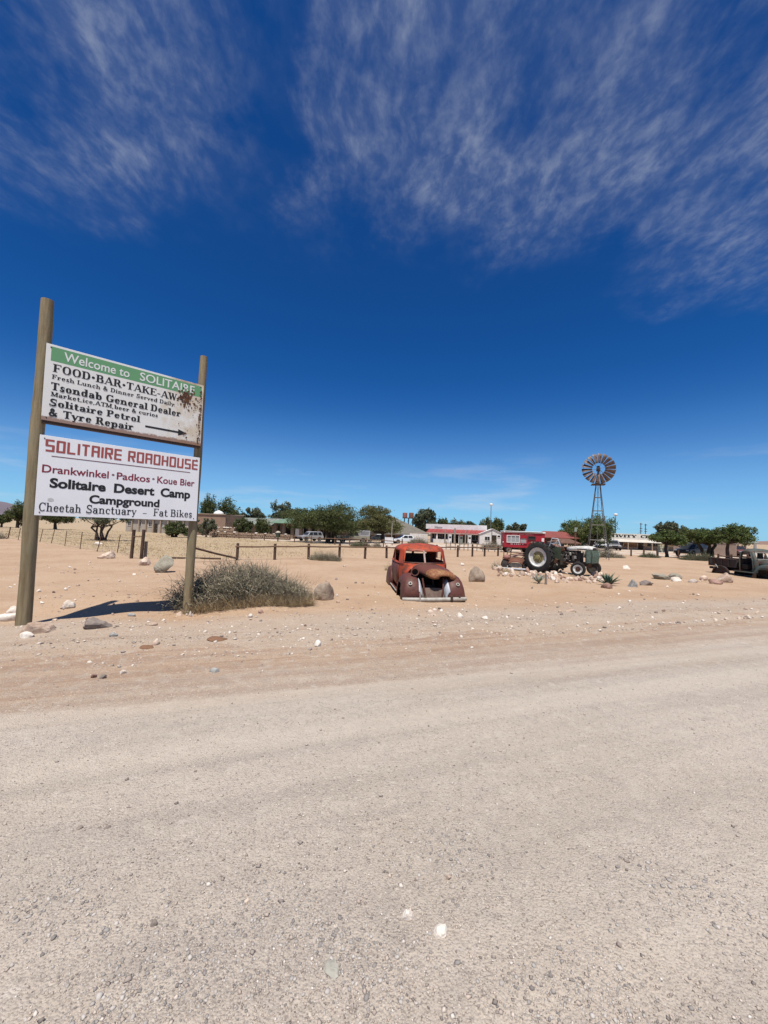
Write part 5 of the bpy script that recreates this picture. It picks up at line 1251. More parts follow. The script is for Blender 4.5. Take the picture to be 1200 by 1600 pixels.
# rails fallen at its left end
f0 = on_line(370)
pA = f0 + Vector((0, -.05, .12)); pB = base(303, 20.4) + Vector((0, 0, .72))
tag(MB().tube([pA, (pA + pB) / 2 + Vector((0, 0, -.02)), pB], .055, 8).build('fallen_rail', M['fence_wood'], None, 50), 'dark rail slanting down from the sign post to the first fence post', 'rail')
pA = base(265, 22.4); pB = base(345, 22.8); pA.z += .05; pB.z += .05
tag(MB().tube([pA, (pA + pB) / 2, pB], .05, 8).build('fallen_rail', M['fence_wood'], None, 50), 'dark rail lying flat on the sand behind the grey bush', 'rail')
back = [(336, 72), (353, 69), (373, 66), (393, 64), (413, 61), (434, 58), (460, 55), (486, 53), (523, 51.5), (546, 50.8), (572, 50), (599, 49.4), (628, 48.8)]
fence('rail_fence', 'farther pole and rail fence along the near edge of the pale yard', [base(*p) for p in back], 1.0, .08, (.80,), .045, M['fence_brown'], M['fence_brown'], drop=(0, 1, 2, 3, 4))
back = [(697, 47.4), (704, 47.2), (711, 47), (718, 46.8), (725, 46.6), (731, 46.4), (738, 46.2), (745, 46), (754, 45.8), (763, 45.6), (773, 45.4), (783, 45.2)]
fence('rail_fence', 'pale thin railing in front of the red roofed shop', [base(*p) for p in back], 1.0, .05, (.82, .40), .035, M['fence_grey'], M['fence_grey'])
fence('rail_fence', 'short dark posts along the yard before the sand coloured hall', [base(p, d) for p, d in ((986, 46), (1006, 45.6), (1027, 45.2), (1060, 44.6))], .95, .09, (), .04, M['fence_wood'], M['fence_wood'])
fence('rail_fence', 'dark rail fence between the right hand trees and the pickup wreck', [base(p, d) for p, d in ((1122, 40), (1143, 38.5), (1168, 37), (1196, 35.5))], .85, .09, (.62,), .06, M['fence_wood'], M['fence_wood'])
# wire fence on the left
wf = [(-6, 44), (12, 39), (28, 37.5), (62, 35.5), (80, 33.5), (101, 31), (125, 28.2), (151, 25.6), (183, 25.8)]
wp_ = [base(*p) for p in wf]; r = thing('wire_fence', 'sagging wire fence on thin leaning posts in the dry grass', 'fence', wp_[0])
q = random.Random(3); tops = []
for i, p in enumerate(wp_):
    d = p - wp_[0]; thick = .05 if i in (1,) else .026; L = Vector((q.uniform(.08, .3), 0, 1.18))
    MB().tube([d + Vector((0, 0, -.1)), d + L], thick, 6).build('post', M['fence_brown'] if thick > .04 else M['brown_iron'], r); tops.append((d, L))
hf = base(205, 21.9) - wp_[0]; tops.append((hf, Vector((0, 0, 1.35))))
for z in (.35, .6, .85, .98):
    for i in range(len(tops) - 1):
        a = tops[i][0] + tops[i][1] * z; b = tops[i + 1][0] + tops[i + 1][1] * z
        MB().tube([a, (a + b) / 2 + Vector((0, 0, -.03)), b], .007, 3).build('wire', M['wire'], r)
hb = base(213, 21.7); ht = thing('gate_frame', 'H shaped frame of two dark posts and a crossbar', 'gate post', hb)
for px in (205, 220.5):
    p = base(px, 21.7) - hb; MB().tube([p + Vector((0, 0, -.1)), p + Vector((.06, 0, 1.58))], .085, 8).build('post', M['fence_wood'], ht, 50)
a, b = base(205, 21.7) - hb, base(220.5, 21.7) - hb; MB().tube([a + Vector((0, -.05, 1.2)), b + Vector((0, -.05, 1.2))], .03, 6).build('crossbar', M['fence_brown'], ht)
p = base(226.5, 22.0); tag(MB().tube([(0, 0, -.1), (.02, 0, .95)], [.09, .08], 8).build('stump_post', M['fence_grey'], None, 50, p), 'short grey post beside the H shaped gate frame', 'post')
p = gpt(853, 913); tag(MB().tube([(0, 0, -.1), (0, 0, .42)], [.05, .045], 7).build('wooden_stake', M['fence_grey'], None, 50, p), 'short wooden stake beside the grey agave before the rubble', 'stake')

# ------------------------------------------------------------------ agaves
def agave(label, p, h, n, c1, c2, seed):
    q = random.Random(seed); r = thing('agave', label, 'agave', p); t_ = NT(label[:20]); m = t_.out(t_.mix(t_.noise(t_.coord(), 8), c1, c2), .6); m2 = None
    for k in range(n):
        a = q.random() * 6.283; el = q.uniform(.25, 1.35); L = h * q.uniform(.75, 1.1); w = h * .10
        d = Vector((math.cos(a) * math.cos(el), math.sin(a) * math.cos(el), math.sin(el))); s_ = Vector((-math.sin(a), math.cos(a), 0)); V = []
        for f, ww in ((0, .8), (.3, 1), (.7, .6), (1, .04)):
            c = d * L * f + Vector((0, 0, -.10 * L * f * f)) + Vector((0, 0, .03)); nn = s_.cross(d).normalized()
            V += [c - s_ * w * ww, c - nn * w * .35 * ww, c + s_ * w * ww]
        F = []
        for i in range(3):
            F += [(i * 3, i * 3 + 1, i * 3 + 4, i * 3 + 3), (i * 3 + 1, i * 3 + 2, i * 3 + 5, i * 3 + 4)]
        mb = MB(); mb.add(V, F); mb.build('leaf', m, r, 60, solid=.008)
    return r
agave('grey green agave beside the wooden stake before the rubble', gpt(842, 911), .42, 22, (.20, .22, .17), (.30, .32, .25), 2)
agave('dark green agave at the right end of the rubble', gpt(950, 915), .58, 34, (.055, .085, .055), (.10, .14, .095), 3)

# ------------------------------------------------------------------ low bushes
def lowbush(name, label, px0, px1, d, h, mat, mat2, n, seed, depthw=None, rad=.009, straw=0, cat='bush'):
    a, b = base(px0, d), base(px1, d); return shrub(name, label, a, b, h, depthw or h * 1.6, M[mat], M[mat2], n, seed, rad, straw, None, cat)
lowbush('dry_bush', 'low grey bush in front of the pole and rail fence', 484, 533, 25.2, .66, 'twig_grey', 'twig_dark', 1800, 21, 1.2, .007, 120)
lowbush('dry_bush', 'small straw coloured tuft at the left of the red car', 601, 621, 19.5, .45, 'straw', 'twig_grey', 260, 22, .6, .006)
lowbush('low_hedge', 'low green strip of plants inside the yard fence before the khaki pickup', 547, 581, 47.5, .7, 'twig_green', 'twig_dark', 1500, 23, 1.5, .014)
lowbush('dry_bush', 'small dry bush right of the low green strip in the yard', 583, 595, 47.5, 1.0, 'twig_grey', 'twig_dark', 350, 24, 1.0, .012)
lowbush('dry_bush', 'grey low bush at the foot of the wind pump', 905, 972, 41, .95, 'twig_grey', 'twig_dark', 2200, 25, 1.8, .013)
lowbush('dry_bush', 'small grey green bush between the posts before the sand coloured hall', 1001, 1028, 43.5, .62, 'twig_green', 'twig_dark', 1300, 26, 1.2, .012)
lowbush('low_hedge', 'long low green hedge under the right hand trees', 1066, 1124, 41, .82, 'twig_green', 'twig_dark', 3400, 27, 1.6, .012)
lowbush('dry_bush', 'thin grey green weed left of the rusty car front', 770, 781, 22.5, .62, 'twig_grey', 'twig_green', 150, 28, .4, .006)
lowbush('dry_bush', 'brownish bare shrub beside the white car in the yard', 640, 668, 62, 1.5, 'twig_grey', 'twig_dark', 1100, 29, 2.0, .016)
lowbush('dry_bush', 'dry grey bush in front of the white gable of the shop', 752, 786, 52, 1.3, 'twig_grey', 'twig_dark', 1200, 30, 1.6, .014)
lowbush('dry_bush', 'dry straw tuft in the left of the rubble heap', 785, 796, 20.8, .35, 'straw', 'twig_grey', 160, 31, .5, .006)
lowbush('dry_bush', 'small dark weed in the grass at the left edge', -4, 8, 38, .8, 'twig_dark', 'twig_grey', 200, 32, .7, .01)

# ------------------------------------------------------------------ dry grass
def grass_field():
    n = 17000; q = np.random.default_rng(77)
    d = 22 * (95 / 22) ** q.uniform(0, 1, n); px = q.uniform(-60, 640, n); x = (px - 600) / FPX * d
    g1 = d - 29.4 - .716 * x; g2 = d - 22.2 + .74 * (x + 13.4); g = np.minimum(g1, g2)
    k = (g > q.uniform(-.6, 3.5, n)) & (q.uniform(0, 1, n) > np.clip((x + 16) / 16, 0, .97)) & ((d < 47 - .77 * np.minimum(x, 0)))
    x, d = x[k], d[k]; m = len(x); B = 3
    x = np.repeat(x, B) + q.normal(0, .08, m * B); d = np.repeat(d, B) + q.normal(0, .08, m * B); m = len(x); z = T(x, d)
    a = q.uniform(0, 6.28, m); h = q.uniform(.05, .16, m) * (.8 + .4 * np.sin(x * .6) * np.sin(d * .5)); w = .008 + .00028 * d
    lx, ly = q.normal(0, .35, m) * h, q.normal(0, .35, m) * h
    V = np.stack([np.stack([x - w * np.cos(a), d - w * np.sin(a), z], -1), np.stack([x + w * np.cos(a), d + w * np.sin(a), z], -1), np.stack([x + lx, d + ly, z + h], -1)], 1).reshape(-1, 3)
    o = npmesh('dry_grass', V, np.arange(m * 3).reshape(-1, 3), M['straw']); o['kind'] = 'stuff'
grass_field()
# ------------------------------------------------------------------ trees
M['bark'] = pm('dark bark', (.075, .055, .040), (.045, .034, .027), 8, .95, bump=.4, bdist=.03)
M['bark_pale'] = pm('grey bark', (.17, .145, .115), (.10, .082, .065), 8, .95)
M['leaf_dark'] = leafmat('dark tree leaves', (.055, .072, .027), (.118, .135, .052), (.14, .145, .058))
M['leaf_olive'] = leafmat('olive tree leaves', (.10, .105, .042), (.185, .175, .075), (.135, .14, .055))
M['leaf_green'] = leafmat('green tree leaves', (.060, .090, .028), (.135, .170, .058), (.155, .165, .066))
M['leaf_grey'] = leafmat('grey green tree leaves', (.085, .100, .060), (.165, .175, .105), (.12, .135, .08))
M['leaf_mid'] = leafmat('mid green tree leaves', (.056, .075, .030), (.125, .142, .056), (.10, .11, .042))
def tree(label, px, pxl, pxr, ytop, ybot, d, leaf, seed, shape='round', dens=1.0, trunk=None, ls=None, bark='bark', group=None, name='tree', trunk_px=None, stems=1):
    q = np.random.default_rng(seed); b = base(trunk_px if trunk_px is not None else px, d); r = thing(name, label, 'tree', b, 0, group)
    cx0 = base(px, d).x - b.x
    xl, xr = base(pxl, d).x - b.x, base(pxr, d).x - b.x; z1 = zat(ytop, px, d) - b.z; z0 = max(.3, zat(ybot, px, d) - b.z); W = (xr - xl) / 2; Hh = z1 - z0; cx = (xl + xr) / 2
    nl = {'round': 16, 'umbrella': 20, 'airy': 22, 'spray': 18}[shape]; lob = []
    for i in range(nl):
        for _ in range(50):
            u = q.uniform(-1, 1, 3)
            if shape == 'umbrella':
                if u[0] ** 2 + u[1] ** 2 > 1: continue
                top = math.sqrt(max(0, 1 - u[0] ** 2 * .95 - u[1] ** 2 * .95)); zz = q.uniform(.05, 1) ** .8 * (.32 + .62 * top) - .1 * (u[0] ** 2 + u[1] ** 2); u[2] = zz * 2 - 1; break
            if (u ** 2).sum() < 1: break
        s_ = q.uniform(.26, .44) * (1 if shape != 'airy' else .62)
        lob.append((cx + u[0] * W * (1 - s_ * .75), u[1] * W * .8 * (1 - s_ * .8), z0 + (u[2] * .5 + .5) * Hh * (1 - s_ * .65) + s_ * Hh * .28, s_ * W * (1.0 if shape != 'spray' else .8), s_ * Hh * (.60 if shape == 'umbrella' else .72)))
    # trunk and limbs
    tr = trunk or max(.12, W * .055); mb = MB(); fork = z0 + Hh * .12 if shape != 'round' else z0 + Hh * .25
    fork = min(fork, 2.3) if shape in ('umbrella', 'spray') else fork
    for s_ in range(stems):
        off = (s_ - (stems - 1) / 2) * tr * 2.4
        f0_ = Vector((off * 2.2 + q.normal(0, .1), q.normal(0, .1), fork * .75 + q.uniform(-.1, .2)))
        mb.tube([Vector((off, 0, -.15)), Vector((off * 1.1, 0, .3)), f0_ * .6 + Vector((q.normal(0, .08), 0, .05)), f0_], [tr * 1.5, tr * 1.1, tr * .95, tr * .8], 9)
        mine = [l for i, l in enumerate(lob) if i % stems == s_]
        for l in mine:
            p = Vector((l[0], l[1], l[2])); m = f0_.lerp(p, .5) + Vector((q.normal(0, .12), q.normal(0, .12), -.06 * (p - f0_).length * (1 if shape != 'spray' else -1)))
            mb.tube([f0_, m, p], [tr * .55, tr * .32, tr * .10], 5)
            for _ in range(3):
                e = p + Vector(q.normal(0, 1, 3)).normalized() * l[3] * .85; mb.tube([p.lerp(m, .2), e], [tr * .13, tr * .03], 3)
    mb.build('trunk', M[bark], r, 60)
    # leaves in clumps on the lobes
    L = ls or max(.10, d * .0023); V = []
    n_each = int(dens * 420 * (W / 3.0) ** .8 * (.16 / L) ** .9) if shape != 'airy' else int(dens * 240 * (W / 3.0) ** .8)
    n_each = max(120, min(n_each, 1500)); C = []
    for l in lob:
        # clumps within a lobe leave gaps between them
        nc = 26; cu = q.normal(0, 1, (nc, 3)); cu /= np.linalg.norm(cu, axis=1)[:, None]; cu *= q.uniform(.35, 1.05, (nc, 1)) ** .6
        pick = cu[q.integers(0, nc, n_each)] + q.normal(0, .17, (n_each, 3))
        C.append(np.array(l[:3])[None] + pick * np.array([l[3], l[3], l[4]])[None])
    C = np.concatenate(C); C = C[C[:, 2] > .25]; n = len(C)
    a = q.normal(0, 1, (n, 3)); a /= np.linalg.norm(a, axis=1)[:, None]; b_ = np.cross(a, q.normal(0, 1, (n, 3))); b_ /= np.linalg.norm(b_, axis=1)[:, None]; s_ = L * q.uniform(.5, 1.3, (n, 1))
    if shape == 'spray': a[:, 2] = np.abs(a[:, 2]) + .3
    V = np.stack([C - a * s_ * .9, C + b_ * s_ * .42, C + a * s_ * .9, C - b_ * s_ * .42], 1).reshape(-1, 3)
    npmesh('crown', V, np.arange(n * 4).reshape(-1, 4), M[leaf], r)
    if shape == 'spray':   # thin shoots standing out of the crown
        o = np.array([lob[i % nl][:3] for i in range(70)]); dd = np.stack([(o[:, 0] - cx) / W * 1.0, q.normal(0, .3, 70), q.uniform(.6, 1.2, 70)], -1)
        twig_field('shoots', 70, lambda q_, n: (o, dd, np.full(n, W * .42) * q_.uniform(.5, 1, n)), None, .05, M['twig_green'], r, seed, 1.2, 3, .16)
    return r
tree('large dark umbrella thorn tree shading the silver car', 503, 434, 572, 781, 831, 58, 'leaf_mid', 1, 'umbrella', 2.6, .34, .14, trunk_px=517, stems=2)
tree('olive yellow thorn tree right of the large umbrella thorn', 586, 536, 630, 790, 832, 66, 'leaf_olive', 2, 'umbrella', 1.4, .28, .15, trunk_px=598)
tree('airy pale green tree rising behind the green roofed lodge', 437, 408, 468, 783, 822, 92, 'leaf_grey', 3, 'airy', 1.0, .3, .26, 'bark_pale')
tree('dark tree right behind the brown flat roofed building', 326, 306, 344, 777, 822, 96, 'leaf_dark', 4, 'round', 1.0, .3)
tree('dark bushy tree behind the lodge, right of the flat roofed building', 355, 335, 379, 781, 822, 98, 'leaf_mid', 5, 'round', 1.0, .3)
tree('grey green tree behind the long lodge roof', 393, 372, 414, 793, 824, 100, 'leaf_grey', 6, 'airy', 1.6, .3, .26)
tree('dark round tree at the left edge behind the left sign post', 27, 9, 44, 783, 819, 90, 'leaf_dark', 7, 'round', 1.2, .3)
tree('low dark bush tree at the very left edge of the field', 2, -16, 13, 804, 818, 90, 'leaf_dark', 8, 'round', 1.2, .2)
tree('dark thicket tree seen under the left end of the lower sign board', 86, 56, 114, 795, 820, 88, 'leaf_dark', 9, 'round', 1.2, .3)
tree('many stemmed bare thorn tree in the dry grass behind the sign', 160, 118, 205, 781, 822, 42, 'leaf_grey', 10, 'airy', .7, .10, .12, trunk_px=157, stems=5)
tree('small dark thorn tree in front of the long sand coloured house', 275, 256, 296, 812, 836, 62, 'leaf_dark', 11, 'umbrella', 1.0, .2, trunk_px=272, stems=2)
tree('grey airy tree beside the flat roofed building, behind the right sign post', 322, 300, 338, 808, 838, 68, 'leaf_grey', 12, 'airy', .6, .14)
tree('leafy tree in front of the long lodge roof', 378, 362, 396, 806, 836, 74, 'leaf_mid', 13, 'airy', 1.2, .15)
tree('dark bushy tree before the left end of the green roof', 409, 394, 424, 810, 836, 74, 'leaf_dark', 14, 'round', .9, .15)
tree('open topped tall tree beside the water tanks', 661, 642, 684, 794, 832, 110, 'leaf_grey', 15, 'airy', 2.0, .35, .3)
tree('bushy tree behind the left half of the shop sign', 690, 679, 704, 808, 832, 115, 'leaf_mid', 16, 'round', .8, .3)
tree('olive tree behind the middle of the shop sign', 713, 699, 728, 810, 834, 115, 'leaf_olive', 17, 'round', .8, .3)
tree('thin grey tree behind the right half of the shop sign', 732, 722, 744, 814, 834, 118, 'leaf_grey', 18, 'airy', 1.2, .25, .3)
tree('dark spiky round tree behind the white gable of the shop', 766, 742, 792, 810, 842, 98, 'leaf_dark', 19, 'spray', 1.3, .3)
tree('hazy grey tree line tree behind the red food van', 806, 788, 826, 817, 840, 115, 'leaf_grey', 20, 'airy', 1.6, .25, .3)
tree('broad feathery green tree behind the wind pump', 922, 868, 976, 809, 857, 64, 'leaf_green', 21, 'spray', 1.7, .35, .17)
tree('pale grey green tree behind the right end of the hall', 1043, 1020, 1070, 813, 846, 88, 'leaf_grey', 22, 'airy', 1.8, .3, .26)
tree('green thorn tree in front of the right end of the hall', 1040, 1012, 1070, 828, 850, 46, 'leaf_green', 23, 'umbrella', 1.2, .16, .12, trunk_px=1042)
tree('left one of the two spreading trees near the pickup wreck', 1095, 1060, 1126, 821, 848, 49, 'leaf_green', 24, 'umbrella', 1.4, .20, .12, trunk_px=1106, stems=3)
tree('right one of the two spreading trees near the pickup wreck', 1142, 1110, 1180, 817, 848, 46, 'leaf_green', 25, 'umbrella', 1.4, .18, .12, trunk_px=1137)
# ------------------------------------------------------------------ buildings
M['wall_brown'] = pm('brown plaster', (.30, .20, .14), (.25, .165, .115), 1.2, .95)
M['wall_sand'] = pm('sand plaster', (.40, .31, .23), (.34, .26, .19), 1.0, .95)
M['wall_white'] = pm('white plaster', (.74, .72, .68), (.62, .59, .54), 1.2, .9)
M['wall_grey'] = pm('greyish plaster', (.42, .37, .31), (.34, .30, .25), 1.0, .95)
M['roof_green'] = pm('green roof sheet', (.15, .23, .155), (.11, .165, .115), 1.5, .6)
M['roof_grey'] = pm('grey green roof sheet', (.23, .245, .21), (.16, .175, .15), 1.5, .6)
M['roof_red'] = pm('red roof sheet', (.31, .050, .046), (.23, .038, .034), 1.5, .55)
M['thatch'] = pm('grey thatch', (.185, .165, .135), (.12, .108, .088), 3.0, .98, bump=.5, bdist=.06, stretch=(1, 1, .3))
M['thatch_brown'] = pm('brown thatch', (.16, .085, .06), (.10, .055, .04), 3.0, .98)
M['opening'] = pm('dark window glass', (.022, .022, .024), (.035, .035, .036), 3, .25)
M['shade_door'] = pm('dark brown timber', (.05, .034, .024), (.03, .022, .016), 3, .8)
M['white_trim'] = pm('white trim paint', (.76, .75, .72), (.64, .62, .58), 2, .6)
M['stone'] = rockmat('stone wall', (.33, .235, .165), (.22, .15, .105))
M['post_stone'] = pm('stone pillar', (.27, .20, .145), (.17, .12, .09), 6, .95)
def bframe(px0, px1, d0, d1=None):
    """building frame: origin at the left foot, x along the front to the right foot, y back"""
    a, b = base(px0, d0), base(px1, d1 or d0); v = b - a; L = Vector((v.x, v.y, 0)).length
    a = Vector((a.x, a.y, min(a.z, b.z) - .05)); return a, math.atan2(v.y, v.x), L
def win(r, x, z, w, h, y=-.0, mat='opening', frame=None, name='window', bars=1):
    """window: frame proud of the wall, pane set back inside it, glazing bars"""
    fm = M[frame] if frame else M['white_trim']; mb = MB(); t = .07
    for c, dd in (((x, y - .03, z + h / 2), (w + 2 * t, .08, t)), ((x, y - .03, z - h / 2), (w + 2 * t, .08, t)), ((x - w / 2 - t / 2, y - .03, z), (t, .08, h - t)), ((x + w / 2 + t / 2, y - .03, z), (t, .08, h - t))): mb.box(c, dd)
    for k in range(bars): mb.box((x - w / 2 + w * (k + 1) / (bars + 1), y - .03, z), (.05, .06, h - t))
    f = mb.build(name, fm, r); MB().box((x, y - .005, z), (w, .02, h)).build('pane', M[mat], f); return f
def door(r, x, z0, w, h, y=0, mat='shade_door'): 
    d = MB().box((x, y - .02, z0 + h / 2), (w, .06, h)).build('door', M[mat], r); MB().box((x + w * .38, y - .06, z0 + 1), (.05, .04, .12)).build('handle', M['white_trim'], d); return d
def gable_roof(name, r, x0, x1, y0, y1, ze, zr, mat, hip=0.0, ov=.4, t=.1):
    ym = (y0 + y1) / 2; a, b, c, e = (x0 - ov, y0 - ov), (x1 + ov, y0 - ov), (x1 + ov, y1 + ov), (x0 - ov, y1 + ov)
    R1, R2 = (x0 - ov + hip, ym), (x1 + ov - hip, ym); mb = MB()
    V = [(*a, ze), (*b, ze), (*c, ze), (*e, ze), (*R1, zr), (*R2, zr)]; V += [(p[0], p[1], p[2] - t) for p in V]
    mb.add(V, [(0, 1, 5, 4), (2, 3, 4, 5), (1, 2, 5), (3, 0, 4), (6, 10, 11, 7), (8, 11, 10, 9), (7, 11, 8), (9, 10, 6), (0, 6, 7, 1), (1, 7, 8, 2), (2, 8, 9, 3), (3, 9, 6, 0)])
    return mb.build(name, M[mat], r)
def ridges(r, x0, x1, ya, za, yb, zb, step, mat, parent):
    n = max(1, int((x1 - x0) / step))
    for k in range(n + 1):
        x = x0 + (x1 - x0) * k / n; MB().tube([(x, ya, za + .03), (x, yb, zb + .03)], .03, 4).build('roof_rib', M[mat], parent)
# long sand coloured house seen under the sign
o, a, L = bframe(196, 312, 92, 84); r = thing('farm_house', 'long low sand coloured house glimpsed beneath the sign boards', 'house', o, a)
MB().box((L / 2, 3, 1.6), (L, 6, 3.2)).build('wall', M['wall_grey'], r); gable_roof('roof', r, 0, L, 0, 6, 3.2, 4.0, 'roof_grey', 0)
for k in range(7): win(r, 1.2 + k * (L - 2.4) / 6, 1.9, .9, 1.0, bars=1)
door(r, L * .43, 0, .95, 2.1, 0); 
for k in range(9): MB().box((L * .1 + k * L * .1, -.15, 1.55), (.28, .3, 3.1)).build('buttress', M['wall_sand'], r)
# brown flat roofed building with white dome
o, a, L = bframe(300, 351, 82, 80); r = thing('flat_roofed_building', 'brown flat roofed building with a small white dome on top', 'building', o, a); z1 = zat(804, 340, 81) - o.z
MB().box((L / 2, 3, z1 / 2), (L, 6, z1)).build('wall', M['wall_brown'], r); mb = MB(); mb.box((L / 2, -.03, z1 + .06), (L + .2, .3, .14)); mb.box((L / 2, 6.03, z1 + .06), (L + .2, .3, .14)); mb.build('parapet', M['wall_sand'], r)
cx = base(334, 81).x - o.x; mb = MB(); mb.lathe([(1.0, 0), (1.0, .25), (.85, .5), (.55, .72), (.2, .84), (.2, .95), (0, .97)], 18, (cx, 1.6, z1), (0, 0, 1)); mb.build('dome', M['white_trim'], r, 50)
win(r, base(323, 81).x - o.x, zat(818, 323, 81) - o.z, .8, .55); door(r, base(323, 81).x - o.x + .1, 0, .9, 1.7)
# lodge: long roof and green hipped roof
o, a, L = bframe(352, 422, 84, 80); r = thing('lodge_wing', 'long low lodge wing with grey green roof and shaded veranda', 'building', o, a); ze = zat(819, 380, 82) - o.z; zr_ = zat(808.5, 380, 84) - o.z
MB().box((L / 2, 4.5, ze / 2), (L, 5, ze)).build('wall', M['wall_sand'], r); rf = gable_roof('roof', r, 0, L, 0, 7, ze, zr_, 'roof_grey', 0)
ridges(r, 0, L, -.4, ze, 3.5, zr_, .9, 'roof_grey', rf)
for k in range(5): MB().box((.4 + k * (L - .8) / 4, .2, ze / 2 - .05), (.28, .28, ze - .1)).build('pillar', M['post_stone'], r)
for k in range(4): win(r, L * (.15 + .23 * k), 1.5, 1.1, 1.2, 2.0, frame='shade_door')
o, a, L = bframe(424, 530, 78, 74); r = thing('lodge_hall', 'stone lodge hall with green hipped roof and pillared veranda', 'building', o, a); ze = zat(817, 440, 76) - o.z; zr_ = zat(803, 465, 80) - o.z
MB().box((L / 2, 6, ze / 2), (L, 6, ze)).build('wall', M['wall_brown'], r); rf = gable_roof('roof', r, 0, L, 0, 9, ze, zr_, 'roof_green', 5.5, .7)
ridges(r, 5, L - 5, -.7, ze, 4.5, zr_, 1.0, 'roof_green', rf)
for k in range(8): MB().box((.7 + k * (L - 1.4) / 7, .3, ze / 2 - .05), (.55, .5, ze - .1)).build('pillar', M['post_stone'], r)
for k in range(7): MB().box((1.9 + k * (L - 3) / 6.6, 2.985, ze * .42), (1.4, .05, ze * .8)).build('opening', M['shade_door'], r)
win(r, L * .40, 1.3, 1.6, 1.6, .6, 'wall_white'); 
# low stone walls: every block cut free of its neighbours near the top, rough stones joined below
def stone_wall(name, label, px0, px1, d0, d1, h, capmat, n, seed):
    o, a, L = bframe(px0, px1, d0, d1); r = thing(name, label, 'stone wall', o, a); q = random.Random(seed); mb = MB(); mb.box((L / 2, .25, h / 2), (L, .32, h)); mb.build('core', M['stone'], r)
    proto = [rock_mesh('stone', (1, .6, 1), 900 + seed * 10 + k, M['stone'], .2, 1) for k in range(5)]
    rows = 3; c = 0
    for j in range(rows):
        x = 0
        while x < L:
            w = q.uniform(.35, .75) * L / 22
            s_ = bpy.data.objects.new('stone', proto[q.randrange(5)]); COL.objects.link(s_); s_.parent = r; s_.location = (x + w / 2, .08 + q.uniform(-.03, .03), j * h / rows - .02); s_.scale = (w * 1.02, .45, h / rows * 1.1); x += w; c += 1
    pc = [rock_mesh('cap_stone', (1, .9, .7), 950 + seed * 10 + k, M[capmat], .5, 2) for k in range(3)]
    for k in range(n):
        s_ = bpy.data.objects.new('cap_stone', pc[k % 3]); COL.objects.link(s_); s_.parent = r; s_.location = ((k + .5) / n * L + q.uniform(-.3, .3), .2, h - .05); w = q.uniform(.35, .7); s_.scale = (w, w, w * .7); s_.rotation_euler = (0, 0, q.random() * 3)
stone_wall('stone_wall', 'low brown stone wall before the lodge with pale stones on top', 330, 452, 70, 66, 1.05, 'rock_white', 8, 1)
stone_wall('stone_wall', 'whitish stone terrace wall under the brown flat roofed building', 327, 367, 76, 74, 1.9, 'rock_white', 9, 2)
# big thatched roof
o, a, L = bframe(560, 668, 84, 92); r = thing('thatched_lapa', 'big grey thatched roof building left of the shop', 'building', o, a); pk = base(612, 90); ze = zat(834, 620, 86) - o.z; zr_ = zat(805, 612, 92) - o.z
MB().box((L / 2, 6, ze / 2), (L * .96, 10, ze)).build('wall', M['wall_brown'], r); gable_roof('thatch_roof', r, 0, L, 0, 12, ze, zr_, 'thatch', L * .42, .6, .3)
for k in range(4): MB().box((L * (.1 + .2 * k), .95, 1.1), (1.1, .08, 2.0)).build('opening', M['shade_door'], r)
# low white wall and small white buildings by the shop
o, a, L = bframe(640, 668, 86, 86); r = thing('yard_wall', 'low white wall between the thatched building and the shop', 'wall', o, a); MB().box((L / 2, .15, 1.0), (L, .3, 2.0)).build('wall', M['wall_white'], r); MB().box((L * .5, .15, 2.04), (L + .1, .4, .09)).build('coping', M['wall_grey'], r)
# the shop
D0, D1 = 84, 80
o, a, L = bframe(668, 762, D0, D1); r = thing('roadhouse_shop', 'white shop with red veranda roof and long white name board', 'shop', o, a)
ze = 2.25; zt = zat(826.5, 700, 85) - o.z; zf = zat(821, 690, 85) - o.z
MB().box((L / 2, 6.2, zt / 2), (L, 7, zt)).build('wall', M['wall_white'], r)
mb = MB(); V = [(-.3, -.2, ze), (L + .3, -.2, ze), (L + .3, 2.9, zt - .02), (-.3, 2.9, zt - .02)]; V += [(x, y, z - .08) for x, y, z in V]; mb.add(V, [(0, 1, 2, 3), (4, 7, 6, 5), (0, 4, 5, 1), (1, 5, 6, 2), (2, 6, 7, 3), (3, 7, 4, 0)]); rf = mb.build('veranda_roof', M['roof_red'], r)
ridges(r, -.2, L + .2, -.2, ze, 2.9, zt - .02, .9, 'roof_red', rf)
MB().box((L / 2, -.22, ze - .14), (L + .6, .06, .2)).build('fascia_strip', pm('pinkish fascia', (.55, .36, .30), (.45, .28, .24), 2, .7), r)
nb = MB().box((L * .44 , 2.75, (zt + zf) / 2 + .10), (L * 1.05, .14, zf - zt + .35)).build('name_board', M['white_trim'], r)
for k, (x, w, s_) in enumerate(((.125, .05, 'S'), (.0, .0, ''),)):
    q = random.Random(2); mb = MB(); hb_ = (zf - zt) * .8   # emblem and sign writing too far off to read: strokes of its size and colour
    x0 = L * .075
    for dx, dz, w_, h_ in ((0, 0, .09, 1), (.62, 0, .09, 1), (0, .46, .62, .10), (.28, .1, .08, .8)): mb.box((x0 + (dx + w_ / 2) * hb_ * 1.1, 2.674, zt + .02 + (dz + h_ / 2) * hb_), (w_ * hb_ * 1.1, .01, h_ * hb_))
    x0 += hb_ * .95
    for k_ in range(7):
        hh_ = hb_ * q.uniform(.45, .75); mb.box((x0 + k_ * hb_ * .30, 2.673, zt + .03 + hh_ / 2), (hb_ * .13, .01, hh_)); 
        if k_ % 2: mb.box((x0 + k_ * hb_ * .30 + hb_ * .12, 2.672, zt + .03 + hh_ * q.uniform(.3, .9)), (hb_ * .2, .01, hb_ * .12))
    mb.build('sign_writing', M['ink'], nb)
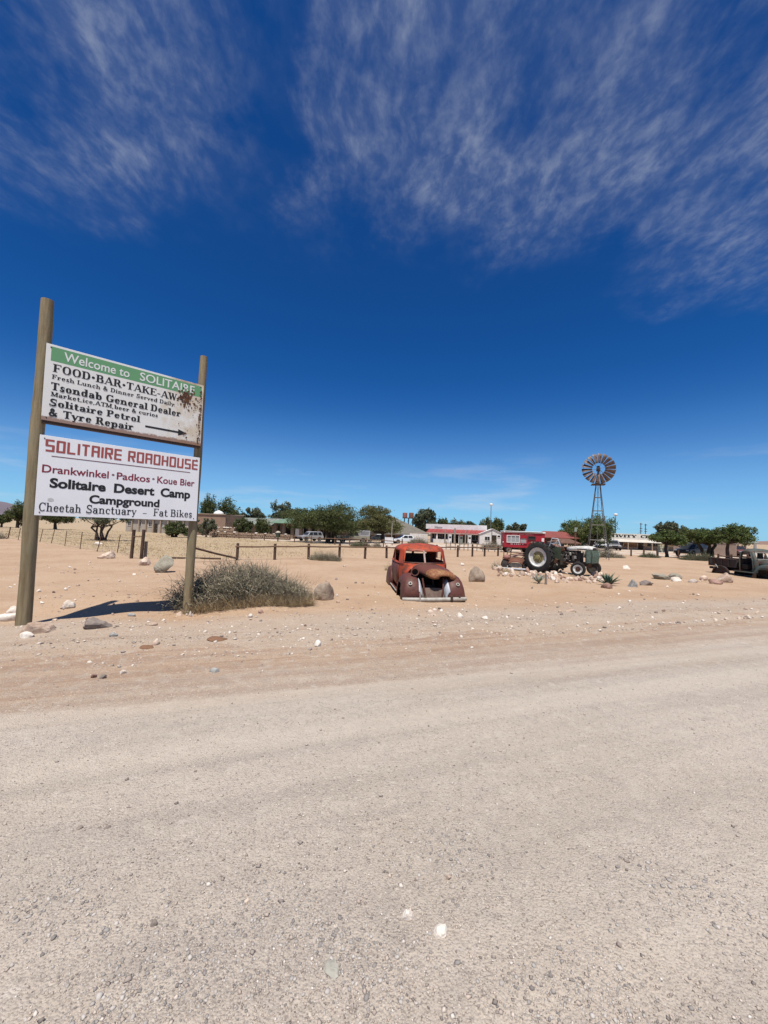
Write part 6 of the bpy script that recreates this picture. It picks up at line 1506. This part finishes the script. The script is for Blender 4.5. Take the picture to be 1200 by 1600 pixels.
for x in (.16, .38, .54, .86): MB().box((L * x, .05, ze / 2 - .1), (.32, .32, ze - .22)).build('column', M['wall_white'], r)
win(r, L * .10, 1.45, 1.7, 1.2, 2.67, frame='white_trim', bars=2); win(r, L * .28, 1.45, 1.7, 1.2, 2.67, bars=2)
for x, w in ((.43, 1.1), (.52, 1.3), (.66, 1.6)): door(r, L * x, 0, w, 2.15, 2.67)
win(r, L * .78, 1.4, 1.6, 1.1, 2.67, bars=1); win(r, L * .92, 1.4, .9, 1.1, 2.67)
MB().box((L * .55, 2.685, 1.1), (L * .86, .03, 2.2)).build('shopfront_shade', pm('painted veranda shade', (.14, .12, .105), (.09, .08, .07), 2, .8), r)  # dark panel puts the veranda's shade into the shop wall's colour
MB().box((L * .24, .0, .42), (L * .28, .2, .84)).build('veranda_wall', M['wall_white'], r)
# gabled annex
o, a, L = bframe(749, 790, 78, 77); r = thing('gabled_annex', 'white gabled annex at the right end of the shop', 'building', o, a); zr_ = zat(827, 768, 78) - o.z; ze = zat(837, 788, 78) - o.z
mb = MB(); mb.prism([(0, 0), (L, 0), (L, ze), (L * .5, zr_), (0, ze + .15)], (0, 0, 0), (1, 0, 0), (0, 0, 1), (0, 1, 0), 7); mb.build('wall', M['wall_white'], r); mb = MB()
for x0, z0, x1, z1 in ((-.2, ze + .1, L * .5, zr_ + .06), (L * .5, zr_ + .06, L + .2, ze - .05)):
    mb.add([(x0, -.15, z0), (x1, -.15, z1), (x1, 7.2, z1), (x0, 7.2, z0), (x0, -.15, z0 + .08), (x1, -.15, z1 + .08), (x1, 7.2, z1 + .08), (x0, 7.2, z0 + .08)], [(0, 3, 2, 1), (4, 5, 6, 7), (0, 1, 5, 4), (1, 2, 6, 5), (2, 3, 7, 6), (3, 0, 4, 7)])
mb.build('roof', M['white_trim'], r); win(r, L * .74, zat(838, 779, 78) - o.z, .5, .4, bars=0); win(r, L * .3, 1.3, .9, .8)
door(r, L * .56, 0, .9, 2.0); mb = MB(); mb.tube([(L * .47, -.1, 0), (L * .47, -.1, zr_ + .2)], .05, 6); mb.build('downpipe', M['dark_iron'], r)
# slim poles before the shop and elsewhere
def post(name, label, px, d, h, rr, mat, cat='pole', loc_off=0):
    p = base(px, d); return tag(MB().tube([(0, 0, -.2), (0, 0, h * .5), (.01 * h, 0, h)], [rr, rr * .95, rr * .85], 8).build(name, mat, None, 50, p), label, cat)
wg = pm('grey weathered pole', (.36, .32, .27), (.25, .21, .17), 4, .9)
for px, d, y1, l in ((695, 76, 827, 'left one of the three grey poles before the shop veranda'), (710, 76, 825.5, 'thick middle one of the three grey poles before the shop veranda'), (727, 75, 828, 'right one of the three grey poles before the shop veranda')):
    b = base(px, d); post('timber_pole', l, px, d, zat(y1, px, d) - b.z, .19 if px == 710 else .14, wg)
b = base(611.5, 60); post('timber_pole', 'pale slim pole at the right edge of the olive yellow thorn tree', 611.5, 60, zat(817, 611, 60) - b.z, .08, wg)
# petrol pumps
pump_l = ['white petrol pump between the left and middle poles of the shop', 'darker petrol pump before the shop doors', 'petrol pump at the right of the shop forecourt']
for k, (px, m) in enumerate(((702.5, 'white_trim'), (720, 'roof_grey'), (733, 'wall_white'))):
    p = base(px, 74); r = thing('petrol_pump', pump_l[k], 'petrol pump', p, R_(8), 'petrol pumps on the shop forecourt')
    MB().box((0, 0, .8), (.62, .42, 1.6)).build('cabinet', M[m], r, bevel=.04); MB().box((0, -.215, 1.25), (.44, .02, .34)).build('display', M['opening'], r); MB().box((0, 0, 1.68), (.7, .46, .14)).build('top', M['roof_red'] if k == 1 else M['white_trim'], r, bevel=.02)
    MB().tube([(.33, -.1, 1.1), (.42, -.15, .6), (.36, -.12, .35), (.34, -.1, .95)], .025, 5).build('hose', M['rubber'], r)
# water tanks on a stand
o = base(650, 104); r = thing('tank_stand', 'tall steel stand carrying the two water tanks', 'stand', o); zb = zat(809.5, 638, 104) - o.z
xa, xb = base(628, 104).x - o.x, base(647, 104).x - o.x
mb = MB(); mb.box(((xa + xb) / 2, 0, zb), (xb - xa, 2.6, .16)); mb.build('deck', M['dark_iron'], r)
for x in (xa + .5, (xa + xb) / 2, xb - .5):
    for y in (-1, 1): MB().tube([(x, y, -.2), (x, y, zb)], .09, 5).build('leg', M['galv'], r)
for x0, x1 in ((xa + .5, (xa + xb) / 2), ((xa + xb) / 2, xb - .5)): MB().tube([(x0, -1, zb * .5), (x1, -1, zb)], .04, 4).build('brace', M['galv'], r)
m_tank = [pm('faded red tank', (.38, .15, .115), (.30, .115, .09), 3, .6), pm('brownish red tank', (.28, .12, .085), (.19, .085, .06), 3, .7)]
for k, (px, l) in enumerate(((631.5, 'left faded red water tank on the tall stand'), (641.5, 'right brownish red water tank on the tall stand'))):
    x = base(px, 104); p = Vector((x.x, 104, o.z + zb + .085)); h = zat(801, px, 104) - p.z; rr = .60
    mb = MB(); prof = [(rr, 0)] + [(rr + (.025 if i % 2 else 0), h * i / 9) for i in range(1, 9)] + [(rr, h * .96), (rr * .5, h), (0, h + .03)]; mb.lathe(prof, 18, (0, 0, 0)); tag(mb.build('water_tank', m_tank[k], None, 40, p), l, 'water tank', 'water tanks on the stand')
# activity centre
o, a, L = bframe(925, 1118, 76, 70); r = thing('activity_centre', 'sand coloured low hall with a white lettered parapet', 'building', o, a); mid = 73
zf1 = zat(834.5, 1000, 73) - o.z; zf0 = zat(843.5, 1000, 73) - o.z
MB().box((L / 2, 4, zf0 / 2 + .2), (L, 7.5, zf0 + .4)).build('wall', M['wall_sand'], r)
pb = MB().box((L / 2, .05, (zf0 + zf1) / 2), (L + .3, .22, zf1 - zf0)).build('parapet', pm('off white parapet', (.70, .66, .58), (.60, .56, .48), 1.5, .8), r)
mb = MB(); V = [(-.1, -1.3, zf0 - .45), (L + .1, -1.3, zf0 - .45), (L + .1, -.08, zf0 + .0), (-.1, -.08, zf0 + .0)]; V += [(x, y, z - .06) for x, y, z in V]; mb.add(V, [(0, 1, 2, 3), (4, 7, 6, 5), (0, 4, 5, 1), (1, 5, 6, 2), (2, 6, 7, 3), (3, 7, 4, 0)]); mb.build('veranda_roof', pm('pale roof sheet', (.55, .50, .43), (.45, .40, .34), 1.5, .7), r)
def bx(px): return (base(px, mid).x - o.x) / math.cos(a)
lettering('ACTIVITY', bx(949), bx(998.5), zf0 + (zf1 - zf0) * .32, (zf1 - zf0) * .5, M['ink'], pb, -.065, .3, .17)
lettering('CENTRE', bx(1003.5), bx(1042), zf0 + (zf1 - zf0) * .32, (zf1 - zf0) * .5, M['ink'], pb, -.065, .3, .17)
win(r, bx(963), 1.45, 1.5, 1.3, .25, frame='shade_door', bars=1); win(r, bx(976.5), 1.45, 1.0, 1.0, .25, frame='shade_door')
mb = MB(); mb.box((bx(991), .22, 1.35), (2.1, .05, 1.5)); mb.build('shutter', pm('brown painted shutter', (.16, .085, .045), (.22, .13, .07), 2, .7), r)
door(r, bx(1004.5), .05, .85, 2.3, .25); win(r, bx(1021), 1.45, 2.0, 1.2, .25, frame='wall_sand', bars=2); win(r, bx(945), 1.45, 1.2, 1.2, .25, frame='wall_sand')
for px in (953, 985, 1016, 1046): MB().box((bx(px), -1.2, (zf0 - .5) / 2), (.14, .14, zf0 - .52)).build('veranda_post', M['wall_sand'], r)
# masts on its roof
for px, yt, l in ((1001, 817, 'left dark mast with side arms on the hall roof'), (1008.3, 818.5, 'right dark mast with side arms on the hall roof')):
    p = base(px, 76); z0 = p.z; ztop = zat(yt, px, 76); p.z = o.z + zf0 + .4; r2 = thing('aerial_mast', l, 'mast', p, 0, 'masts on the hall roof'); h = ztop - p.z
    MB().tube([(0, 0, 0), (0, 0, h)], .07, 6).build('pole', M['dark_iron'], r2)
    for z in (.45, .62, .92): MB().box((.05, 0, h * z), (.5, .08, .10)).build('arm', M['dark_iron'], r2)
    if px < 1005: MB().tube([(0, 0, h * .4), (-1.6, 0, .05)], .02, 4).build('stay', M['dark_iron'], r2)
# pinkish yard wall and shed behind the right hand trees
o, a, L = bframe(1052, 1150, 62, 56); r = thing('yard_wall', 'pinkish brown plain wall behind the right hand trees', 'wall', o, a); MB().box((L / 2, .2, .95), (L, .3, 1.9)).build('wall', pm('pinkish plaster', (.36, .265, .21), (.30, .22, .17), 1.2, .95), r); MB().box((L / 2, .2, 1.94), (L + .1, .4, .09)).build('coping', M['wall_grey'], r)
o, a, L = bframe(1163, 1183, 66, 65); r = thing('open_shed', 'small grey roofed open shed between tree and pickup wreck', 'shed', o, a); zr_ = zat(842, 1174, 66) - o.z; ze = zat(848, 1174, 66) - o.z
for x in (.15, L - .15):
    for y in (.2, 3.8): MB().box((x, y, ze / 2), (.22, .22, ze)).build('post', M['white_trim'] if x > 1 else M['fence_grey'], r)
gable_roof('roof', r, 0, L, 0, 4, ze, zr_, 'roof_grey', .8, .3)
# red roofed shelter and brown thatched shelter behind the food van
M['roof_old_red'] = pm('faded brick red roof', (.235, .06, .05), (.17, .055, .045), 1.5, .75)
o, a, L = bframe(848, 903, 62, 62); r = thing('red_shelter', 'red roofed shelter behind the food van', 'shelter', o, a); ze = zat(840.5, 884, 62) - o.z; zr_ = zat(829.5, 850, 62) - o.z
gable_roof('roof', r, 0, L, 0, 5, ze, zr_, 'roof_old_red', 1.2, .2); MB().box((L / 2, 4.8, ze / 2 - .05), (L, .15, ze - .1)).build('wall', M['wall_brown'], r)
for x in (.2, L / 2, L - .2): MB().box((x, .1, ze / 2), (.12, .12, ze - .05)).build('post', M['fence_wood'], r)
o, a, L = bframe(872, 905, 52, 52); r = thing('thatched_shelter', 'low brown thatched shelter behind the tractor', 'shelter', o, a); ze = zat(848.5, 890, 52) - o.z; zr_ = zat(842, 890, 52) - o.z
gable_roof('roof', r, 0, L, 0, 3, ze, zr_, 'thatch_brown', .8, .2, .12)
for x in (.1, L - .1):
    for y in (.1, 2.9): MB().tube([(x, y, -.1), (x, y, ze)], .06, 6).build('post', M['fence_wood'], r)
# ------------------------------------------------------------------ lamp posts, bin, boards
for px, d, yt, l in ((766, 90, 790, 'tall white headed lamp post behind the shop annex'), (961.5, 84, 806, 'slim white headed lamp post right of the wind pump')):
    p = base(px, d); h = zat(yt, px, d) - p.z; r = thing('lamp_post', l, 'lamp post', p); MB().tube([(0, 0, -.2), (0, 0, h)], [.11, .06], 7).build('pole', M['galv'], r)
    mb = MB(); mb.lathe([(.06, 0), (.34, .12), (.42, .3), (.34, .48), (0, .58)], 14, (0, 0, h - .05)); mb.build('lamp_head', M['white_trim'], r, 60)
p = base(434, 57.5); r = thing('litter_bin', 'green litter bin with pale lid on a post by the yard fence', 'litter bin', p); MB().tube([(0, 0, -.1), (0, 0, .7)], .06, 6).build('post', M['fence_wood'], r); mb = MB(); mb.lathe([(0, .62), (.30, .62), (.34, 1.25), (0, 1.25)], 14); mb.build('drum', M['tractor_green'], r, 40); mb = MB(); mb.lathe([(.38, 1.25), (.36, 1.36), (.12, 1.52), (0, 1.53)], 14); mb.build('lid', M['wall_grey'], r, 40)
p = base(607.5, 55); r = thing('sign_board', 'low white sign board standing in the yard beside the red car roof', 'sign', p, R_(2)); w = 13 / FPX * 55
MB().box((0, 0, .72), (w, .06, .78)).build('panel', M['white_trim'], r)
for x in (-w / 2 + .08, w / 2 - .08): MB().box((x, .06, .35), (.07, .06, .9)).build('leg', M['fence_grey'], r)
# a line of smudged lettering too small to read
mb = MB()
for k in range(9): mb.box((-.36 + .085 * k, -.034, .62), (.05, .004, .09 + .03 * (k % 3)))
mb.build('lettering', M['ink'], r)
# pale notice frame beside the tree right of the hall
p = base(1036, 47.5); r = thing('notice_board', 'pale cream notice board standing beside the green thorn tree', 'sign', p, R_(-10)); MB().box((0, 0, .95), (1.15, .06, .95)).build('panel', pm('cream board', (.66, .62, .46), (.58, .54, .40), 3, .6), r)
for x in (-.5, .5): MB().box((x, .05, .4), (.07, .06, 1.0)).build('leg', M['fence_grey'], r)

# ------------------------------------------------------------------ red food van
M['van_red'] = pm('red van paint', (.37, .020, .034), (.29, .018, .03), 1.5, .45); M['glass_pale'] = pm('pale window glass', (.36, .37, .37), (.26, .27, .28), 3, .3); M['glass_dark'] = pm('dark vehicle glass', (.02, .022, .026), (.035, .038, .042), 3, .12)
o, a, L = bframe(787.5, 851, 45, 44.5); r = thing('food_van', 'red food trailer with white roof edge and serving windows', 'food trailer', o, a); g = .05; zt = zat(830.5, 815, 45) - o.z; zb = .62
MB().box((L / 2, 1.05, (zb + zt - .16) / 2), (L, 2.1, zt - zb - .16)).build('body', M['van_red'], r, bevel=.05)
MB().box((L / 2, 1.05, zt - .07), (L + .12, 2.24, .2)).build('roof', M['white_trim'], r, bevel=.04); MB().box((L / 2 - .1, -.10, zt - .06), (L * .92, .03, .05)).build('roof_rail', M['dark_iron'], r)
zw = zat(842, 800, 45) - o.z
for k in range(3): win(r, L * (.115 + .105 * k), zw, L * .085, .78, -.0, 'glass_pale', 'white_trim', 'window', 0)
win(r, L * .47, zw - .16, L * .15, .62, 0, 'glass_pale', 'van_red', 'window', 0); win(r, L * .68, zw + .17, L * .16, .36, 0, 'opening', 'dark_iron', 'window', 0)
fl_ = MB().box((L * .76, -.28, zw - .32), (L * .26, .56, .03), M=Matrix.Rotation(R_(-14), 3, 'X')).build('serving_shelf', M['pale_metal'], r)
for x0, x1 in ((.17, .32), (.36, .5), (.52, .72)): MB().box((L * (x0 + x1) / 2, -.012, zt - .34), (L * (x1 - x0), .012, .085)).build('name_strip', pm('faded pink lettering strip', (.60, .28, .24), (.45, .10, .10), 14, .6), r)
for x in (.17, .2, .26, .31, .36, .40, .46): MB().box((L * x, -.012, zb + .42), (L * .022, .012, .12)).build('lettering', M['white_trim'], r)
MB().box((L * .95, -.012, zw), (L * .06, .012, .4)).build('sticker', M['white_trim'], r); MB().box((L * .5, .2, .5), (L * .97, .06, .22)).build('skirt', M['black'], r)
MB().lathe([(.02, 0), (.1, .02), (.1, .08), (.02, .1)], 10, (-.02, .3, zb + .55), (-1, 0, 0)).build('tail_lamp', M['white_trim'], r)
for x in (L * .12, L * .62): 
    for y, s_ in ((.12, -1), (1.98, 1)): wheel(r, (x, y, .36), (0, s_, 0), .36, .2, .22, 0, M['pale_metal'], M['brown_iron'])
MB().tube([(L, 1.05, .5), (L + 1.1, 1.05, .5)], .05, 6).build('drawbar', M['dark_iron'], r)

# ------------------------------------------------------------------ parked cars
def vehicle(name, label, cat, px, d, rz, kind, paint, group=None, scale=1.0):
    """x forward, origin on the ground at the middle; profile lofted across its width with tumblehome"""
    b = base(px, d); r = thing(name, label, cat, b, R_(rz), group); m = M[paint]
    K = {'suv': (4.7, 1.9, [(-2.3, .45), (-2.34, .9), (-2.22, 1.08), (1.0, 1.02), (2.15, .92), (2.32, .72), (2.34, .42)], [(-2.2, 1.08), (-2.02, 1.72), (-1.6, 1.80), (.1, 1.78), (.5, 1.70), (1.22, 1.05)], [(-1.95, -1.15), (-1.0, -.1), (0, .85)]),
         'car': (4.2, 1.75, [(-2.05, .38), (-2.1, .8), (-1.95, .92), (1.0, .9), (1.9, .76), (2.08, .6), (2.1, .35)], [(-1.75, .92), (-1.2, 1.42), (-.8, 1.47), (.1, 1.46), (.95, .9)], [(-1.25, -.5), (-.4, .45)]),
         'pickup': (5.2, 1.85, [(-2.6, .55), (-2.6, 1.08), (-2.5, 1.12), (1.05, 1.12), (2.35, 1.05), (2.55, .88), (2.57, .5)], [(-.95, 1.12), (-.9, 1.85), (.35, 1.85), (.55, 1.8), (1.05, 1.12)], [(-.85, -.2), (-.1, .62)])}[kind]
    L, W, low, top, wins = K; hw = W / 2
    def slab(nm, prof, w0, w1, mat, ylast):
        zmin, zmax = min(p[1] for p in prof), max(p[1] for p in prof); mb = MB()
        def wz(z): return w0 + (w1 - w0) * (z - zmin) / max(.01, zmax - zmin)
        V = [(x, -wz(z), z) for x, z in prof] + [(x, wz(z), z) for x, z in prof]; n = len(prof)
        mb.add(V, [tuple(range(n))[::-1], tuple(range(n, 2 * n))] + [(i, (i + 1) % n, n + (i + 1) % n, n + i) for i in range(n)]); return mb.build(nm, mat, r, bevel=.05)
    slab('body', low, hw * .98, hw * .96, m, 0); slab('cabin', top, hw * .95, hw * .76, m, 0)
    zb, zt = top[0][1] + .06, max(p[1] for p in top) - .12
    def wz(z): return hw * (.95 + (.76 - .95) * (z - top[0][1]) / (max(p[1] for p in top) - top[0][1]))
    for x0, x1 in wins:
        for s_ in (1, -1):
            xt0 = x0 + (.12 if x0 == wins[0][0] else 0); xt1 = x1 - (.28 if x1 == wins[-1][1] else 0)
            mb = MB(); mb.add([(x0, s_ * (wz(zb) + .012), zb), (x1, s_ * (wz(zb) + .012), zb), (xt1, s_ * (wz(zt) + .012), zt), (xt0, s_ * (wz(zt) + .012), zt)], [(0, 1, 2, 3)]); mb.build('side_window', M['glass_dark'], r, solid=.01)
    (xa, za), (xb, zb2) = top[-2], top[-1]
    def screen(nm, p, q_, off):
        lo = Vector((p[0] + (q_[0] - p[0]) * .88, 0, p[1] + (q_[1] - p[1]) * .88)); hi = Vector((p[0] + (q_[0] - p[0]) * .12, 0, p[1] + (q_[1] - p[1]) * .12)); nn = Vector((-(q_[1] - p[1]), 0, q_[0] - p[0])).normalized()
        if nn.x * off < 0: nn = -nn
        mb = MB(); mb.add([lo + nn * .015 + Vector((0, -hw * .80, 0)), lo + nn * .015 + Vector((0, hw * .80, 0)), hi + nn * .015 + Vector((0, hw * .68, 0)), hi + nn * .015 + Vector((0, -hw * .68, 0))], [(0, 1, 2, 3)]); mb.build(nm, M['glass_dark'], r, solid=.008)
    screen('windscreen', top[-2], top[-1], 1); screen('rear_window', top[1], top[0], -1)
    xf = low[-2][0]; xr = low[1][0]
    for s_ in (1, -1):
        MB().box((xf - .04, s_ * hw * .72, low[-2][1] + .06), (.14, .34, .16)).build('headlight', M['glass_pale'], r, bevel=.03); MB().box((xr + .03, s_ * hw * .82, .85), (.1, .18, .26)).build('tail_light', M['roof_red'], r, bevel=.02)
    MB().box((xf + .02, 0, .52), (.12, W * .94, .2)).build('front_bumper', M['black'], r, bevel=.04); MB().box((xr - .02, 0, .52), (.12, W * .94, .2)).build('rear_bumper', M['black'], r, bevel=.04); MB().box((xf + .0, 0, low[-2][1] + .05), (.1, W * .5, .16)).build('grille', M['black'], r, bevel=.02)
    rw = .38 if kind != 'car' else .31
    for x in (-L * .30, L * .305):
        for s_ in (1, -1):
            mb = MB(); mb.lathe([(0, 0), (rw * 1.16, 0), (rw * 1.16, .02), (0, .02)], 20, (x, s_ * (hw * .965), rw + .02), (0, s_, 0)); mb.build('wheel_arch', M['black'], r); wheel(r, (x, s_ * (hw - .06), rw), (0, s_, 0), rw, .24, rw * .62, 0, M['pale_metal'], M['black'])
    for s_ in (1, -1): MB().box((top[-1][0] - .35, s_ * (hw + .1), zb + .1), (.1, .18, .14)).build('mirror', M['black'], r, bevel=.03)
    if scale != 1: r.scale = (scale,) * 3
    return r
M['silver'] = pm('silver car paint', (.46, .46, .47), (.40, .40, .41), 2, .3, .2); M['khaki'] = pm('khaki car paint', (.27, .25, .19), (.22, .20, .155), 2, .5); M['car_white'] = pm('white car paint', (.72, .72, .72), (.64, .64, .63), 2, .3); M['car_dark'] = pm('dark grey car paint', (.055, .06, .068), (.04, .044, .05), 2, .3); M['car_grey'] = pm('grey car paint', (.25, .25, .26), (.2, .2, .21), 2, .35); M['car_maroon2'] = pm('dull red car paint', (.17, .06, .055), (.12, .045, .04), 2, .45)
vehicle('parked_car', 'silver off road car parked under the large umbrella thorn tree', 'car', 485, 66, 222, 'suv', 'silver', None, .88)
kp = vehicle('parked_car', 'khaki double cab pickup with a silver box canopy', 'pickup truck', 551, 62, 186, 'pickup', 'khaki')
mb = MB(); mb.box((-1.78, 0, 1.56), (1.65, 1.72, .86)); cn = mb.build('canopy', M['silver'], kp, bevel=.04); MB().box((-1.78, .868, 1.62), (1.3, .02, .5)).build('canopy_door', M['car_grey'], cn); MB().box((-.9, 0, 2.06), (3.3, 1.5, .12)).build('roof_rack', M['black'], kp, bevel=.02); MB().box((-2.72, 0, 1.15), (.22, .7, .7)).build('spare_wheel', M['black'], kp, bevel=.08)
vehicle('parked_car', 'white car parked in the yard left of the red car roof', 'car', 631, 66, 196, 'car', 'car_white')
vehicle('parked_car', 'white car parked behind the tractor bonnet and wind pump', 'car', 939, 68, 240, 'car', 'car_white')
vehicle('parked_car', 'grey car parked under the tree right of the wind pump', 'car', 957, 69, 250, 'suv', 'car_grey')
vehicle('parked_car', 'white pickup parked behind the tractor, left of the wind pump legs', 'pickup truck', 921, 72, 255, 'pickup', 'car_white')
vehicle('parked_car', 'dark grey off road car parked under the right hand trees', 'car', 1081, 52, 205, 'suv', 'car_dark')
vehicle('parked_car', 'dull red old car parked behind the cab of the pickup wreck', 'car', 1152, 58, 255, 'car', 'car_maroon2')
vehicle('parked_car', 'dark car in the shade under the olive yellow thorn tree', 'car', 589, 72, 180, 'car', 'car_dark')
